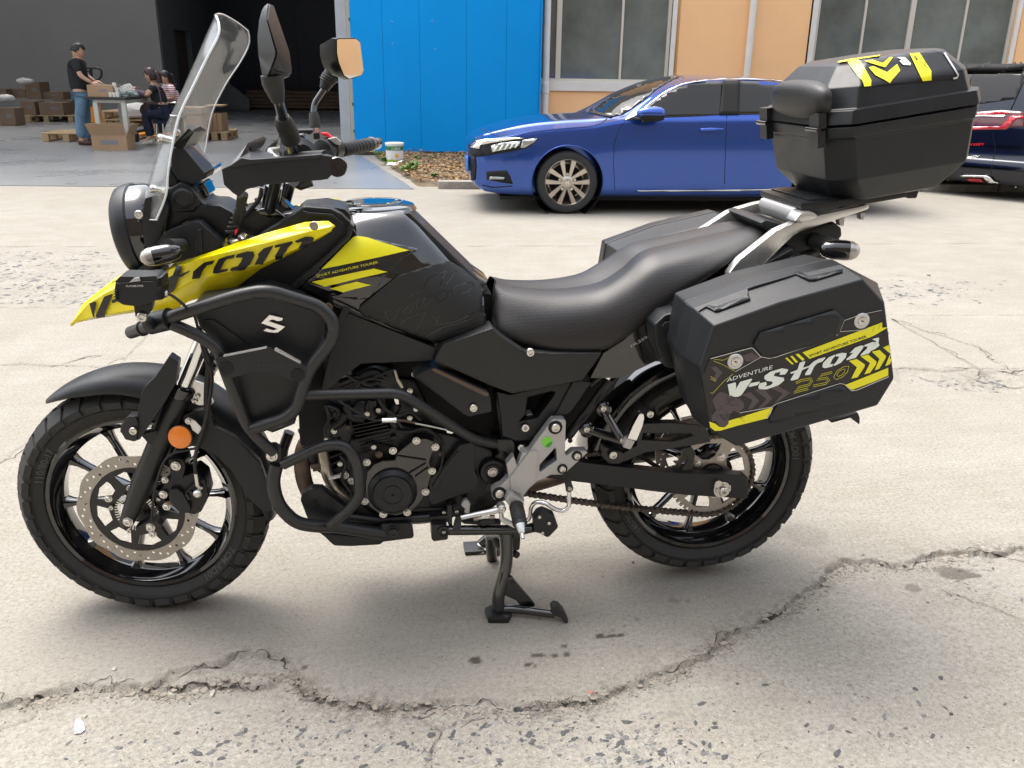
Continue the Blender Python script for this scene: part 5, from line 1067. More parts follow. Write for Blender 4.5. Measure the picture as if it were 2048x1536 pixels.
vd('panel_gap', stroke(zv(759,280, 700,410, 640,540), 1.2), 'darkwell', off=.008); vd('panel_gap', stroke(zv(300,735, 470,735, 500,880, 460,1120), 1.), 'darkwell', off=.003); vd('panel_gap', stroke(zv(250,955, 759,958), .8), 'darkwell', off=.003)
text_on('badge_lettering', 'ODYSSEY', zv(190,868)[0], zv(405,858)[0], 4.2, vt, K['red'], van, .008, .02); text_on('badge_lettering', 'e:HEV', zv(210,985)[0], zv(362,972)[0], 4.5, vt, K['silver_print'], van, .008, .02)
for cx, cy in ((.75,.10),(.75,1.45),(3.5,.10),(3.5,1.45)):
    c = A0+e1*cx+e2*cy+UP*.302; w = lathe('wheel', c, e2, [(.20, 0), (.29, 0), (.30, .03), (.30, .17), (.29, .20), (.20, .20)], K['cartyre'], van, 40); lathe('rim', c-e2*.004, e2, [(.20, 0), (.17, .02), (0, .02)], K['alloy'], w, 32)
# ================================================================== THE MOTORCYCLE
bike = root('motorcycle', (0.8, 0, 0), 'black and yellow adventure motorcycle with hard cases on its centre stand', 'motorcycle')
ST = -0.1136
LAT = Vector((-math.sin(ST), math.cos(ST), 0)); FWD = Vector((math.cos(ST), math.sin(ST), 0))     # steered axes: across, along
def stv(x, y, z): c, s = math.cos(ST), math.sin(ST); return Vector((.05+c*(x-.05)-s*y, s*(x-.05)+c*y, z))
def mirror_copy(o, name=None, parent=None, rename=None):
    me = o.data.copy(); 
    for v in me.vertices: v.co.y = -v.co.y
    me.flip_normals(); n = o.copy(); n.data = me; COL.objects.link(n); n.name = name or o.name; return n
def cat3(P_): return [at(*p) for p in P_]
zB = Z(128, 440, 4); zW = Z(200, 230, 8); zH = Z(430, 230, 5.3333); zP = Z(1420, 640, 5.3333); zE = Z(560, 720, 5.3333); zG = Z(860, 880, 5.3333); zF = Z(900, 700, 5.3333)
zR = Z(1280, 380, 4); zT = Z(560, 380, 4.096); zTC = Z(1480, 80, 4.096); zFW = Z(0, 650, 2.56); zN = Z(450, 700, 2.56); zRW = Z(1000, 700, 2.926); zPN = Z(1180, 380, 2.844); zM = Z(280, 0, 5.12); zFR = Z(140, 240, 3.2)
def q3(zf, Y, *p): return [at(a, b, Y) for a, b in zf(*p)]
# ------------------------------------------------------------------ wheels
def bike_wheel(fn, c, R_, wt, rimr, rimw, nsp, ph, txt, tyrename):
    """fn: wheel-local (x, y, z) -> world; y across"""
    def ring_surf(name, prof, m, parent, seg=96, cap=False, ang=35):
        V = []; F = []
        for r, y in prof:
            for k in range(seg): a = 2*math.pi*k/seg; V.append(fn(c[0]+r*math.cos(a), y, c[1]+r*math.sin(a)))
        for i in range(len(prof)-1):
            for k in range(seg): F.append((i*seg+k, i*seg+(k+1) % seg, (i+1)*seg+(k+1) % seg, (i+1)*seg+k))
        return mesh(name, V, F, m, parent, ang)
    tf = lambda y: R_-.0085-.026*(abs(y)/(wt/2))**2.6
    prof = [(rimr+.004, -wt*.34), (rimr+.012, -wt*.40), (rimr+.035, -wt*.485), (R_-.052, -wt*.5), (R_-.036, -wt*.495)]+[(tf(y), y) for y in np.linspace(-wt*.47, wt*.47, 11)]+[(R_-.036, wt*.495), (R_-.052, wt*.5), (rimr+.035, wt*.485), (rimr+.012, wt*.40), (rimr+.004, wt*.34)]
    w = ring_surf(tyrename, prof, K['rubber'], bike, 128)
    # tread blocks
    V = []; F = []; n = 34
    for k in range(n):
        a0 = 2*math.pi*k/n
        for (y0, y1, sh, top, span) in ((-wt*.505, -wt*.27, 0, .0085, .80), (-wt*.24, -wt*.02, .5, .0085, .74), (wt*.02, wt*.24, 0, .0085, .74), (wt*.27, wt*.505, .5, .0085, .80)):
            a1 = a0+(sh)*2*math.pi/n; d = 2*math.pi/n*span/2; edge = abs(y0) > wt*.45 or abs(y1) > wt*.45; o = len(V)
            for lev in (0, 1):
                for (aa, yy) in ((a1-d, y0), (a1+d, y0), (a1+d, y1), (a1-d, y1)):
                    outer = abs(yy) > wt*.45; r = (R_-.046 if outer else tf(yy)-.004) if lev == 0 else ((R_-.030 if outer else tf(yy)+.0085*(.95)))
                    y2 = yy*(1.0 if lev == 0 else (1.02 if outer else 1.0)); sk = .004*(1 if yy > (y0+y1)/2 else -1)*(1 if sh else -1)/R_; V.append(fn(c[0]+r*math.cos(aa+sk), y2, c[1]+r*math.sin(aa+sk)))
            F += [(o+4, o+5, o+6, o+7), (o, o+1, o+5, o+4), (o+1, o+2, o+6, o+5), (o+2, o+3, o+7, o+6), (o+3, o, o+4, o+7)]
            if edge:   # side lug running down the shoulder
                s = -1 if y0 < 0 else 1; o = len(V); ye = s*wt*.505
                for (rr, yy) in ((R_-.030, ye*1.02), (R_-.046, ye*.999)):
                    for aa in (a1-d*.9, a1+d*.9): V.append(fn(c[0]+rr*math.cos(aa), yy+s*.0035, c[1]+rr*math.sin(aa)))
                for (rr, yy) in ((R_-.030, ye*.97), (R_-.046, ye*.97)):
                    for aa in (a1-d*.9, a1+d*.9): V.append(fn(c[0]+rr*math.cos(aa), yy, c[1]+rr*math.sin(aa)))
                F += [(o, o+1, o+3, o+2), (o+2, o+3, o+7, o+6), (o, o+2, o+6, o+4), (o+1, o+5, o+7, o+3)]
    mesh('tread_blocks', V, F, K['rubber'], w, smooth=False, kind='stuff')
    # raised sidewall rings and lettering
    for rr in (R_-.050,): ring_surf('sidewall_ring', [(rr-.0012, -wt*.478-(0 if rr < R_-.07 else .0015)), (rr, -wt*.5-.0016), (rr+.0012, -wt*.488)], K['rubber'], w)
    for s, amid, size in txt:
        V2, F2 = text2(s, 1., .02); xm = (min(v.x for v in V2)+max(v.x for v in V2))/2; rb = (rimr+.013)
        V = []
        for v in V2:
            rr = rb+v.y*size; a = amid-(v.x-xm)*size*1.12/(rb+size*.3); y_ = -wt*interp([(rimr+.012, .40), (rimr+.035, .485), (R_-.052, .5), (R_, .5)], rr)-.0016; V.append(fn(c[0]+rr*math.cos(a), y_, c[1]+rr*math.sin(a)))
        mesh('sidewall_lettering', V, F2, mat('tyre_print', (.075, .075, .072), .7) if 'tyre_print' not in MATS else MATS['tyre_print'], w, smooth=False)
    # rim
    hw = rimw/2
    rp = [(rimr-.004, -hw+.012), (rimr+.006, -hw), (rimr+.010, -hw-.004), (rimr+.004, -hw-.007), (rimr-.004, -hw-.004), (rimr-.010, -hw+.008), (rimr-.022, -hw+.020), (rimr-.026, -.015), (rimr-.024, .015), (rimr-.022, hw-.020), (rimr-.010, hw-.008), (rimr-.004, hw+.004), (rimr+.006, hw+.006), (rimr+.010, hw+.002), (rimr-.004, hw-.012)]
    rim = ring_surf('rim', rp, K['gloss'], bike, 128)
    ring_surf('hub', [(.022, -.045), (.040, -.045), (.043, -.03), (.036, 0), (.043, .03), (.040, .045), (.022, .045)], K['gloss'], rim, 40)
    for k in range(nsp):
        a = math.radians(ph)+2*math.pi*k/nsp; dr = (math.cos(a), math.sin(a)); tn = (-dr[1], dr[0]); rings = []
        for r, w_, h_ in ((.036, .015, .030), (.06, .0095, .020), (rimr*.6, .0068, .014), (rimr-.045, .0078, .015), (rimr-.024, .015, .022)):
            x0, z0 = c[0]+r*dr[0], c[1]+r*dr[1]; rings.append([fn(x0+tn[0]*w_*i, h_*j, z0+tn[1]*w_*i) for i, j in ((-.5, -1), (.5, -1), (1, -.45), (1, .45), (.5, 1), (-.5, 1), (-1, .45), (-1, -.45))])
        loft('spoke', rings, K['gloss'], rim, sub=2, ang=50)
    return w, rim
FC = (0., .306); fw, frim = bike_wheel(stv, FC, .306, .112, .222, .080, 10, 4, [('110/80-17', math.radians(153), .022), ('TCM-AD01', math.radians(-42), .022)], 'tyre')
rfn = lambda x, y, z: Vector((x, y, z))
RC = (1.440, .324); rw, rrim = bike_wheel(rfn, RC, .309, .138, .222, .105, 10, 12, [('TCM-AD01', math.radians(20), .022), ('140/70-17', math.radians(-150), .022)], 'tyre')
def flat_disc(name, fn, c, outer, holes, y, th, m, parent, bev=0.):
    return extrude2(name, outer, holes, lambda p: fn(c[0]+p[0], y-th/2, c[1]+p[1]), lambda p: fn(c[0]+p[0], y+th/2, c[1]+p[1]), m, parent, bev)
def circ2(r, n=24, x=0, y=0, ph=0.): return [(x+r*math.cos(ph+2*math.pi*k/n), y+r*math.sin(ph+2*math.pi*k/n)) for k in range(n)]
wav = [((.1445-.0045*(abs(math.sin(5*a))**3))*math.cos(a), (.1445-.0045*(abs(math.sin(5*a))**3))*math.sin(a)) for a in [2*math.pi*k/160 for k in range(160)]]
holes = [circ2(.113, 72)]
for k in range(50):
    a = 2*math.pi*k/50; r = (.121, .128, .135)[k % 3]; holes.append(circ2(.0040, 8, r*math.cos(a), r*math.sin(a)))
DY = -.066
flat_disc('brake_disc', stv, FC, wav, holes, DY, .004, K['disc'], frim)
hs_ = [circ2(.050, 32)]
for k in range(8):
    a = 2*math.pi*k/8+.2; hs_.append([(r*math.cos(a+d), r*math.sin(a+d)) for r, d in ((.070, -.24), (.098, -.32), (.102, 0), (.098, .30), (.070, .22))])
flat_disc('disc_carrier', stv, FC, circ2(.1125, 72), hs_, DY+.002, .005, K['frame'], frim)
parts = []
for k in range(44):
    a = 2*math.pi*k/44; rr = .044; p = stv(FC[0]+rr*math.cos(a), DY-.012, FC[1]+rr*math.sin(a)); parts.append(box_data(p, (.013, .0015, .0030), Matrix.Rotation(-a, 3, 'Y')))
multi('sensor_ring', parts, K['steel'], frim, smooth=False); lathe('hub_spacer', stv(FC[0], DY+.012, FC[1]), -LAT, [(.034, 0), (.034, .012), (.020, .02), (.020, .03), (0, .03)], K['frame'], frim)
for k in range(5): a = 2*math.pi*k/5+.5; bolt(stv(FC[0]+.061*math.cos(a), DY-.003, FC[1]+.061*math.sin(a)), .0065, -LAT, 'steel', frim, False, .005)
# ------------------------------------------------------------------ fork
def axis(a, b, t): return a.lerp(b, t)
fo = link('front_fork', None, bike) if False else None
lo_, up_ = at(254, 1043, -.105), at(363, 782, -.100); fd = (up_-lo_).normalized()
for side in (0, 1):
    s = LAT*(.205*side)
    f = tube('fork_slider', [lo_+s-fd*.012, lo_+s, lo_+s+fd*.03, lo_.lerp(up_, .3)+s, lo_.lerp(up_, .97)+s, up_+s], [.012, .017, .0205, .0265, .0270, .0270], K['frame'], bike, 28)
    q_ = lathe('fork_seal', up_+s, fd, [(.0275, -.012), (.030, -.008), (.030, .012), (.026, .016), (.020, .018)], K['gloss'], f, 32)
    tube('fork_tube', [up_+s, up_+s+fd*.40], .0185, K['chrome'], f, 28); lathe('fork_clamp', up_+s+fd*.21, fd, [(.031, 0), (.031, .035)], K['frame'], f, 24)
bolt(at(256, 1044, -.124), .009, -LAT, 'steel', bike, True, .006, 'axle_bolt')
tube('axle', [at(254, 1043, -.12), at(254, 1043, -.12)+LAT*.25], .009, K['frame'], bike)
plate('fork_brace', zFW(985,285, 1052,305, 1092,400, 1080,408, 1020,412, 985,400, 960,345), -.105, -.095, K['rail'], bike, .001)
for p in zFW(1012,365, 1000,388): bolt(at(*p, -.107), .006, (0, -1, 0), 'frame' if False else 'steel', bike, False)
# caliper and plumbing
cal = plate('brake_caliper', zFW(862,690, 905,682, 940,690, 952,730, 940,775, 1000,752, 1048,790, 1062,850, 1070,880, 1030,960, 990,975, 940,960, 880,905, 860,870, 835,880, 822,840, 850,800, 870,770), -.128, -.055, K['engine'], bike, .006)
plate('pad_cover', zFW(868,845, 905,838, 935,860, 975,930, 975,962, 925,968, 885,930, 862,890), -.142, -.128, K['panel'], cal, .004)
plate('caliper_bridge', zFW(940,860, 1000,800, 1050,790, 1060,840, 1010,890, 960,900), -.140, -.120, K['engine'], cal, .005)
for i in range(3): plate('caliper_fin', zFW(945+i*22,868-i*14, 957+i*22,862-i*14, 975+i*22,892-i*14, 962+i*22,898-i*14), -.146, -.140, K['engine'], cal, .001)
for p, r in zip(zFW(900,722, 845,793, 836,868, 853,930, 770,1037, 782,1070, 555,888), (.0085, .006, .0075, .007, .0085, .007, .007)): bolt(at(*p, -.134 if p[0] > 320 else -.118), r, -LAT, 'steel', cal, True, .006)
plate('caliper_bracket', zFW(745,1010, 800,1000, 830,1030, 800,1060, 770,1062, 700,1070, 690,1040), -.118, -.09, K['frame'], bike, .003)
lathe('banjo_fitting', at(*zFW(1015,855)[0], -.150), (0, -1, 0), [(.010, 0), (.010, .012), (.006, .016)], K['steel'], cal, 12)
tube('hose_end', [at(*p, -.148) for p in zFW(1035,838, 1010,820, 1003,760)], .0052, K['steel'], cal, 10)
tube('brake_hose', catmull([at(a, b, y) for (a, b), y in zip(zFW(1003,765, 998,700, 1012,620, 1045,520, 1070,400, 1085,280, 1070,180, 1040,90, 1020,10), (-.148, -.15, -.15, -.145, -.14, -.13, -.13, -.14, -.15))], 5), .0045, K['rubber'], bike, 8)
tube('sensor_cable', catmull([at(a, b, y) for (a, b), y in zip(zFW(775,1010, 790,860, 830,720, 880,660, 960,640, 1030,610, 1060,480, 1075,330), (-.13, -.13, -.135, -.14, -.14, -.14, -.135, -.12))], 5), .003, K['rubber'], bike, 8)
tube('hose_bundle', catmull([at(a, b, y) for (a, b), y in zip(zFW(1060,440, 1062,330, 1070,230, 1080,150), (-.13, -.12, -.12, -.12))], 4), .008, K['rubber'], bike, 8)
rf_ = lathe('reflector', at(*zFW(922,574)[0], -.142), (-.15, -1, .1), [(.0265, -.012), (.0285, -.010), (.0290, -.002), (.0285, 0)], K['frame'], bike, 40)
lathe('reflector_lens', at(*zFW(922,574)[0], -.142), (-.15, -1, .1), [(.0268, 0), (.0262, .003), (.024, .0045), (0, .0050)], K['orange'], rf_, 40)
plate('reflector_bracket', zFW(945,490, 962,475, 1000,492, 1035,530, 1015,560, 985,540, 975,512), -.138, -.134, K['rail'], bike, .001); bolt(at(*zFW(966,492)[0], -.139), .006, (0, -1, 0), 'steel', bike, True)
# ------------------------------------------------------------------ front mudguard
def fend(a0, a1, n, rfun, wfun, name, m, th=.003):
    rows = []
    for i in range(n+1):
        a = math.radians(a0+(a1-a0)*i/n); R0 = rfun(a); w = wfun(a); r = []
        for y, d in ((-1.0, 1.0), (-.93, .55), (-.75, .22), (-.4, .05), (0, 0), (.4, .05), (.75, .22), (.93, .55), (1.0, 1.0)):
            rr = R0-d*wfun(a, 1); r.append(stv(FC[0]+rr*math.cos(a), y*w, FC[1]+rr*math.sin(a)))
        rows.append(r)
    return grid(name, rows, m, bike, sub=3, th=th)
dg_ = math.degrees
def fw_(a, k=0):
    d = dg_(a)
    if k == 0: return interp([(-8, .058), (20, .070), (60, .078), (100, .070), (118, .055), (126, .030)], d)
    return interp([(-8, .012), (10, .05), (50, .055), (80, .050), (105, .035), (118, .020), (126, .008)], d)
fend(126, -7, 26, lambda a: interp([(-8, .320), (30, .335), (70, .346), (95, .342), (118, .334), (127, .330)], dg_(a)), fw_, 'mudguard', K['panel'])
plate('mudguard_stay', zFW(865,160, 912,192, 905,250, 900,300, 842,402, 715,588, 690,598, 655,590, 612,548, 618,515, 655,470, 700,472, 722,350, 740,318, 792,268), -.150, -.112, K['panel'], bike, .004)
plate('stay_boss', zFW(615,545, 640,482, 662,467, 696,470, 706,500, 700,592, 685,598, 640,588), -.158, -.150, K['frame'], bike, .003); bolt(at(*zFW(683,541)[0], -.160), .0095, (0, -1, 0), 'steel', bike, False, .005)
plate('mudguard_side', zFW(930,470, 990,440, 1065,432, 1100,520, 1200,575, 1330,705, 1385,850, 1396,958, 1340,955, 1270,890, 1180,745, 1100,670, 1040,640, 990,622, 930,640), -.112, -.085, K['panel'], bike, .006)
plate('mudguard_strut', zFW(715,560, 800,540, 850,600, 800,625, 760,610), -.125, -.10, K['panel'], bike, .003)
# ------------------------------------------------------------------ headlight and cowl
hc = at(305, 457, 0.); hax = Vector((-1, .06, -.16)).normalized()
hl_ = lathe('headlight_shell', hc, hax, [(.05, -.045), (.078, -.035), (.096, -.015), (.100, 0.), (.101, .018)], K['gloss'], bike, 64, cap=True)
lathe('headlight_bezel', hc, hax, [(.1015, .0185), (.1045, .022), (.104, .036), (.099, .051), (.090, .058), (.086, .054)], K['plastic'], hl_, 64, cap=False); lathe('headlight_lens', hc, hax, [(.087, .054), (.072, .062), (.036, .067), (0, .068)], K['lens'], hl_, 48)
bolt(at(*zFR(442,606)[0], -.112), .0095, (-.1, -1, 0), 'steel', hl_, False, .004)
plate('headlight_bracket', zFR(470,500, 560,470, 640,560, 590,740, 560,820, 520,860, 470,800, 455,640), -.105, .10, K['plastic'], bike, .008)
plate('cowl_core', zFR(600,440, 760,420, 860,540, 960,545, 1065,602, 1020,700, 990,780, 850,670, 760,650, 600,740), -.075, .075, K['plastic'], bike, .01)
plate('headstock_cover', zFR(1000,700, 1060,590, 1180,560, 1340,600, 1440,590, 1500,640, 1480,690, 1100,780, 1000,790), -.06, .06, K['frame'], bike, .01)
plate('cowl_side', zFR(555,795, 590,735, 620,712, 790,650, 830,655, 870,690, 978,785, 978,822, 860,862, 720,905, 560,940, 470,965, 430,960, 500,900), -.128, -.085, K['plastic'], bike, .006)
plate('cowl_rib', zFR(815,700, 845,700, 848,835, 800,850, 795,800), -.134, -.128, K['plastic'], bike, .002)
plate('cowl_liner', zFR(395,975, 560,940, 600,960, 590,1010, 560,1040, 330,1030, 340,1000), -.09, .09, K['plastic'], bike, .006)
lathe('side_knob', at(*zW(1340,1330)[0], -.085), (0, -1, 0), [(.022, 0), (.022, .010), (.017, .013), (.016, .010), (0, .010)], K['plastic'], bike, 32)
plate('dash_bracket', zW(1060,1190, 1140,1160, 1280,1080, 1420,1140, 1560,1290, 1620,1420, 1500,1560, 1100,1560), -.082, .06, K['plastic'], bike, .006)
plate('dash_mount', zW(1090,830, 1250,1080, 1200,1140, 1090,1160, 1060,1000), -.05, .05, K['plastic'], bike, .004)
plate('dash_block', zW(1560,1110, 1640,1085, 1680,1120, 1752,1285, 1690,1340, 1640,1440, 1560,1300), -.03, .06, K['gloss'], bike, .004)
plate('socket_display', zW(1460,1190, 1510,1130, 1560,1180, 1615,1310, 1570,1390, 1530,1290), -.05, -.03, K['screen'], bike, .002)
ds = plate('display_case', zW(1165,530, 1310,488, 1370,560, 1700,960, 1690,1010, 1480,1112, 1330,1095, 1250,1040, 1130,860, 1140,640), -.062, .055, K['plastic'], bike, .006)
sp_ = [at(*zW(*p[:2])[0], p[2]) for p in ((1318,512,-.060), (1500,440,.045), (1572,468,.055), (1812,835,.055), (1700,908,.02), (1575,955,-.060))]
mesh('display_screen', sp_+[p+Vector((-.012, 0, -.004)) for p in sp_], [tuple(range(6)), tuple(range(6, 12))[::-1]]+[(i, (i+1) % 6, (i+1) % 6+6, i+6) for i in range(6)], K['screen'], ds, smooth=False)
plate('display_frame', zW(1560,930, 1700,905, 1812,835, 1832,880, 1810,950, 1650,1040, 1600,1000), -.055, .05, K['gloss'], ds, .003)
vz = [at(*zW(*p[:2])[0], p[2]) for p in ((1165,490,-.075), (1420,212,-.065), (1482,245,-.03), (1602,178,.05), (1672,226,.055), (1530,440,.05), (1425,458,.0), (1310,500,-.065))]
mesh('display_visor', vz+[p+Vector((.002, .004, -.004)) for p in vz], [(0, 1, 2, 7), (2, 6, 7), (2, 3, 4, 6), (4, 5, 6), (8, 15, 10, 9), (10, 15, 14), (10, 14, 12, 11), (12, 14, 13)]+[(i, (i+1) % 8, (i+1) % 8+8, i+8) for i in range(8)], K['plastic'], ds, 20)
# ------------------------------------------------------------------ windscreen
rows = [[(433,33,-.095),(430,29.5,-.055),(445,28,.0),(474,44,.07),(496,61,.13)], [(438,50,-.115),(423,46,-.065),(442,52,.0),(472,62,.08),(498.5,76,.14)], [(436,72,-.125),(412,70,-.065),(434,76,.0),(465,88,.08),(496,93,.138)],
        [(417,110,-.135),(396,108,-.065),(418,116,.0),(448,122,.08),(480,124,.132)], [(390,165,-.14),(373,160,-.065),(395,168,.0),(425,172,.075),(450,170,.13)], [(360,228,-.145),(344,224,-.065),(366,233,.0),(396,233,.07),(424,225,.125)],
        [(346,285,-.145),(317,287,-.065),(340,298,.0),(376,300,.06),(411,292,.12)], [(336,345,-.145),(295,370,-.07),(322,368,.0),(362,356,.06),(402,335,.115)], [(332,390,-.138),(287,415,-.075),(308,418,.0),(345,405,.05),(385,385,.10)], [(313,440,-.118),(288,439,-.085),(300,442,-.03),(320,438,.02),(350,425,.06)]]
wsr = [cat3(r) for r in rows]; wsc = grid('windscreen', wsr, K['clear'], bike, sub=5, th=.003, ang=80)
K['edge'] = mat('polished_acrylic_edge', (.80, .84, .88), .15, coat=1.)
def edge_line(idx): return catmull([r[idx] for r in wsr], 5)
tube('screen_edge', edge_line(0), .0024, K['edge'], wsc, 8); tube('screen_edge', edge_line(4), .0012, K['edge'], wsc, 8); tube('screen_edge', catmull(wsr[0], 5), .0013, K['edge'], wsc, 8); tube('screen_edge', catmull(wsr[-1], 5), .0013, K['edge'], wsc, 8)
for p, Y in ((zW(975,375)[0], -.10), (zW(850,1185)[0], -.13)): lathe('screen_bolt', at(*p, Y), (-1, -.35, .25), [(.004, -.025), (.0075, -.022), (.0075, -.006), (.0085, -.004), (.0085, .004), (.006, .007), (0, .007)], K['steel'], wsc, 16)
bolt(at(*zW(1235,290)[0], -.12), .008, (.3, -1, .2), 'steel', wsc, False)
# ------------------------------------------------------------------ turn signals
def signal(a, b, r, lens_end, m_parent=bike):
    d = (b-a).normalized(); L = (b-a).length
    o = lathe('turn_signal', a, d, [(r*.45, -.002), (r*.75, L*.06), (r*.98, L*.3), (r, L*.62), (r*.96, L*.70)], K['gloss'], m_parent, 28)
    lathe('signal_lens', a, d, [(r*.96, L*.705), (r*.93, L*.80), (r*.70, L*.93), (r*.30, L), (0, L*1.01)], K['lens'], o, 28, cap=False); return o
sg = signal(at(*zB(925,245)[0], -.215), at(*zB(612,310)[0], -.235), .0195, 1); tube('signal_stem', [at(*zB(830,215)[0], -.195), at(*zB(950,200)[0], -.13)], [.017, .014], K['rubber'], sg, 12)
sg = signal(at(*zR(1450,470)[0], -.20), at(*zR(1756,492)[0], -.225), .0235, 1); tube('signal_stem', [at(*zR(1580,450)[0], -.19), at(*zR(1400,410)[0], -.11)], [.016, .020], K['rubber'], sg, 12)
# ------------------------------------------------------------------ yellow beak
st_ = [((60,828),(62,829),(64,829.5),(66,830),-.012), ((150,672),(180,680),(200,780),(208,800),-.035), ((300,552),(330,585),(370,750),(380,770),-.06), ((470,462),(520,492),(560,715),(562,741),-.085),
       ((760,414),(790,424),(840,590),(885,722),-.125), ((1040,300),(1060,318),(1010,490),(1000,650),-.150), ((1276,218),(1300,258),(1300,420),(1366,552),-.165), ((1600,108),(1630,180),(1600,345),(1562,398),-.175),
       ((1930,15),(1950,95),(1880,222),(1893,232),-.185), ((2075,8),(2115,60),(2060,130),(2070,138),-.190), ((2116,8),(2165,42),(2138,86),(2140,92),-.192)]
V = []
for t, c1, c2, b_, Y in st_:
    for p, dy in ((t, .018), (c1, 0), (c2, .0), (b_, .010)): V.append(at(*zB(*p)[0], Y+dy))
F = [(i*4+j, (i+1)*4+j, (i+1)*4+j+1, i*4+j+1) for i in range(len(st_)-1) for j in range(3)]
bm = bmesh.new(); bv = [bm.verts.new(v) for v in V]; [bm.faces.new([bv[i] for i in f]) for f in F]; bmesh.ops.triangulate(bm, faces=bm.faces); bm.normal_update()
if sum(f.normal.y for f in bm.faces) > 0: bmesh.ops.reverse_faces(bm, faces=bm.faces)
me = bpy.data.meshes.new('beak_panel'); bm.to_mesh(me); bm.free(); me.materials.append(K['yellow']); me.polygons.foreach_set('use_smooth', [True]*len(me.polygons))
for e_ in me.edges: a_, b_ = e_.vertices; e_.use_edge_sharp = (a_ % 4 == b_ % 4 and a_ % 4 in (1, 2) and abs(a_-b_) == 4)
beak = link('beak_panel', me, bike)
btree = bvh(beak); s_ = beak.modifiers.new('t', 'SOLIDIFY'); s_.thickness = .006; s_.offset = -1
mirror_copy(beak)
plate('beak_underside', zB(150,770, 420,640, 700,600, 1000,560, 1000,640, 880,715, 560,735), -.03, .03, K['plastic'], bike, .01)
bolt(at(*zB(2000,47)[0], -.196), .0095, (0, -1, .25), 'steel', bike, False, .004)
def V_logo(z, tag_):  # pieces of the angular logo, outlines given in the zoom frame
    return [z(*p) for p in tag_]
BEAK = [(212,660, 262,648, 272,655, 262,700, 248,772, 240,765), (330,610, 392,588, 402,592, 330,762, 268,772, 262,765), (390,640, 430,620, 440,645, 405,662, 395,660),
        (770,492, 880,440, 905,372, 950,368, 952,385, 935,436, 1020,400, 1010,415, 960,448, 930,455, 890,560, 862,580, 800,590, 830,500, 775,505),
        (1040,410, 1085,372, 1130,335, 1215,318, 1195,350, 1150,362, 1118,400, 1090,465, 1030,472),
        (1245,310, 1300,288, 1372,272, 1362,302, 1310,312, 1290,330, 1262,385, 1255,395, 1318,388, 1312,405, 1228,428, 1195,422, 1205,380),
        (1390,270, 1470,248, 1520,250, 1528,280, 1490,355, 1440,390, 1345,405, 1330,400, 1345,378, 1395,365, 1420,330, 1432,298, 1385,300, 1375,290),
        (1555,270, 1600,225, 1682,200, 1665,230, 1600,340, 1590,348, 1525,358, 1560,292),
        (1690,200, 1830,168, 1835,182, 1795,222, 1778,255, 1742,295, 1690,310, 1690,290, 1735,212, 1690,222),
        (1850,165, 1935,132, 1990,134, 2006,148, 1985,175, 1900,218, 1878,222, 1900,190, 1905,172, 1870,182, 1858,178)]
for p in BEAK: decal('logo_letter', [zB(*p)], btree, K['black_print'], beak, off=.0042)
# ------------------------------------------------------------------ side fairing, tank
plate('side_fairing', P2(588,428, 606,412, 662,417, 684,428, 702,446, 707,454, 694,476, 640,525, 596,563, 588,577, 469,584, 436,575, 450,540, 520,470), -.148, -.09, K['plastic'], bike, .006)
plate('fairing_top', P2(590,426, 606,414, 650,410, 690,418, 700,428, 706,450, 640,440), -.12, .0, K['plastic'], bike, .006)
plate('fairing_seam', P2(700,446, 709,454, 699,478, 646,529, 601,573, 590,584, 583,574, 592,562, 640,521, 692,473), -.180, -.12, K['plastic'], bike, .003)
plate('air_box', P2(690,720, 960,700, 962,585, 984,588, 995,680, 1190,740, 1230,720, 1190,800, 1120,900, 1050,965, 960,965, 860,870, 720,775), -.06, .09, K['darkwell'], bike, .006)
plate('tank_liner', P2(690,440, 712,450, 720,640, 700,700, 650,700, 640,620, 610,590, 588,575, 650,520), -.13, .10, K['darkwell'], bike, .006)
plate('fairing_lip', zH(930,1020, 1000,1040, 1250,1060, 1370,1160, 1370,1200, 1300,1130, 1210,1075, 985,1070), -.158, -.148, K['plastic'], bike, .002)
tk = [[(690,431,0),(704,420,0),(745,415,0),(800,415,0),(832,431,0),(876,473,0),(930,527,0),(977,561,0)],
      [(686,432,-.06),(702,422,-.06),(745,417,-.06),(800,417,-.06),(830,433,-.06),(872,475,-.06),(925,528,-.06),(974,562,-.055)],
      [(690,446,-.105),(712,436,-.105),(750,432,-.105),(800,436,-.105),(826,452,-.105),(862,490,-.105),(912,541,-.10),(968,580,-.085)],
      [(688,472,-.135),(718,466,-.135),(760,470,-.137),(800,487,-.137),(830,505,-.135),(858,531,-.13),(900,566,-.125),(968,608,-.105)],
      [(665,503,-.155),(700,502,-.157),(750,515,-.158),(790,540,-.157),(820,560,-.155),(850,585,-.15),(900,610,-.14),(970,638,-.115)],
      [(625,545,-.168),(660,560,-.17),(710,580,-.168),(750,600,-.163),(790,620,-.158),(830,640,-.153),(890,652,-.142),(972,650,-.12)],
      [(592,571,-.160),(620,590,-.158),(670,611,-.152),(720,634,-.148),(760,652,-.145),(810,672,-.142),(880,680,-.135),(975,660,-.12)],
      [(600,585,-.12),(630,600,-.12),(675,622,-.12),(725,645,-.12),(765,662,-.12),(815,682,-.12),(882,686,-.115),(978,665,-.10)]]
rows = [cat3(r) for r in tk]; tank = grid('fuel_tank', rows, K['gloss'], bike, sub=6, ang=60)
ttree = bvh(tank); mirror_copy(tank)
plate('tank_core', P2(700,425, 820,425, 960,560, 960,640, 700,600, 640,560), -.09, .09, K['plastic'], bike, .01)
fcp = at(748, 413, 0.)
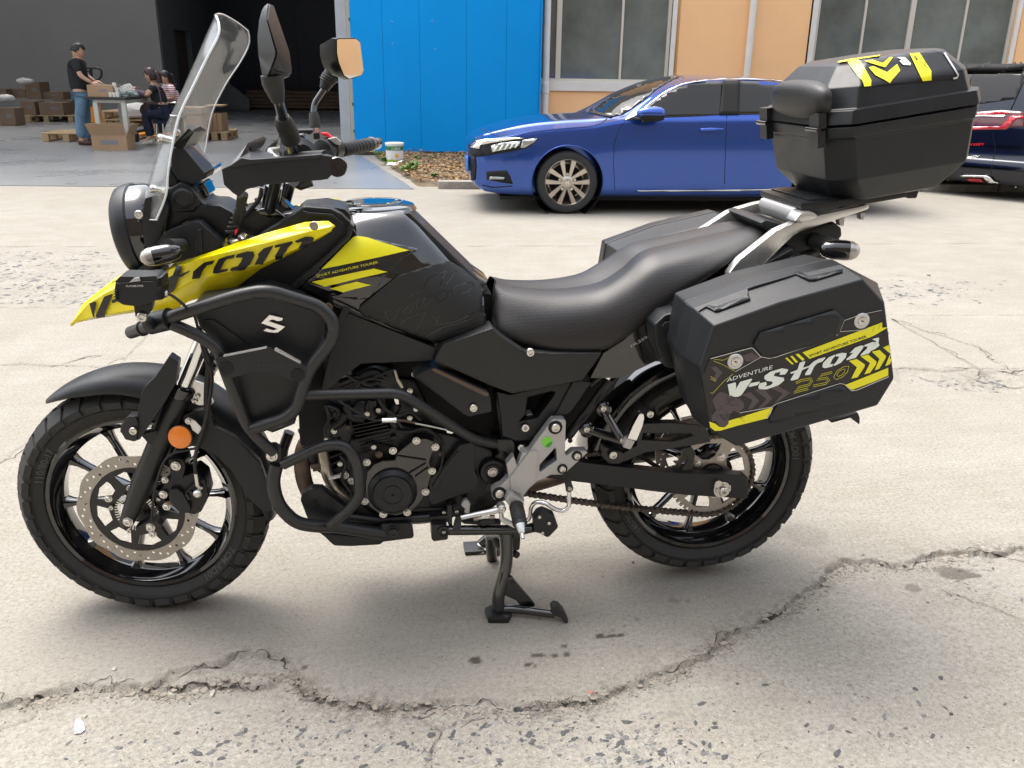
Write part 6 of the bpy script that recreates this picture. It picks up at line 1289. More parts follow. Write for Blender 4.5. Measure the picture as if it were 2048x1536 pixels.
fc = lathe('fuel_cap_ring', fcp+Vector((0, 0, .002)), (-.02, 0, 1), [(.098, -.008), (.092, .002), (.080, .006), (.066, .007), (.0655, .003)], K['gloss'], bike, 64); lathe('fuel_cap', fcp+Vector((0, 0, .004)), (-.02, 0, 1), [(.064, 0), (.062, .005), (.050, .006), (.048, .009), (0, .0095)], K['gloss'], fc, 48)
for r0, r1 in ((.0655, .0648), (.0445, .0435)): lathe('cap_trim', fcp+Vector((0, 0, .0115)), (-.02, 0, 1), [(r0, 0), (r0, .0015), (r1, .0015), (r1, 0)], K['silver_print'], fc, 64, cap=False)
for k in range(5): a = k*2*math.pi/5+.3; bolt(fcp+Vector((.055*math.cos(a), .055*math.sin(a), .011)), .004, (0, 0, 1), 'steel', fc, False, .003)
def td(name, pts, m, off=.0015, th=0., parent=None): return decal(name, [pts], ttree, K[m], parent or tank, off=off, th=th, step=7.)
tp = td('tank_side_panel', zT(140,735, 150,718, 575,300, 592,305, 640,388, 720,398, 1110,482, 1118,500, 1000,560, 850,712, 745,862, 715,885, 620,888, 300,835, 150,800, 132,772), 'gloss', .006, .006)
for p in ((340,650, 600,405, 615,396, 640,391, 720,402, 1048,500), (264,746, 765,641, 878,667, 368,782), (408,796, 625,745, 742,772, 520,825)): td('yellow_graphic', zT(*p), 'yellow_print', .0085, 0, tp)
text_on('side_lettering', 'SPORT ADVENTURE TOURER', zT(303,712)[0], zT(802,598)[0], 4.6, ttree, K['yellow_print'], tp, .0088, .0)
pad = td('knee_pad', zT(650,962, 665,940, 960,705, 990,690, 1335,588, 1372,588, 1395,600, 1680,765, 1692,790, 1704,1085, 1690,1110, 1310,1238, 1270,1240, 690,1022, 662,1000), 'grip', .0055, .005)
for ln in ((1010,890, 1160,815, 1215,720, 1345,670), (1345,670, 1300,790), (1350,780, 1440,655, 1380,670), (960,1115, 1010,1060, 1120,1010, 1190,995, 1110,1150), (1240,1025, 1275,1050, 1275,1095, 1440,1070, 1700,950), (1185,1195, 1320,1120, 1690,1020), (1300,1020, 1270,1090), (1420,1150, 1530,1115)): td('pad_groove', stroke(zT(*ln), .9), 'gloss', .0062, 0, pad)
sk = decal('warning_label', [zT(1100,180, 1120,185, 1212,262, 1200,282, 1098,208)], ttree, K['white_print'], tank, off=.0012); decal('warning_label_print', [zT(1100,182, 1128,200, 1122,226, 1098,208)], ttree, K['orange'], sk, off=.0018)
# ------------------------------------------------------------------ seat
se = [[(992,562,0),(1031,572,0),(1108,577,0),(1190,566,0),(1240,538,0),(1282,503,0),(1338,487,0),(1428,467,0),(1505,451,0),(1533,458,0)],
      [(991,566,-.03),(1031,578,-.045),(1109,583,-.055),(1191,573,-.06),(1241,546,-.055),(1285,509,-.045),(1340,493,-.045),(1430,473,-.045),(1508,455,-.04),(1535,460,-.03)],
      [(990,574,-.055),(1030,592,-.082),(1110,600,-.102),(1192,590,-.110),(1242,562,-.106),(1294,520,-.090),(1342,505,-.088),(1432,484,-.085),(1512,461,-.072),(1540,464,-.055)],
      [(986,600,-.075),(1022,628,-.112),(1102,640,-.138),(1192,632,-.150),(1248,604,-.150),(1302,556,-.138),(1352,533,-.132),(1438,503,-.122),(1516,472,-.10),(1541,467,-.075)],
      [(983,640,-.088),(1010,672,-.128),(1100,699,-.152),(1195,699,-.163),(1255,668,-.168),(1320,618,-.163),(1376,578,-.157),(1450,530,-.147),(1520,487,-.116),(1541,474,-.086)],
      [(985,645,-.05),(1012,676,-.07),(1100,702,-.09),(1195,702,-.10),(1257,671,-.10),(1322,621,-.10),(1378,581,-.10),(1452,533,-.09),(1522,490,-.07),(1541,478,-.05)]]
seat = grid('seat', [cat3(r) for r in se], K['seat'], bike, sub=6, ang=80); stree = bvh(seat); mirror_copy(seat)
grid('seat_nose', [[at(*p) for p in ((992,552,0), (990,558,-.05), (990,574,-.075), (986,600,-.085), (983,640,-.088))], [at(*p) for p in ((990,560,0), (987,570,-.04), (985,590,-.06), (984,610,-.07), (983,642,-.07))]], K['seat'], seat, sub=2)
# ------------------------------------------------------------------ side covers
plate('under_tank_cover', P2(640,792, 655,720, 680,650, 697,626, 873,697, 865,722, 722,728, 684,756), -.150, -.10, K['carbon'], bike, .004)
plate('cover_edge', P2(681,652, 697,626, 705,612, 690,604, 674,640), -.156, -.12, K['panel'], bike, .002)
plate('seat_side_cover', P2(877,702, 886,690, 985,656, 996,668, 1008,677, 1050,703, 1110,707, 1205,706, 1166,762, 1024,788, 978,771, 868,722), -.172, -.10, K['carbon'], bike, .005)
bolt(at(1060.5, 704.5, -.176), .0105, (0, -1, 0), 'steel', bike, False, .005)
K['bronze'] = mat('bronze_edge', (.10, .07, .05), .3, metal=.5)
ec = plate('engine_side_cover', zN(960,136, 1062,88, 1078,92, 1352,215, 1362,250, 1368,318, 1250,344, 1225,335, 1000,165), -.178, -.11, K['panel'], bike, .006)
plate('cover_ledge', zN(1058,98, 1074,94, 1352,222, 1345,240, 1330,238, 1060,108), -.184, -.178, K['bronze'], ec, .002); bolt(at(*zN(1272,297)[0], -.182), .0100, (0, -1, 0), 'steel', ec, False, .004)
plate('frame_cover', zF(500,445, 640,478, 1130,362, 1310,345, 1505,348, 1300,650, 1240,690, 1090,715, 1000,800, 860,965, 700,972, 560,922, 540,700), -.145, -.085, K['plastic'], bike, .005, holes=[zF(830,510, 1090,440, 1120,452, 1108,490, 960,690, 940,722, 740,762, 800,690)])
plate('cover_opening_wall', zF(740,762, 840,680, 940,700, 942,722), -.12, -.09, K['silver_print'], bike, .001)
plate('frame_cover', zF(1120,700, 1310,345, 1400,330, 1510,348, 1290,660, 1240,690), -.152, -.145, K['panel'], bike, .002)
for p, r in zip(zF(803,830, 757,1040, 1280,965), (.0105, .009, .006)): bolt(at(*p, -.150), r, (0, -1, 0), 'steel' if r > .007 else 'frame', bike, False, .004)
tl_ = plate('tail_side_panel', P2(1180,757, 1206,706, 1246,680, 1305,628, 1318,622, 1340,640, 1352,690, 1330,715, 1240,757), -.158, -.10, K['gloss'], bike, .004)
text_on('model_lettering', 'DL250-A', (1263,695), (1308,668), 5.2, None, K['silver_print'], tl_, fn=lambda q: at(q.x, q.y, -.1595), bold=.0)
tb = tube('subframe_tube', [at(1180, 770, -.12), at(1240, 720, -.12), at(1330, 650, -.13), at(1480, 560, -.13), at(1640, 500, -.10)], .011, K['frame'], bike)
tube('frame_rail', [at(*p, -.13) for p in zF(1700,330, 1460,660, 1250,930)], .012, K['frame'], bike); tube('frame_rail', [at(*p, -.12) for p in zF(520,430, 545,700, 600,950, 640,1080)], .013, K['frame'], bike)
# ------------------------------------------------------------------ tail
plate('tail_cover', zR(530,860, 720,700, 960,600, 1060,560, 1210,478, 1240,470, 1300,520, 1290,600, 1180,650, 900,740, 620,850), -.135, .135, K['panel'], bike, .01)
plate('tail_body', zR(960,262, 1010,240, 1200,290, 1330,330, 1555,255, 1612,300, 1622,365, 1590,405, 1520,540, 1430,590, 1330,600, 1250,520, 1210,470, 1060,380), -.105, .105, K['plastic'], bike, .015)
plate('tail_lamp_housing', zR(1300,520, 1590,400, 1520,545, 1420,600, 1310,605), -.09, .09, K['gloss'], bike, .012)
plate('tail_hook', zR(1090,600, 1240,525, 1290,570, 1295,600, 1220,620, 1110,670), -.15, -.135, K['plastic'], bike, .004)
plate('tail_label', zR(1058,322, 1075,320, 1100,335, 1088,348, 1060,338), -.107, -.105, K['orange'], bike, .0)
gx0, gx1 = zR(712, 0)[0][0], zR(1840, 0)[0][0]
gr = plate('grab_rail', zR(708,752, 712,668, 770,590, 800,555, 1090,325, 1165,290, 1300,238, 1430,203, 1490,190, 1780,128, 1815,110, 1842,124, 1828,158, 1700,200, 1560,245, 1430,285, 1320,315, 1230,365, 1110,480, 1000,590, 830,722, 762,757), -.178, -.148, K['rail'], bike, .009, yfn=lambda p: .035*max(0, min(1, (p[0]-gx0)/(gx1-gx0)*1.6)), ang=50)
mirror_copy(gr)
plate('rail_joint', zR(1235,252, 1280,190, 1330,178, 1392,180, 1432,202, 1400,245, 1300,268), -.172, -.12, K['rail'], bike, .008)
mb_ = plate('rail_bridge', zR(1225,150, 1260,140, 1330,165, 1330,215, 1250,292, 1215,262, 1200,200), -.125, .06, K['silver'], bike, .008)
for p in ((1590,235, 1640,215, 1632,290, 1600,285), (1762,190, 1805,178, 1790,240, 1768,238)): plate('rail_lug', zR(*p), -.13, -.11, K['silver'], gr, .002)
rp_ = plate('rack_plate', zTC(500,1335, 760,1318, 900,1296, 1362,1238, 1366,1290, 1000,1352, 535,1396, 500,1384), -.15, .08, K['plastic'], bike, .004)
plate('rack_plate_step', zTC(560,1308, 620,1300, 900,1290, 760,1320, 580,1332), -.13, .08, K['plastic'], rp_, .003)
plate('case_latch', zTC(1365,1230, 1472,1222, 1450,1298, 1375,1300), -.06, .02, K['plastic'], bike, .004)
# ------------------------------------------------------------------ top case
TA = math.radians(9.0); TO = Vector((1.580, -.022, 1.219))
def TCf(s, y, h): return Vector((TO.x+s*math.cos(TA)-h*math.sin(TA), TO.y+y, TO.z+s*math.sin(TA)+h*math.cos(TA)))
def oct_(h, s0, s1, w, c, fs=0.):
    return [TCf(a, b, h+fs*(a-s0)) for a, b in ((s0+c, -w), (s1-c, -w), (s1, -w+c*1.3), (s1, w-c*1.3), (s1-c, w), (s0+c, w), (s0, w-c*1.3), (s0, -w+c*1.3))]
tc = loft('top_case_base', [oct_(*a) for a in ((-.186,.070,.298,.132,.04),(-.180,.052,.318,.150,.045),(-.125,.012,.362,.190,.045),(-.034,.004,.370,.197,.045),(-.030,-.006,.370,.204,.045),(-.006,-.008,.374,.206,.045))], K['panel'], bike, ang=18)
lid = loft('top_case_lid', [oct_(*a) for a in ((-.001,-.010,.376,.208,.045),(.028,-.004,.372,.204,.045),(.030,.008,.358,.195,.045),(.074,.018,.350,.186,.045),(.116,.060,.318,.145,.04),(.121,.075,.305,.135,.04),(.122,.10,.28,.11,.035))], K['panel'], tc, ang=18, tri=True)
for o in (tc, lid): b_ = o.modifiers.new('b', 'BEVEL'); b_.width = .003; b_.segments = 2; b_.limit_method = 'ANGLE'; b_.angle_limit = math.radians(14); shade(o.data, 60); wn(o)
ltree = bvh(lid)
bm = bmesh.new(); bmesh.ops.create_uvsphere(bm, u_segments=40, v_segments=24, radius=1)
for v in bm.verts:
    x, y, z = v.co; f = lambda t, e: math.copysign(abs(t)**e, t); k = (abs(f(x, 1))**3+abs(y)**3.2+abs(z)**2.6)**(1/3.); k = max(k, .01)
    v.co = TCf(.002+.034*x/k*(1 if x < 0 else .3), -.045+.135*y/k, .053+.042*z/k)
bm_obj('back_rest', bm, K['seat'], tc, 80)
for y in (-.145, .125):
    h_ = link('case_hinge', None, tc) if False else None
    M_ = [box_data(TCf(-.012, y, .012), (.018, .045, .034), Matrix.Rotation(-TA, 3, 'Y')), box_data(TCf(-.013, y, -.028), (.018, .038, .036), Matrix.Rotation(-TA, 3, 'Y'))]
    multi('case_hinge', M_, K['plastic'], tc, smooth=False); tube('hinge_pin', [TCf(-.024, y-.028, -.006), TCf(-.024, y+.028, -.006)], .0055, K['gloss'], tc, 10)
def ld(name, pts, m, off=.0015, parent=None, **k): return decal(name, [pts], ltree, K[m], parent or lid, off=off, step=7., **k)
ls = ld('lid_sticker', zTC(890,190, 1000,160, 1200,118, 1460,112, 1670,112, 1785,295, 1770,315, 1560,335, 1070,378, 1010,380), 'sticker', .0015)
for p in ((882,190, 968,170, 988,182, 1072,338, 1068,378, 1012,384, 1000,340), (1385,120, 1468,115, 1562,262, 1562,333, 1490,340), (1050,232, 1088,222, 1200,272, 1282,205, 1308,258, 1222,356, 1105,296), (1020,182, 1085,172, 1165,196, 1222,150, 1250,150, 1186,232, 1125,215), (800,186, 900,166, 1150,132, 1140,143, 985,165, 880,184, 812,194)): ld('yellow_graphic', zTC(*p), 'yellow_print', .0032, ls)
ld('white_logo', zTC(1282,150, 1345,148, 1395,198, 1392,215, 1332,212, 1300,178, 1322,172), 'white_print', .0032, ls)
ld('white_stripe', stroke(zTC(1668,112, 1782,290, 1770,312, 1740,318), 3.6), 'silver_print', .0032, ls)
text_on('sticker_lettering', 'ER', zTC(1415,150)[0], zTC(1435,182)[0], 5., ltree, K['black_print'], ls, .005, .02, cross=(1, -.35)); ld('sticker_mark', stroke(zTC(1462,178, 1535,245), 1.), 'black_print', .005, ls); ld('sticker_mark', stroke(zTC(1500,185, 1520,215), 1.), 'black_print', .005, ls)
ld('yellow_graphic', zTC(402,200, 470,182, 560,178, 520,192, 405,212), 'yellow_print', .0025)
# ------------------------------------------------------------------ panniers
def XZ(Y, *p): return [(lambda v: (v.x, v.z))(at(p[i], p[i+1], Y)) for i in range(0, len(p), 2)]
O = XZ(-.445, 1427,650, 1560,603, 1727,556, 1771,604, 1790,757, 1756,812, 1474,894, 1424,862, 1398,735)
L_ = XZ(-.39, 1388,617, 1520,568, 1684,529, 1756,566, 1776,745, 1737,797, 1455,882, 1400,848, 1368,715)
def ringat(P_, Y, k=1.): 
    cx = sum(p[0] for p in P_)/len(P_); cz = sum(p[1] for p in P_)/len(P_); return [Vector((cx+(p[0]-cx)*k, Y, cz+(p[1]-cz)*k)) for p in P_]
def pannier(side):
    s = side
    R1 = [ringat(L_, -.225*s, .90), ringat(L_, -.235*s, .95), ringat(L_, -.315*s, .985), ringat(L_, -.330*s, 1.0), ringat(L_, -.334*s, 1.0)]
    b = loft('pannier_shell', R1, K['panel'], bike, ang=18)
    R2 = [ringat(L_, -.3365*s, 1.006), ringat(L_, -.345*s, 1.010), ringat(L_, -.388*s, 1.0), ringat(O, -.440*s, 1.0), ringat(O, -.446*s, .985)]
    l = loft('pannier_lid', R2, K['panel'], b, ang=18, tri=True)
    for o in (b, l): m_ = o.modifiers.new('b', 'BEVEL'); m_.width = .0035; m_.segments = 2; m_.limit_method = 'ANGLE'; m_.angle_limit = math.radians(14); shade(o.data, 60); wn(o)
    return b, l
pn, pl2 = pannier(1); ptree = bvh(pl2); pf, _ = pannier(-1)
def pd(name, pts, m, off=.0012, parent=None, th=0., **k): return decal(name, [pts], ptree, K[m], parent or pl2, off=off, th=th, step=16., **k)
pd('lid_relief', zR(470,975, 530,940, 600,975, 625,975, 650,965, 885,880, 870,850, 862,800, 1250,680, 1350,728, 1400,728, 1620,660, 1620,640, 1350,700, 1270,660, 850,790, 850,850, 610,940, 540,925), 'panel', .003, th=.003)
pd('lid_relief', zR(905,1235, 960,1138, 1550,958, 1628,1030, 1585,1140, 1490,1198, 1040,1338, 985,1325, 965,1310), 'panel', .005, th=.004)
pd('lid_relief', zP(625,1040, 730,885, 1380,690, 1480,770, 1495,790, 1460,870, 640,1100), 'panel', .004, th=.003)
stk = pd('lid_sticker', zP(-0,408, 430,292, 520,385, 600,405, 1240,212, 1340,165, 1425,0, 1900,-110, 1975,480, 1980,560, 1505,748, 1430,672, 720,885, 620,1045, 40,1175, 8,1140, -80,600), 'sticker', .0012)
def ps_(name, pts, m, off=.0024): return pd(name, pts, m, off, stk) if not isinstance(pts[0], list) else decal(name, pts, ptree, K[m], stk, off=off, step=16.)
K['mauve2'] = mat('mauve_vinyl_light', (.075, .058, .062), .4)
for p in ((330,790, 430,765, 520,860, 440,950, 400,945, 450,850), (470,740, 560,715, 660,835, 560,935, 500,945, 600,840), (610,705, 700,690, 850,770, 740,860, 660,900, 770,780), (0,500, 60,490, 130,560, 60,640, 20,640, 60,560), (340,380, 440,340, 520,390, 470,430, 380,440)): ps_('chevron_print', zP(*p), 'mauve2', .0020)
rd = [(150,770), (200,790), (240,830), (300,830), (350,870), (360,930), (300,985), (250,960), (215,1000), (190,1060), (195,1100), (150,1140), (90,1120), (60,1070), (20,1080), (15,1010), (60,960), (40,900), (20,850), (60,800), (100,760)]
ps_('print_patch', zP(*[c for p in rd for c in p]), 'mauve2', .0022)
for p in ((0,1078, 50,1100, 95,1135, 150,1140, 192,1105, 195,1070, 660,925, 640,980, 600,1045, 300,1120, 100,1178, 50,1175, 12,1140), (980,342, 1900,-5, 1915,62, 1745,162, 1690,185, 1055,410), (1432,690, 1520,655, 1970,475, 1972,555, 1740,655, 1510,742), (905,362, 940,355, 1003,415, 980,432), (850,382, 875,378, 935,445, 908,452), (795,402, 818,397, 888,465, 868,470),
          (1478,432, 1560,412, 1645,470, 1640,500, 1570,605, 1500,622, 1560,500), (1600,385, 1680,365, 1770,440, 1765,470, 1700,560, 1640,575, 1700,455), (1720,335, 1800,315, 1870,378, 1868,400, 1800,515, 1750,532, 1800,410), (1840,290, 1900,262, 1952,310, 1955,350, 1910,470, 1862,488, 1915,355)): ps_('yellow_graphic', zP(*p), 'yellow_print')
PAN = [(182,682, 262,660, 270,665, 272,720, 248,782, 205,805), (315,655, 432,620, 445,628, 420,665, 330,795, 300,812, 262,816, 222,805, 265,740), (428,668, 522,650, 525,662, 500,690, 412,710, 405,700),
       (575,590, 640,545, 760,510, 822,520, 826,535, 795,575, 735,580, 745,548, 690,560, 672,590, 715,600, 780,610, 785,640, 725,690, 600,735, 520,732, 508,712, 522,670, 590,655, 600,680, 580,705, 640,690, 665,665, 652,650, 600,645, 572,620),
       (850,555, 925,525, 950,450, 1005,432, 1008,445, 985,505, 1058,480, 1050,498, 975,530, 945,605, 932,625, 865,642, 850,632, 895,560, 855,570),
       (1030,500, 1095,440, 1150,410, 1220,392, 1225,400, 1190,440, 1140,455, 1105,490, 1072,560, 1060,578, 1012,585, 1005,570, 1050,505),
       (1255,395, 1320,365, 1335,372, 1300,410, 1272,470, 1305,462, 1298,490, 1222,510, 1190,498, 1198,455), (1335,362, 1400,345, 1450,350, 1440,395, 1390,450, 1320,485, 1305,478, 1340,440, 1372,385, 1338,385),
       (1480,350, 1540,290, 1600,268, 1635,270, 1620,300, 1545,400, 1450,425, 1448,412, 1520,345), (1640,262, 1725,230, 1765,232, 1760,255, 1690,350, 1600,378, 1598,365, 1665,300, 1672,275, 1640,280),
       (1765,222, 1720,200, 1790,182, 1796,195, 1790,240, 1800,268, 1760,300, 1720,322, 1690,318, 1722,285, 1752,240)]
for p in PAN: ps_('logo_letter', zP(*p), 'white_print', .003)
text_on('sticker_lettering', 'SPORT ADVENTURE TOURER', zP(1052,392)[0], zP(1665,180)[0], 5.0, ptree, K['black_print'], stk, .0036, .012)
text_on('sticker_lettering', 'ADVENTURE', zP(172,658)[0], zP(672,512)[0], 7.2, ptree, K['white_print'], stk, .0032, .0, shear=.3)
for cl in (((912,668), (965,640), (1070,622), (1078,645), (1050,685), (945,712), (885,768), (1040,728)), ((1295,552), (1190,580), (1135,632), (1245,612), (1262,635), (1225,672), (1095,698))):
    ps_('number_outline', ringloops(stroke(zP(*[c for p in cl for c in p]), 3.4), .7), 'yellow_print', .003)
for k_ in (1., .55): ps_('number_outline', ringloops([(1505.5+(x-456)*k_/5.333*1., 745.+(y-(-1))*0) if False else (zP(1388+(x)*k_, 556+(y)*k_)[0]) for x, y in ((-78,52), (-40,-20), (30,-62), (85,-70), (72,-10), (20,45), (-50,75))], .7), 'yellow_print', .003)
rq = random.Random(5)
for k in range(22):
    x, y = rq.uniform(50, 330), rq.uniform(790, 1050); L = []
    for j in range(5): L += [x, y]; x += rq.uniform(-10, 45); y += rq.uniform(-28, 30)
    ps_('rider_print_line', stroke(zP(*L), .55), 'black_print', .0028)
for ln, w in ((zP(0,408, 220,348, 430,293, 455,300, 530,385, 620,405, 700,390, 1240,205, 1260,195), 1.5), (zP(1375,120, 1610,103, 1680,90), 1.0), (zP(265,545, 540,390), 1.0), (zP(310,985, 640,925, 720,882, 1380,672, 1425,680), 1.2), (zP(1340,165, 1380,115, 1425,0), 1.), (zP(660,925, 640,985, 600,1047), 1.4), (zP(1425,680, 1505,750, 1560,742, 1975,568), 1.5), (zP(1425,0, 1600,-60, 1900,-125), 1.)): ps_('silver_outline', stroke(ln, w), 'silver_print', .0032)
for ln in (zP(40,415, 130,425, 190,400, 228,360), zP(30,430, 140,475, 262,545), zP(0,595, 60,635, 55,650, 0,620), zP(240,570, 140,650, 20,780, 0,770)): ps_('yellow_line', stroke(ln, .6), 'yellow_print', .003)
for p in zP(1745,70, 1810,40): ps_('scratch', stroke([p, (p[0]-4, p[1]+9)], .5), 'black_print', .0034)
for p in (zR(760,1370)[0], zR(1771,1045)[0]):
    hit = ptree.ray_cast(CAM_LOC, ray(*p).normalized()); c = hit[0]
    lk = lathe('case_lock', c+Vector((0, .001, 0)), (0, -1, 0), [(.0165, 0), (.0168, .0035), (.0150, .0050), (.0100, .0048), (.0098, .0025)], K['silver_print'], pl2, 40); lathe('lock_barrel', c+Vector((0, .001, 0)), (0, -1, 0), [(.0092, .002), (.0092, .0055), (.0050, .006), (.0050, .0052), (0, .0052)], K['steel'], lk, 32); box('key_slot', c+Vector((0, -.0055, 0)), (.0045, .002, .0018), K['darkwell'], lk)
plate('case_foot', zP(1290,1085, 1580,990, 1600,1040, 1600,1090, 1595,1118, 1560,1090, 1500,1045, 1300,1100), -.36, -.27, K['plastic'], pn, .003)
plate('pannier_mount', P2(1308,650, 1330,630, 1360,622, 1372,640, 1360,740, 1330,735, 1312,690), -.23, -.16, K['plastic'], bike, .006); lathe('mount_plug', at(1333, 651, -.236), (0, -1, 0), [(.010, 0), (.010, .004), (0, .004)], K['darkwell'], bike, 6)
# ------------------------------------------------------------------ engine
plate('engine_block', P2(600,800, 640,770, 720,745, 830,760, 870,840, 960,870, 1000,900, 1010,1000, 960,1040, 860,1030, 760,1045, 690,1020, 655,960, 610,930), -.075, .11, K['engine'], bike, .012)
plate('crankcase', P2(700,880, 800,850, 900,870, 985,900, 1000,960, 985,1010, 900,1040, 760,1040, 700,1000, 690,930), -.115, .12, K['engine'], bike, .012)
plate('cylinder', zE(470,560, 1080,380, 1200,760, 1200,850, 760,1000, 560,850), -.085, .08, K['engine'], bike, .006)
plate('cylinder_head', zE(420,430, 1100,330, 1180,600, 830,680, 600,620), -.10, .09, K['engine'], bike, .008)
for i in range(9):
    a, b, c, d = 760+i*15, 700+i*36, 1130+i*10, 630+i*33
    plate('cooling_fin', zE(a, b, c, d, c+6, d+13, a+6, b+13), -.118, .10, K['engine'], bike, .001)
for i in range(5):
    plate('cooling_fin', zE(480+i*22,900+i*70, 640+i*10,860+i*64, 648+i*10,872+i*64, 486+i*22,914+i*70), -.10, .08, K['engine'], bike, .001)
for pth, r in ((((700,480),(760,600),(900,620)), .012), (((980,420),(960,520),(1010,600)), .014), (((560,700),(640,650),(700,560)), .014), (((1250,470),(1180,600),(1230,700)), .012), (((640,250),(820,190),(930,260),(1050,230)), .010), (((860,180),(1000,130),(1100,200)), .012), (((500,500),(620,560),(600,680)), .010)):
    tube('engine_pipe', catmull([at(*zE(*p)[0], -.115) for p in pth], 5), r, K['engine'], bike, 12)
lathe('water_outlet', at(*zE(880,520)[0], -.10), (0, -1, 0), [(.024, 0), (.024, .014), (.018, .018), (0, .018)], K['engine'], bike, 28)
plate('ignition_part', zE(820,150, 1000,100, 1200,110, 1240,230, 1150,290, 860,290), -.11, -.06, K['plastic'], bike, .004)
V_ = zE(1210,110, 1240,110, 1262,190, 1300,250, 1320,300, 1290,300, 1240,220); plate('throttle_link', V_, -.122, -.116, K['pipe'], bike, .001); plate('throttle_link', zE(1215,400, 1262,402, 1270,475, 1240,480, 1222,440), -.13, -.124, K['chrome'], bike, .002)
for p in zE(1430,150, 1385,330, 620,695, 575,760): bolt(at(*p, -.118), .005, (0, -1, 0), 'steel', bike, True)
tube('clutch_cable', catmull([at(*p, -.16) for p in zE(620,430, 760,520, 900,600, 1000,640, 1085,642)], 5), .0032, K['rubber'], bike, 8)
ca_ = tube('cable_adjuster', [at(*p, -.16) for p in zE(1088,642, 1212,640)], .0055, K['chrome'], bike, 6); tube('cable_adjuster', [at(*p, -.16) for p in zE(1212,640, 1240,642)], .0068, K['steel'], ca_, 6)
tube('cable_ferrule', [at(*p, -.16) for p in zE(1240,642, 1330,648, 1430,668, 1440,672)], .0034, K['bronze'], ca_, 8); tube('cable_end', [at(*p, -.155) for p in zE(1440,675, 1520,690, 1620,710, 1780,745)], .0028, K['steel'], ca_, 8)
plate('cable_clip', zE(1775,745, 1855,775, 1830,790, 1780,778), -.155, -.152, K['chrome'], ca_, .001)
gc = at(*zE(1200,1395)[0], -.150); AXE = Vector((0, -1, 0))
cv_ = plate('generator_cover', zE(915,1200, 990,1120, 1100,1072, 1230,1070, 1245,1010, 1290,960, 1440,845, 1560,838, 1640,870, 1660,950, 1615,1010, 1590,1100, 1625,1200, 1560,1420, 1480,1540, 1400,1620, 1250,1665, 1050,1640, 950,1560, 915,1400), -.150, -.10, K['gloss'], bike, .008)
lathe('generator_dome', gc+Vector((0, .004, 0)), AXE, [(.060, 0), (.0585, .012), (.0495, .022), (.0470, .021), (.0465, .023), (.0455, .0245), (.026, .0245), (.0255, .0225), (.0225, .0225), (.0220, .0245), (.004, .0245), (.0035, .021), (0, .021)], K['engine'], cv_, 72, ang=25)
for ln in ((1250,1025, 1560,1072, 1562,1085, 1245,1040), (1370,1215, 1555,1105, 1560,1115, 1385,1218), (1440,1250, 1580,1150, 1584,1158, 1450,1262)): plate('cover_rib', zE(*ln), -.156, -.150, K['gloss'], cv_, .001)
for p in zE(1455,862, 1657,930, 1205,968, 925,1092, 763,1288, 1622,1185, 1552,1408, 903,1508)+zN(933,832, 810,842, 715,775): bolt(at(*p, -.152), .0070, AXE, 'steel', cv_, True, .006)
lathe('oil_sight', at(*zE(1055,1000)[0], -.135), AXE, [(.009, 0), (.009, .008), (.006, .010), (0, .010)], K['bronze'], bike, 12)
plate('sprocket_cover', zN(1045,665, 1060,650, 1110,605, 1195,495, 1205,485, 1275,472, 1280,620, 1300,660, 1300,700, 1250,730, 1180,750, 1085,790, 1060,795, 1040,760), -.140, -.09, K['panel'], bike, .006)
plate('cover_rib', zN(1060,700, 1110,620, 1190,520, 1200,530, 1125,640, 1075,740), -.145, -.140, K['engine'], bike, .002)
# pivot, frame heel
pb = at(*zN(1370,621)[0], -.125); lathe('swingarm_pivot', pb, AXE, [(.034, -.04), (.034, 0), (.030, .006), (.022, .006), (.021, .010), (.018, .010), (.017, .006), (0, .006)], K['engine'], bike, 40); bolt(pb+AXE*.006, .0095, AXE, 'steel', bike, True, .008)
plate('frame_heel', zF(450,955, 690,960, 700,1110, 640,1330, 560,1500, 420,1560, 380,1500, 440,1180, 520,1100), -.118, -.06, K['frame'], bike, .008)
# exhaust
tube('exhaust_header', catmull([at(a, b, y) for (a, b), y in zip(zN(470,420, 420,470, 395,540, 400,640, 425,720, 470,800), (-.02, -.05, -.07, -.08, -.07, -.05))], 6), .0195, K['rust'], bike, 20)
tube('exhaust_header', catmull([at(a, b, y) for (a, b), y in zip(zN(500,520, 515,600, 535,660, 570,715, 640,760, 720,800), (-.09, -.10, -.10, -.10, -.08, -.04))], 6), .0145, K['pipe'], bike, 20)
tube('pipe_clamp', [at(*p, -.112) for p in zN(530,655, 575,645, 612,632)], .006, K['rail'], bike, 10, oval=.4); bolt(at(*zN(612,640)[0], -.12), .008, AXE, 'steel', bike, True)
for a in ((440,598,490,590),(450,612,520,600)): tube('manifold_clamp', [at(*p, -.105) for p in zN(*a)], .006, K['rust'], bike, 8)
tube('exhaust_pipe', catmull([at(*p) for p in ((700,1005,.0),(760,1030,.02),(860,1030,.08),(960,1000,.13),(1100,960,.17),(1300,900,.20))], 5), .021, K['rust'], bike, 16)
lathe('silencer', at(1230, 900, .22), Vector((1, .02, .16)), [(.03, 0), (.05, .04), (.055, .10), (.055, .42), (.045, .45), (.02, .46)], K['panel'], bike, 32)
plate('radiator_core', P2(590,700, 640,690, 660,800, 640,900, 600,890), -.10, .10, K['darkwell'], bike, .004)
# lower pipes in the gap between wheel and engine
tube('frame_downtube', [at(*p, -.06) for p in zN(420,300, 460,420, 490,560)], .016, K['frame'], bike, 14); tube('frame_downtube', [at(*p, .10) for p in zN(330,420, 300,500, 290,560)], .014, K['frame'], bike, 14)
tube('radiator_hose', [at(*p, -.08) for p in zN(400,400, 430,470, 455,560)], .014, K['rubber'], bike, 14)
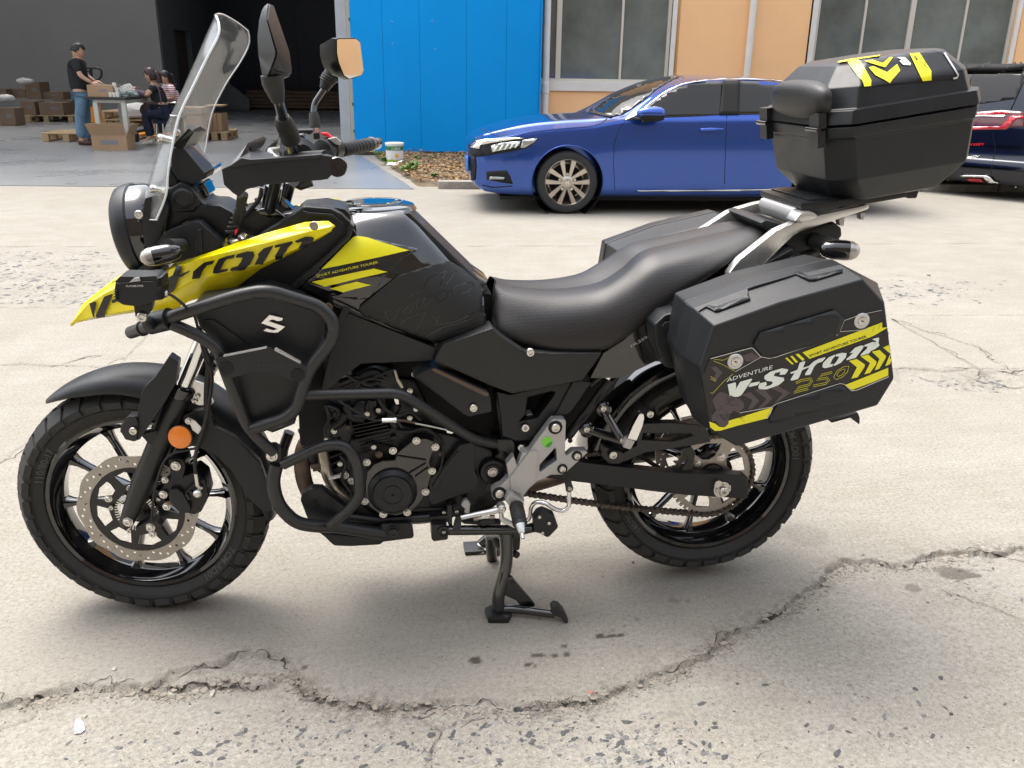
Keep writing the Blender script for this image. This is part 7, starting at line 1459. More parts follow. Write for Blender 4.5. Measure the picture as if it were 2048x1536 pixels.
# ------------------------------------------------------------------ side shrouds
sh = plate('radiator_shroud', P2(383,612, 398,600, 470,588, 533,576, 600,592, 652,625, 650,680, 612,740, 590,850, 545,868, 498,850, 472,770, 445,700, 398,655), -.225, -.10, K['panel'], bike, .008)
plate('shroud_edge', zB(1040,665, 1060,650, 1340,572, 1620,525, 1760,560, 2040,650, 2040,680, 1760,590, 1620,548, 1360,598, 1110,672, 1075,700), -.235, -.225, K['panel'], sh, .002)
plate('shroud_fold', zB(1120,800, 1200,800, 1480,1000, 1500,1030, 1290,1085, 1240,960), -.231, -.225, K['plastic'], sh, .002)
em = plate('chrome_emblem', zB(1643,756, 1754,783, 1744,806, 1712,812, 1668,797, 1640,808, 1772,852, 1694,922, 1640,908, 1600,892, 1594,882, 1620,864, 1672,880, 1700,872, 1574,826), -.232, -.226, K['chrome'], sh, .0015)
plate('guard_plate', zB(1213,1108, 1272,1090, 1620,1022, 1650,1022, 1690,1042, 1950,1175, 1955,1190, 1930,1270, 1885,1300, 1830,1285, 1720,1235, 1640,1212, 1500,1220, 1330,1268, 1290,1272, 1250,1240), -.286, -.281, K['panel'], bike, .0015)
plate('guard_plate_edge', zB(1272,1086, 1620,1018, 1622,1028, 1275,1097), -.289, -.279, K['silver'], bike, .001); plate('guard_plate_edge', zB(1685,1030, 1700,1030, 1895,1140, 1890,1152, 1683,1046), -.289, -.279, K['silver'], bike, .001)
K['faint'] = mat('faint_print', (.045, .045, .045), .6); text_on('plate_lettering', 'V-strom', zB(1425,1215)[0], zB(1745,1190)[0], 19, None, K['faint'], bike, fn=lambda q: at(q.x, q.y, -.2875), bold=-.03)
for p in zB(1295,1185, 1870,1240): lathe('plate_hole_rim', at(*p, -.287), AXE, [(.014, 0), (.014, .001), (0, .001)], K['darkwell'], bike, 24)
bolt(at(657, 614, -.20), .010, AXE, 'bronze', bike, False, .006); bolt(at(*zN(1538,396)[0], -.15), .009, AXE, 'steel', bike, False, .004); bolt(at(*zN(1518,497)[0], -.14), .009, AXE, 'steel', bike, False, .004)
# ------------------------------------------------------------------ crash bars
K['bar'] = mat('crash_bar_powdercoat', (.016, .016, .017), .36, bump=.12, bscale=900)
cb = tube('crash_bar', rounded(cat3([(262,665,-.165),(285,657,-.205),(318,645,-.250),(345,633,-.275),(478,590,-.292),(533,580,-.292),(642,613,-.285),(670,648,-.283),(664,682,-.282),(620,737,-.275),(606,774,-.268),(594,818,-.262),(568,838,-.258),(505,857,-.245)]), .03, 6), .0135, K['bar'], bike, 20)
tube('crash_bar_tube', rounded(cat3([(343,648,-.272),(372,660,-.272),(408,677,-.266),(436,698,-.262),(452,745,-.256),(492,848,-.240),(512,873,-.232),(548,905,-.220)]), .03, 6), .0125, K['bar'], cb, 18)
tube('crash_bar_tube', rounded(cat3([(566,929,-.225),(646,890,-.245),(692,888,-.25),(716,930,-.25),(720,992,-.245),(700,1018,-.24),(660,1050,-.22)]), .035, 6), .0125, K['bar'], cb, 18)
tube('crash_bar_tube', rounded(cat3([(553,930,-.215),(545,965,-.222),(556,1010,-.222),(592,1047,-.215),(640,1053,-.20),(668,1052,-.19),(762,1067,-.16),(785,1068,-.15)]), .05, 7), .0155, K['bar'], cb, 20)
tube('crash_bar_tube', rounded(cat3([(607,790,-.262),(789,786,-.235),(812,793,-.23),(926,866,-.185),(952,880,-.175),(990,888,-.15)]), .05, 6), .0118, K['bar'], cb, 18)
plate('bar_bracket', zN(205,510, 235,478, 262,478, 290,500, 295,590, 240,600, 215,575), -.215, -.205, K['frame'], cb, .003); bolt(at(*zN(240,543)[0], -.217), .0095, AXE, 'steel', cb, True, .007)
plate('bar_end_bracket', zF(440,955, 660,955, 690,1000, 690,1110, 560,1080, 480,1040), -.150, -.138, K['frame'], cb, .003)
lathe('weld_collar', at(285, 657, -.205), (at(318, 645, -.25)-at(285, 657, -.205)), [(.016, -.004), (.0165, 0), (.016, .004)], K['bar'], cb, 20)
plate('skid_plate', zN(385,770, 395,740, 440,710, 500,712, 512,725, 612,803, 590,850, 540,890, 500,905, 420,862), -.16, -.13, K['panel'], bike, .005)
for q_ in ((440,830, 452,780, 458,790, 450,830), (455,775, 470,765, 480,800, 472,815, 468,790), (462,800, 480,795, 490,808, 482,812)): plate('skid_logo', zN(*q_), -.1625, -.160, K['darkwell'], bike, 0)
plate('belly_guard', zN(478,938, 600,950, 800,965, 815,985, 790,1000, 640,1008, 560,1005, 540,990, 510,960), -.15, .12, K['panel'], bike, .006)
plate('belly_bracket', zN(805,890, 940,888, 962,905, 968,955, 960,965, 800,985, 790,960), -.165, -.155, K['panel'], bike, .003); bolt(at(*zN(862,928)[0], -.166), .0125, AXE, 'frame' if 'frame' in K and False else 'steel', bike, True, .010).data.materials[0] if False else None
lathe('bracket_bolt', at(*zN(862,928)[0], -.165), AXE, [(.018, 0), (.018, .004), (.0125, .004), (.0125, .012), (.006, .012), (.006, .010), (0, .010)], K['frame'], bike, 6)
# ------------------------------------------------------------------ auxiliary lamp
al = plate('fog_light', zB(402,560, 410,492, 430,468, 448,450, 640,452, 728,446, 768,462, 782,492, 790,590, 760,630, 705,662, 560,692, 470,680, 430,655, 408,620), -.345, -.285, K['plastic'], bike, .006)
for i in range(4):
    plate('light_fin', zB(398,565+i*22, 428,562+i*22, 430,572+i*22, 400,577+i*22), -.352, -.29, K['plastic'], al, .001); plate('light_fin', zB(730,600+i*14-i*i, 792,566+i*20, 792,576+i*20, 735,612+i*14-i*i), -.350, -.29, K['plastic'], al, .001)
    plate('light_fin', zB(738,470+i*22, 782,458+i*22, 784,466+i*22, 740,480+i*22), -.352, -.29, K['plastic'], al, .001)
plate('light_top_plate', zB(560,465, 600,460, 612,490, 520,500, 535,486), -.350, -.345, K['silver'], al, .001); plate('light_top_plate', zB(415,505, 700,490, 730,500, 430,520), -.349, -.345, K['panel'], al, .002)
text_on('light_lettering', 'FUTURE EYES', zB(498,537)[0], zB(634,534)[0], 3.8, None, K['silver_print'], al, fn=lambda q: at(q.x, q.y, -.3495), bold=.01)
for p, w in (((572,575), 4.6), ((578,612), 4.2)):
    c2 = zB(*p)[0]; decal_pts = stroke(circ2(w*.8, 20, *c2) if w > 4.3 else [(c2[0]-4.5, c2[1]-2), (c2[0]+4, c2[1]-2.5), (c2[0]+4.5, c2[1]+2), (c2[0]-4, c2[1]+2.5)], .9, True); n_ = len(decal_pts)//2
    extrude2('light_mark', decal_pts[:n_], [decal_pts[n_:]], lambda p: at(p[0], p[1], -.3475), lambda p: at(p[0], p[1], -.3455), K['silver_print'], al)
plate('light_bracket', zB(553,672, 705,655, 705,700, 690,735, 640,800, 590,800, 568,770, 560,720), -.325, -.300, K['plastic'], al, .003); bolt(at(*zB(627,774)[0], -.327), .0105, AXE, 'steel', al, False, .006)
c0 = at(*zB(690,830)[0], -.245); c1 = at(*zB(850,790)[0], -.268); tube('light_clamp', [c0, c1], .0225, K['plastic'], al, 24); plate('clamp_ear', zB(635,800, 660,790, 720,880, 690,890), -.30, -.27, K['plastic'], al, .002)
lathe('cable_gland', at(*zB(780,590)[0], -.32), (1, 0, 0), [(.008, 0), (.008, .008), (.005, .012)], K['steel'], al, 12); tube('light_cable', catmull([at(a, b, y) for (a, b), y in zip(zB(795,590, 850,598, 900,630, 960,680, 1000,720, 1040,760, 1070,860, 1100,1000, 1140,1140, 1200,1200), (-.32, -.32, -.315, -.30, -.26, -.24, -.24, -.23, -.22, -.21))], 5), .003, K['rubber'], al, 8)
# ------------------------------------------------------------------ handlebar and controls
hb = tube('handlebar', rounded(cat3([(600,320,-.27),(575,325,-.20),(556,345,-.14),(540,415,-.07),(540,428,-.05),(560,423,.05),(566,405,.08),(583,350,.15),(610,318,.22),(665,305,.27),(742,288,.41)]), .03, 5), .0125, K['frame'], bike, 18)
tube('riser', [at(537, 428, -.045), at(548, 372, -.06)], .019, K['gloss'], hb, 20); tube('riser', [at(566, 410, .06), at(578, 368, .065)], .016, K['gloss'], hb, 20)
plate('top_yoke', zH(560,1010, 640,1000, 760,1090, 690,1100, 500,1080, 430,1020, 520,990), -.07, .07, K['gloss'], hb, .006)
plate('key_housing', zH(625,920, 660,855, 690,850, 830,1010, 830,1025, 775,1085, 750,1080), -.02, .02, K['gloss'], hb, .004)
tube('handlebar_grip', cat3([(585,322,-.265),(655,318,-.385)]), .0165, K['grip'], hb, 20)
g0, g1 = at(683, 300, .275), at(738, 289, .40); gr2 = tube('handlebar_grip', [g0, g0.lerp(g1, .02), g0.lerp(g1, .5), g0.lerp(g1, .96), g1], [.0150, .0178, .0168, .0172, .0178], K['grip'], hb, 24)
for i in range(7):
    t = .12+i*.12; d = (g1-g0).normalized(); lathe('grip_rib', g0.lerp(g1, t), d+Vector((.0, .0, .25)), [(.0172, -.0015), (.0184, 0), (.0172, .0015)], K['grip'], gr2, 24, cap=False)
lathe('bar_end', g1, (g1-g0), [(.0185, 0), (.0195, .004), (.0195, .012), (.013, .014), (.013, .020), (.0165, .022), (.0165, .045), (.014, .050), (0, .050)], K['gloss'], hb, 24)
ts = lathe('throttle_housing', at(655, 300, .225), (g1-g0), [(.018, -.03), (.027, -.026), (.029, -.006), (.027, .0), (.030, .004), (.030, .034), (.024, .044), (.018, .048)], K['plastic'], hb, 28)
plate('kill_switch', zH(1125,195, 1140,190, 1200,192, 1235,225, 1285,245, 1270,258, 1200,235, 1135,218), .225, .25, K['red'], ts, .003); plate('switch_plate', zH(1200,255, 1290,235, 1350,290, 1340,330, 1290,320), .205, .23, K['silver'], ts, .003)
sw = lathe('switch_housing', at(597, 309, -.255), Vector((.30, -1, .0)), [(.022, -.04), (.031, -.034), (.033, -.010), (.031, -.006), (.033, 0), (.033, .024), (.026, .030), (.022, .034), (0, .034)], K['plastic'], hb, 32)
plate('red_collar', zH(978,340, 1010,332, 1050,370, 1030,380), -.24, -.22, K['red'], sw, .001); plate('switch_button', zH(820,340, 850,310, 905,310, 925,340, 880,350), -.30, -.26, K['plastic'], sw, .003)
lathe('clutch_perch', at(576, 290, -.20), Vector((.30, -1, .0)), [(.018, -.02), (.02, .02)], K['steel'], hb, 16); plate('perch_block', zH(835,210, 935,200, 955,215, 978,300, 970,325, 930,322, 900,250, 840,245), -.20, -.16, K['steel'], hb, .004); plate('perch_block', zH(885,215, 935,205, 960,240, 965,315, 935,310, 900,260), -.215, -.20, K['gloss'], hb, .003)
plate('mirror_perch', zH(675,190, 700,180, 720,190, 740,240, 745,350, 700,360, 685,300), -.16, -.13, K['plastic'], hb, .004); plate('mirror_perch', zH(1045,190, 1110,185, 1120,260, 1050,265), .20, .23, K['plastic'], hb, .004)
plate('reservoir', zH(820,160, 1040,155, 1050,190, 1000,215, 960,190, 830,195), -.17, -.12, K['plastic'], hb, .004)
tube('clutch_lever', catmull(cat3([(560,300,-.18),(540,302,-.24),(555,318,-.33),(600,330,-.38)]), 5), .006, K['silver'], hb, 10)
for pts in (((258,865,-.20),(248,960,-.16),(228,1080,-.12),(190,1220,-.09),(150,1320,-.06)), ((330,850,-.20),(300,960,-.15),(270,1080,-.12),(240,1200,-.08),(200,1300,-.05)), ((500,780,-.08),(470,900,-.08),(350,1050,-.06),(260,1180,-.05),(200,1320,-.04)), ((440,900,.02),(480,960,.0),(420,1080,.0)), ((690,270,-.15),(620,320,-.12),(560,390,-.08),(480,560,-.06),(500,760,-.05))):
    tube('control_cable', catmull([at(*zH(a, b)[0], y) for a, b, y in pts], 5), .0048, K['rubber'], hb, 8)
tube('control_hose', catmull([at(*zH(a, b)[0], y) for a, b, y in ((310,850,-.19),(270,1000,-.15),(232,1100,-.12),(215,1240,-.10))], 5), .009, K['rubber'], hb, 10)
for k in range(7):
    p0 = at(*zH(180+k*18, 1260-k*46)[0], -.115); tube('hose_coil', [p0+Vector((-.012, 0, .003)), p0+Vector((.012, -.004, .006))], .0035, K['rubber'], hb, 8)
plate('red_plug', zH(205,1240, 232,1210, 245,1225, 215,1290), -.13, -.12, K['red'], hb, .001); lathe('fork_cap', at(*zH(240,1320)[0], -.10), (-.25, 0, 1), [(.024, -.01), (.024, 0), (.019, .004), (0, .004)], K['steel'], hb, 24)
hg = plate('hand_guard', zH(70,580, 150,545, 270,455, 370,470, 700,450, 1135,418, 1150,430, 1240,440, 1230,560, 1245,640, 1205,682, 1140,695, 870,715, 560,742, 340,792, 262,868, 245,868, 185,828, 95,745), -.415, -.392, K['plastic'], hb, .006)
plate('guard_face', zH(150,545, 275,452, 380,472, 700,452, 1135,418, 1140,455, 400,520, 200,560), -.421, -.414, K['panel'], hg, .003)
wv = [at(*zH(a, b)[0], y) for a, b, y in ((152,548,-.412),(262,460,-.405),(345,305,-.36),(368,292,-.35),(520,228,-.29),(500,285,-.29),(450,345,-.31),(448,370,-.32),(560,395,-.31),(700,440,-.31),(640,465,-.35),(380,468,-.40),(365,380,-.36))]
mesh('guard_wing', wv+[p+Vector((.004, .006, -.004)) for p in wv], [(0, 1, 12, 2), (0, 1, 11), (1, 12, 11), (2, 12, 3), (3, 12, 6, 5, 4), (12, 7, 6), (12, 11, 10, 9, 8, 7)]+[tuple(i+13 for i in f[::-1]) for f in ((2, 12, 3), (3, 12, 6, 5, 4), (12, 7, 6), (12, 11, 10, 9, 8, 7))]+[(i, (i+1) % 12, (i+1) % 12+13, i+13) for i in range(12)], K['plastic'], hg, 20)
plate('guard_end_cup', zH(1140,425, 1190,420, 1270,450, 1290,500, 1230,560, 1245,640, 1205,680, 1150,690, 1130,560), -.400, -.35, K['plastic'], hg, .006)
lathe('bar_end', at(*zH(1270,545)[0], -.375), Vector((.25, -1, .05)), [(.0145, -.03), (.0155, .0), (.0155, .016), (.0175, .019), (.0182, .022), (.0182, .030), (.0165, .033), (.0080, .033), (.0076, .030), (.0060, .030), (.0055, .0325), (0, .0325)], K['gloss'], hg, 36, ang=25)
tube('guard_mount', cat3([(590,362,-.37),(600,368,-.36),(622,360,-.36)]), .012, K['plastic'], hg, 12)
# ------------------------------------------------------------------ mirrors
mo = [(1245,95),(1270,60),(1300,38),(1325,30),(1340,62),(1500,530),(1524,700),(1520,772),(1450,808),(1400,845),(1330,862),(1285,850),(1240,740),(1207,560),(1197,380),(1215,200)]
mv = [at(*zM(*p)[0], -.385) for p in mo]; rv = [at(*zM(*p)[0], -.424) for p in ((1300,200),(1402,545),(1340,720))]
n = len(mv); bk_ = [p+Vector((.004, .022, 0)) for p in mv]
F = [(0, 15, 16), (15, 14, 16), (14, 13, 16), (13, 17, 16), (13, 12, 18), (13, 18, 17), (12, 11, 18), (11, 10, 18), (10, 9, 18), (9, 8, 18), (8, 7, 18), (7, 6, 17), (7, 17, 18), (6, 5, 17), (5, 4, 16), (5, 16, 17), (4, 3, 16), (3, 2, 16), (2, 1, 16), (1, 0, 16)]
allv = mv+rv+bk_; F += [(i, (i+1) % n, (i+1) % n+n+3, i+n+3) for i in range(n)]+[tuple(range(n+3, 2*n+3))]
bm = bmesh.new(); bv_ = [bm.verts.new(v) for v in allv]
for f in F:
    try: bm.faces.new([bv_[i] for i in f])
    except ValueError: pass
bmesh.ops.recalc_face_normals(bm, faces=bm.faces); bmesh.ops.bevel(bm, geom=[e for e in bm.edges if len(e.link_faces) == 2 and e.calc_face_angle(0) > .3], offset=.003, segments=2, affect='EDGES', clamp_overlap=True)
m1 = bm_obj('mirror', bm, K['panel'], bike, 30)
tube('mirror_neck', cat3([(543,150,-.39),(546,166,-.388),(552,185,-.385),(557,203,-.38)]), [.019, .0195, .016, .0112], K['rail'] if False else K['panel'], m1, 20); tube('mirror_stem', cat3([(556,200,-.38),(566,235,-.36)]), .0095, K['gloss'], m1, 16)
tube('stem_boot', cat3([(565,234,-.36),(568,246,-.35),(576,262,-.33),(581,278,-.31)]), [.0125, .0175, .018, .019], K['rubber'], m1, 20); lathe('stem_nut', at(581, 280, -.31), (at(584, 296, -.29)-at(581, 280, -.31)), [(.013, 0), (.013, .03)], K['steel'], m1, 12)
mg = [(672,79.5),(678,78),(710,78),(718,85),(725,141),(721,150),(696,157),(686,150),(676,125),(672,105)]; xm0 = min(p[0] for p in mg); xm1 = max(p[0] for p in mg)
gl_ = [at(p[0], p[1], .29+.12*(p[0]-xm0)/(xm1-xm0)) for p in mg]
gc_ = sum(gl_, Vector())/len(gl_); nn_ = (gl_[5]-gl_[0]).cross(gl_[3]-gl_[8]).normalized(); nn_ = nn_ if nn_.dot(CAM_LOC-gc_) > 0 else -nn_
back = [gc_+(p-gc_)*1.05+nn_*.001 for p in gl_]; b2 = [gc_+(p-gc_)*1.06-nn_*.012 for p in gl_]; b3 = [gc_+(p-gc_)*.75-nn_*.045+Vector((-.008, 0, -.004)) for p in gl_]
m2 = loft('mirror', [back, b2, b3], K['panel'], bike, ang=40); n = len(gl_); mesh('mirror_glass', [p+nn_*.003 for p in gl_], [tuple(range(n))], K['mirror'], m2, smooth=False)
tube('mirror_neck', cat3([(664,150,.31),(655,160,.31),(648,178,.31)]), [.022, .019, .012], K['panel'], m2, 20)
for k in range(3): lathe('neck_ring', at(661-k*3, 153+k*4, .31), (-.5, 0, -1), [(.0215-k*.001, 0), (.0225-k*.001, .0015), (.0215-k*.001, .003)], K['rubber'], m2, 20)
tube('mirror_stem', rounded(cat3([(648,178,.31),(628,208,.30),(627,228,.29)]), .02), .0075, K['gloss'], m2, 16); tube('stem_boot', cat3([(627,226,.29),(629,238,.285),(630,256,.28)]), [.0115, .0135, .0135], K['rubber'], m2, 18); lathe('stem_nut', at(630, 255, .28), (0, 0, -1), [(.0105, 0), (.0105, .016)], K['steel'], m2, 8)
# ------------------------------------------------------------------ swingarm, chain, sprocket
plate('swingarm', zRW(200,640, 430,648, 540,665, 760,690, 960,712, 1080,722, 1430,732, 1456,752, 1455,790, 1452,868, 1430,872, 1100,852, 900,830, 700,802, 420,770, 230,745), -.118, -.088, K['panel'], bike, .004)
plate('swingarm', zRW(200,640, 760,690, 1080,722, 1430,732, 1452,868, 1100,852, 700,802, 230,745), .088, .118, K['panel'], bike, .004)
an = at(*zRW(1297,815)[0], -.120); lathe('axle_washer', an, AXE, [(.0225, 0), (.0225, .003), (.015, .003)], K['steel'], bike, 32); plate('chain_adjuster', zRW(1255,790, 1320,785, 1352,795, 1350,825, 1320,838, 1255,838), -.123, -.120, K['rail'], bike, .001); bolt(an+AXE*.004, .0125, AXE, 'rust' if False else 'steel', bike, True, .014)
tube('axle', [Vector((RC[0], -.13, RC[1])), Vector((RC[0], .13, RC[1]))], .010, K['steel'], bike, 14)
SY = -.076; SR = .1125; nt_ = 46
op_ = []
for k in range(nt_):
    a = 2*math.pi*k/nt_
    for d, r in ((-.045, SR-.006), (-.02, SR+.003), (.02, SR+.003), (.045, SR-.006)): op_.append((r*math.cos(a+d), r*math.sin(a+d)))
hs_ = [circ2(.036, 32)]
for k in range(5):
    a = 2*math.pi*k/5+.55; hs_.append([(r*math.cos(a+d), r*math.sin(a+d)) for r, d in ((.055, -.30), (.075, -.43), (.094, -.44), (.096, 0), (.094, .44), (.075, .43), (.055, .30), (.048, 0))])
spk = flat_disc('sprocket', rfn, RC, op_, hs_, SY, .005, K['disc'], rrim)
for k in range(5): a = 2*math.pi*k/5+.55+math.pi/5; bolt(Vector((RC[0]+.057*math.cos(a), SY-.003, RC[1]+.057*math.sin(a))), .0085, AXE, 'rust' if False else 'steel', rrim, True, .006)
lathe('sprocket_carrier', Vector((RC[0], SY+.006, RC[1])), (0, 1, 0), [(.062, 0), (.062, .012), (.045, .02), (.04, .03)], K['engine'], rrim, 40); lathe('hub_boss', Vector((RC[0], SY, RC[1])), AXE, [(.034, -.01), (.034, .012), (.020, .014)], K['engine'], rrim, 32)
flat_disc('brake_disc', rfn, RC, circ2(.105, 72), [circ2(.075, 48)]+[circ2(.003, 8, (.083+.007*(k % 3))*math.cos(2*math.pi*k/36), (.083+.007*(k % 3))*math.sin(2*math.pi*k/36)) for k in range(36)], .075, .004, K['disc'], rrim)
fs = at(1015, 955, SY); fs = Vector((fs.x, SY, fs.z)); lathe('sprocket', fs+Vector((0, .004, 0)), AXE, [(.036, 0), (.036, .008), (.02, .012), (0, .012)], K['chain'], bike, 30)
rc3 = Vector((RC[0], SY, RC[1])); R1_, R2_ = .036, SR+.002
path = []
low0 = Vector((fs.x+.004, SY, fs.z-R1_)); a_end = math.radians(262)
for k in range(30):
    t = k/29; e = Vector((rc3.x+R2_*math.cos(a_end), SY, rc3.z+R2_*math.sin(a_end))); p = low0.lerp(e, t); p.z -= .016*4*t*(1-t)*.5; path.append(p)
for k in range(1, 40): a = a_end+math.radians(188)*k/40; path.append(Vector((rc3.x+R2_*math.cos(a), SY, rc3.z+R2_*math.sin(a))))
e = path[-1]; top = Vector((fs.x-.002, SY, fs.z+R1_)); 
for k in range(1, 30): path.append(e.lerp(top, k/29))
for k in range(1, 10): a = math.radians(92)+math.radians(176)*k/10; path.append(Vector((fs.x+R1_*math.cos(a), SY, fs.z+R1_*math.sin(a))))
Ls = [0]
for i in range(len(path)): Ls.append(Ls[-1]+(path[(i+1) % len(path)]-path[i]).length)
tot = Ls[-1]; NL = int(tot/.0138/2)*2; pitch = tot/NL
def pat(s):
    s %= tot
    for i in range(len(path)):
        if Ls[i+1] >= s: t = (s-Ls[i])/max(1e-9, Ls[i+1]-Ls[i]); return path[i].lerp(path[(i+1) % len(path)], t)
    return path[0]
def link_mesh(wide):
    o = [(-.5*pitch+.0062*math.cos(a), .0062*math.sin(a)) for a in np.linspace(math.pi*.25, math.pi*1.75, 7)]+[(0, -.0042)]+[(.5*pitch+.0062*math.cos(a), .0062*math.sin(a)) for a in np.linspace(-math.pi*.75, math.pi*.75, 7)]+[(0, .0042)]
    V = []; F = []; n = len(o); ws_ = ((-.0105, -.0085), (.0085, .0105)) if wide else ((-.0075, -.0058), (.0058, .0075))
    for a, b in ws_:
        k = len(V); V += [Vector((x, a, z)) for x, z in o]+[Vector((x, b, z)) for x, z in o]; F += [tuple(range(k, k+n)), tuple(range(k+n, k+2*n))[::-1]]+[(k+i, k+n+i, k+n+(i+1) % n, k+(i+1) % n) for i in range(n)]
    for s in (-.5, .5): v, f = lathe_data((s*pitch, 0, 0), (0, -1, 0), [(.0042, -.011), (.0042, .0118)] if wide else [(.0050, -.006), (.0050, .006)], 8); k = len(V); V += v; F += [tuple(i+k for i in g) for g in f]
    me = bpy.data.meshes.new('chain_link'); me.from_pydata([tuple(v) for v in V], [], F); me.materials.append(K['chain']); return me
lm = [link_mesh(True), link_mesh(False)]
chain = link('drive_chain', lm[0], bike); chain.location = path[0]
chain_root = chain
for i in range(NL):
    a, b = pat(i*pitch), pat((i+1)*pitch); d = b-a; ang = -math.atan2(d.z, d.x)
    if i == 0: chain.location = (a+b)/2; chain.rotation_euler = (0, ang, 0); inv = chain.matrix_basis.inverted(); continue
    o = link('chain_link', lm[i % 2], chain); o.matrix_parent_inverse = inv; o.location = (a+b)/2; o.rotation_euler = (0, ang, 0)
# ------------------------------------------------------------------ rear mudguard, chain guard, passenger pegs
rows = []
for k in range(15):
    a = math.radians(58+(172-58)*k/14); rr = .345; rows.append([Vector((RC[0]+(rr-d)*math.cos(a), y, RC[1]+(rr-d)*math.sin(a))) for y, d in ((-.082, .035), (-.076, .008), (-.04, 0), (0, -.002), (.04, 0), (.076, .008), (.082, .035))])
grid('mudguard', rows, K['gloss'], bike, sub=3, th=.003)
plate('chain_guard', zRW(815,432, 1000,425, 1170,440, 1215,470, 1235,540, 1100,565, 1000,580, 850,602, 720,660, 690,620, 800,560), -.105, -.080, K['frame'], bike, .003, holes=[zRW(840,490, 1120,490, 1130,500, 1010,535, 830,525)])
plate('chain_guard_stay', zRW(1060,580, 1120,565, 1145,600, 1130,700, 1060,710, 1100,640), -.108, -.10, K['frame'], bike, .002); tube('brake_line', [at(*p, -.06) for p in zRW(790,600, 930,690)], .006, K['rubber'], bike, 8)
plate('hugger_arm', zRW(700,640, 860,520, 905,520, 905,300, 1040,200, 1055,240, 930,340, 930,420, 880,560, 720,680), -.07, -.05, K['plastic'], bike, .003)
tube('shock_spring', [at(1165, 760, .0), at(1215, 930, .0)], .032, K['darkwell'], bike, 20)
plate('linkage_plate', zRW(600,560, 650,580, 720,600, 740,640, 700,670, 640,670, 590,620), -.112, -.09, K['frame'], bike, .004)
for a, b, r in (((603,340), (715,530), .011), ((505,462), (715,530), .011)): tube('peg_bracket', [at(*zRW(*a)[0], -.185), at(*zRW(*b)[0], -.195)], r, K['gloss'], bike, 12, oval=.6)
for p in ((603,340), (505,462)): lathe('bracket_boss', at(*zRW(*p)[0], -.18), AXE, [(.018, 0), (.018, .012), (.014, .015), (.009, .012), (0, .012)], K['gloss'], bike, 24)
for p, r, y in (((603,340), .008, -.19), ((505,462), .008, -.19), ((712,528), .006, -.205), ((876,373), .0105, -.09), ((660,612), .0115, -.118)): bolt(at(*zRW(*p)[0], y), r, AXE, 'steel', bike, False, .006)
rp = plate('passenger_peg', zRW(832,366, 842,378, 846,400, 835,450, 800,535, 745,520, 780,440, 815,375), -.225, -.205, K['chrome'], bike, .006); plate('peg_joint', zRW(745,518, 792,535, 765,585, 722,572), -.222, -.20, K['silver'], rp, .003)
# ------------------------------------------------------------------ rider peg bracket, gear lever
ZG_ = [(1070,775),(1100,745),(1215,740),(1238,760),(1236,800),(1228,1110),(1250,1130),(1310,1080),(1450,1075),(1470,1095),(1245,1300),(1200,1332),(1080,1332),(932,1400),(850,1475),(787,1555),(797,1620),(647,1560),(607,1580),(477,1600),(447,1560),(449,1500),(500,1462),(545,1445),(627,1360),(602,1215),(682,1128),(718,1240),(765,1112),(855,1070),(930,960)]
pbk = plate('footrest_bracket', zF(*[c for p in ZG_ for c in p]), -.178, -.150, K['silver'], bike, .004, holes=[zF(1118,1050, 1132,1060, 1142,1180, 970,1300, 952,1285, 958,1225)])
plate('bracket_fold', zF(852,1078, 935,1078, 935,1120, 920,1395, 850,1470, 790,1550, 650,1500, 640,1360, 760,1200), -.184, -.178, K['silver'], pbk, .003)
for p, r in zip(zF(1125,828, 1355,1130, 1200,1270)+zG(740,573), (.0115, .0085, .0085, .0115)):
    lathe('bolt_seat', at(*p, -.180), AXE, [(r*1.5, -.002), (r*1.45, .0008), (0, .0008)], K['darkwell'], pbk, 24); bolt(at(*p, -.181), r, AXE, 'steel', pbk, False, .005)
sc_ = at(*zF(1035,980)[0], -.1785); st2 = lathe('green_sticker', sc_, AXE, [(.0135, 0), (.0135, .0006), (0, .0006)], K['green'], pbk, 36)
c2 = zF(1050,1000)[0]; plate('leaf_print', [(c2[0]-6, c2[1]+6), (c2[0]-3, c2[1]+1), (c2[0]+5, c2[1]-4), (c2[0]+8, c2[1]-3), (c2[0]+5, c2[1]+4), (c2[0], c2[1]+8)], -.1797, -.1792, K['greend'], st2, 0)
text_on('sticker_lettering', 'CCC', (sc_x := zF(990,980)[0], zF(1065,975)[0])[0], zF(1065,975)[0], 5, None, K['white_print'], st2, fn=lambda q: at(q.x, q.y, -.1797)) if False else None
hing = plate('peg_hinge', zG(800,650, 830,590, 880,575, 1000,660, 1010,700, 960,720, 880,720, 840,700), -.205, -.178, K['silver'], pbk, .004)
p0, p1 = at(*zG(915,685)[0], -.195), at(*zG(965,915)[0], -.275)
fp = tube('footpeg', [p0, p0.lerp(p1, .04), p0.lerp(p1, .5), p0.lerp(p1, .94), p1], [.010, .0155, .0165, .0150, .011], K['rubber'], bike, 24)
for k in range(11): lathe('peg_rib', p0.lerp(p1, .10+k*.078), (p1-p0), [(.0160, -.0016), (.0178, 0), (.0160, .0016)], K['rubber'], fp, 24, cap=False)
lathe('peg_tip', p1, (at(*zG(985,1010)[0], -.292)-p1), [(.0115, -.004), (.0095, .008), (.0070, .018), (.0045, .020), (.0045, .032), (0, .032)], K['rail'], fp, 20)
gl = tube('gear_lever', rounded(cat3([(*zG(330,828)[0], -.205), (*zG(480,795)[0], -.203), (*zG(640,765)[0], -.20), (*zG(760,735)[0], -.195)]), .01), [.0060, .0062, .0068, .0085], K['rail'], bike, 12, oval=.7)
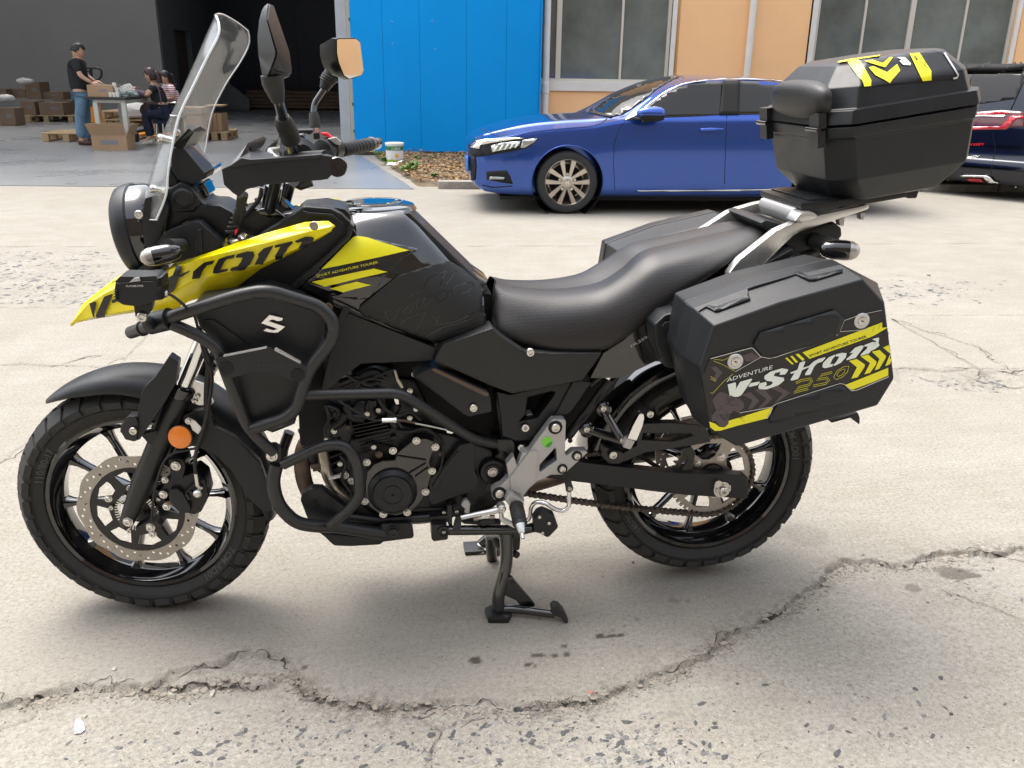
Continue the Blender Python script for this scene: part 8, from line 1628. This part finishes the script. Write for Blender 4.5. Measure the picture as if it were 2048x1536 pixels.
tube('lever_arm', rounded(cat3([(*zG(755,740)[0], -.19), (*zG(765,845)[0], -.19), (*zG(910,915)[0], -.19)]), .006), .0075, K['rail'], gl, 12, oval=.6)
lathe('lever_pivot', at(*zG(765,735)[0], -.205), AXE, [(.0105, -.02), (.0105, .002), (.008, .004)], K['rail'], gl, 20); bolt(at(*zG(765,735)[0], -.207), .0062, AXE, 'steel', gl, True)
tube('toe_peg', cat3([(*zG(300,850)[0], -.215), (*zG(285,945)[0], -.262)]), [.0085, .0095], K['rubber'], gl, 18); tube('shift_rod', cat3([(*zG(500,838)[0], -.17), (*zG(680,822)[0], -.17)]), .0032, K['steel'], gl, 10)
for p in zG(490,840, 665,822): lathe('rod_nut', at(*p, -.17), (1, 0, 0), [(.0055, -.006), (.0055, .006)], K['steel'], gl, 6)
tube('shift_joint', cat3([(*zG(540,880)[0], -.165), (*zG(690,850)[0], -.165)]), .010, K['rubber'], gl, 14); sa = plate('shift_arm', zG(330,700, 360,650, 395,635, 432,680, 425,735, 425,780, 385,790, 365,775, 375,740), -.15, -.135, K['silver'], bike, .003)
ur = tube('kickstand_hook', rounded(cat3([(*zG(1480,520)[0], -.20), (*zG(1487,700)[0], -.20), (*zG(1430,762)[0], -.20), (*zG(1330,740)[0], -.20), (*zG(1220,665)[0], -.19), (*zG(1120,660)[0], -.18), (*zG(1075,720)[0], -.175), (*zG(1065,840)[0], -.17), (*zG(1000,880)[0], -.165)]), .02, 6), .0052, K['chrome'], bike, 14)
tube('hook_pad', cat3([(*zG(1470,445)[0], -.18), (*zG(1488,520)[0], -.215)]), [.0085, .0095], K['rubber'], ur, 16); bolt(at(*zG(1490,515)[0], -.222), .0055, AXE, 'steel', ur, False)
# ------------------------------------------------------------------ stand
sb = tube('side_stand', cat3([(*zG(120,965)[0], -.155), (*zG(730,958)[0], -.165), (*zG(1000,955)[0], -.17), (*zG(1110,930)[0], -.185)]), .0125, K['gloss'], bike, 18)
plate('stand_pad', zG(1108,850, 1150,790, 1200,764, 1230,765, 1328,810, 1368,920, 1360,945, 1270,1035, 1240,1038, 1180,1000, 1115,985), -.215, -.185, K['plastic'], sb, .004); plate('stand_pad_top', zG(1200,764, 1235,762, 1330,805, 1325,830, 1225,800, 1190,790), -.19, -.165, K['frame'], sb, .002)
for p in zG(1168,822, 1270,888, 1200,992): bolt(at(*p, -.217), .0045, AXE, 'steel', sb, False, .003)
plate('stand_block', zG(10,905, 180,905, 195,1050, 180,1068, 40,1085, 15,1060), -.175, -.13, K['frame'], bike, .004); lathe('stand_block_bolt', at(*zG(145,975)[0], -.176), AXE, [(.0145, 0), (.0145, .004), (.010, .005), (.009, .002), (0, .002)], K['frame'], bike, 24); bolt(at(*zG(145,975)[0], -.179), .005, AXE, 'steel', bike, False)
plate('slider_bracket', zG(0,820, 180,810, 185,700, 235,695, 240,930, 205,935, 190,880, 0,885), -.155, -.125, K['frame'], bike, .003); plate('rubber_stop', zG(245,720, 300,715, 305,800, 250,800), -.15, -.13, K['rubber'], bike, .003); bolt(at(*zG(147,765)[0], -.157), .005, AXE, 'steel', bike, False); bolt(at(*zG(283,755)[0], -.152), .005, AXE, 'steel', bike, False)
tube('frame_tube', cat3([(700,1035,-.13),(760,1040,-.13),(850,1035,-.13),(880,1033,-.13)]), .012, K['frame'], bike, 14); tube('frame_tube', cat3([(820,1020,-.11),(900,1018,-.11),(930,1040,-.11),(1000,1045,-.11)]), .010, K['frame'], bike, 14)
def gx(px, py, Y): p = G(px, py); return Vector((at(px, py, Y).x, Y, 0))
csn = at(*zG(840,960)[0], -.14)
foot = at(*zN(1400,1335)[0], -.17)
cs = tube('centre_stand', rounded([at(*zG(800,985)[0], -.135), at(*zG(820,1150)[0], -.142), at(*zG(815,1330)[0], -.150), at(*zN(1398,1270)[0], -.168), Vector((foot.x, foot.y, .018))], .03, 5), .0165, K['gloss'], bike, 20)
tube('centre_stand_leg', rounded([at(*zG(650,1000)[0], .10), at(*zG(650,1200)[0], .10), at(*zG(690,1420)[0], .12), Vector((.90, .16, .06)), Vector((.86, .17, .018))], .03, 5), .0155, K['gloss'], cs, 18)
tube('stand_cross_tube', [at(*zG(800,1000)[0], -.14), at(*zG(660,1020)[0], .10)], .016, K['frame'], cs, 16)
fx, fy = foot.x, foot.y
extrude2('stand_foot', [(fx-.030, fy-.028), (fx+.022, fy-.034), (fx+.034, fy-.010), (fx+.026, fy+.028), (fx-.012, fy+.034), (fx-.034, fy+.018)], (), lambda p: Vector((p[0], p[1], .018)), lambda p: Vector((p[0], p[1], .0015)), K['frame'], cs, .004)
ff = at(962, 1106, .17); extrude2('stand_foot', [(ff.x-.05, .14), (ff.x+.05, .14), (ff.x+.05, .20), (ff.x-.05, .20)], (), lambda p: Vector((p[0], p[1], .012)), lambda p: Vector((p[0], p[1], .001)), K['frame'], cs, .003)
tube('stand_foot', [at(*zG(540,1150)[0], .16), at(*zG(600,1250)[0], .17)], .022, K['silver'], cs, 18); plate('stand_plate', zG(590,960, 720,920, 710,1180, 640,1260, 600,1200), .10, .11, K['silver'], cs, .003)
lv = tube('stand_lever', rounded([Vector((fx, fy, .022)), at(*zN(1480,1325)[0], -.175), at(*zN(1690,1352)[0], -.205)], .02), .0115, K['gloss'], cs, 16, oval=.8)
plate('lever_tread', zN(1672,1330, 1690,1312, 1715,1318, 1740,1345, 1760,1385, 1755,1402, 1738,1398, 1720,1375, 1680,1362), -.225, -.195, K['rubber'], cs, .004)
plate('stand_gusset', zN(1440,1170, 1462,1160, 1478,1168, 1590,1305, 1582,1332, 1520,1322, 1490,1285, 1440,1262, 1425,1250), -.172, -.158, K['gloss'], cs, .004)
tube('stand_spring', [at(*zG(700,1050)[0], -.05), at(*zG(760,1150)[0], -.07)], .012, K['frame'], cs, 12); plate('stand_bracket', zG(880,1000, 960,990, 968,1060, 960,1170, 930,1185, 885,1160), -.13, -.09, K['frame'], cs, .004); tube('stand_bumper', [at(*zG(880,1190)[0], -.11), at(*zG(930,1230)[0], -.13)], .009, K['rubber'], cs, 10)
tube('exhaust_link_pipe', [at(*zG(430,640)[0], .05), at(*zG(640,690)[0], .06)], .02, K['rust'], bike, 14)
# stickers on the tank pad, last because they need its surface
off_ = lambda: None
PADL = [(855,980, 895,975, 905,1010, 985,950, 935,1040, 890,1060), (1000,985, 1045,950, 1110,900, 1090,940, 1060,1000, 1010,1010), (1120,900, 1180,880, 1150,960, 1110,970), (1170,900, 1220,850, 1270,855, 1230,880, 1190,960), (1270,870, 1330,820, 1370,830, 1350,890, 1290,920), (1390,820, 1430,790, 1560,760, 1575,780, 1530,840, 1490,850, 1450,840, 1420,880)]
for p in PADL: decal('pad_lettering', ringloops(zT(*p), .9), ttree, K['gloss'], pad, off=.0064, step=7.)
text_on('pad_lettering', 'ADVENTURE', zT(1245,1000)[0], zT(1585,870)[0], 8, ttree, K['gloss'], pad, .0064, -.01)
# ------------------------------------------------------------------ wiring and small fittings in the engine bay
rq = random.Random(9)
for k, (pts, r) in enumerate(((((640,300),(760,340),(900,300),(1100,420)), .0035), (((700,150),(830,230),(980,200),(1190,240)), .003), (((820,290),(860,240),(1000,190),(1220,100)), .0022), (((1150,560),(1250,600),(1390,560),(1500,640)), .004), (((480,480),(520,620),(470,760),(560,860)), .0045),
        (((1740,900),(1735,1050),(1700,1180),(1640,1250)), .003), (((1240,760),(1380,770),(1560,740),(1720,860)), .0045), (((640,1020),(700,1120),(660,1260),(740,1400)), .0035), (((1000,300),(1100,500),(1210,590),(1300,720)), .004), (((1330,380),(1400,460),(1560,500),(1700,640)), .006))):
    tube('wiring', catmull([at(*zE(*p)[0], -.125-.006*(k % 3)) for p in pts], 5), r, K['rubber'], bike, 8)
for x, y, w, h in ((1040,520,60,44), (900,560,52,34), (1350,600,64,40), (560,560,40,52), (1180,820,60,36), (700,700,40,40), (1420,500,80,50), (980,440,46,60)):
    plate('engine_fitting', zE(x, y, x+w, y-8, x+w+6, y+h, x+4, y+h+6), -.130, -.10, K['engine'], bike, .003)
for p, r in zip(zE(1050,540, 930,575, 1385,620, 720,720, 1450,525, 640,1110, 830,1060, 1000,930, 500,850, 1715,1000), (.0045,)*10): bolt(at(*p, -.132), r, AXE, 'steel' if rq.random() < .6 else 'bronze', bike, True, .004)
for i in range(7): plate('cooling_fin', zE(905+i*10,905+i*8, 1010+i*40,870+i*12, 1012+i*40,878+i*12, 908+i*10,915+i*8), -.125, -.10, K['engine'], bike, .0008)
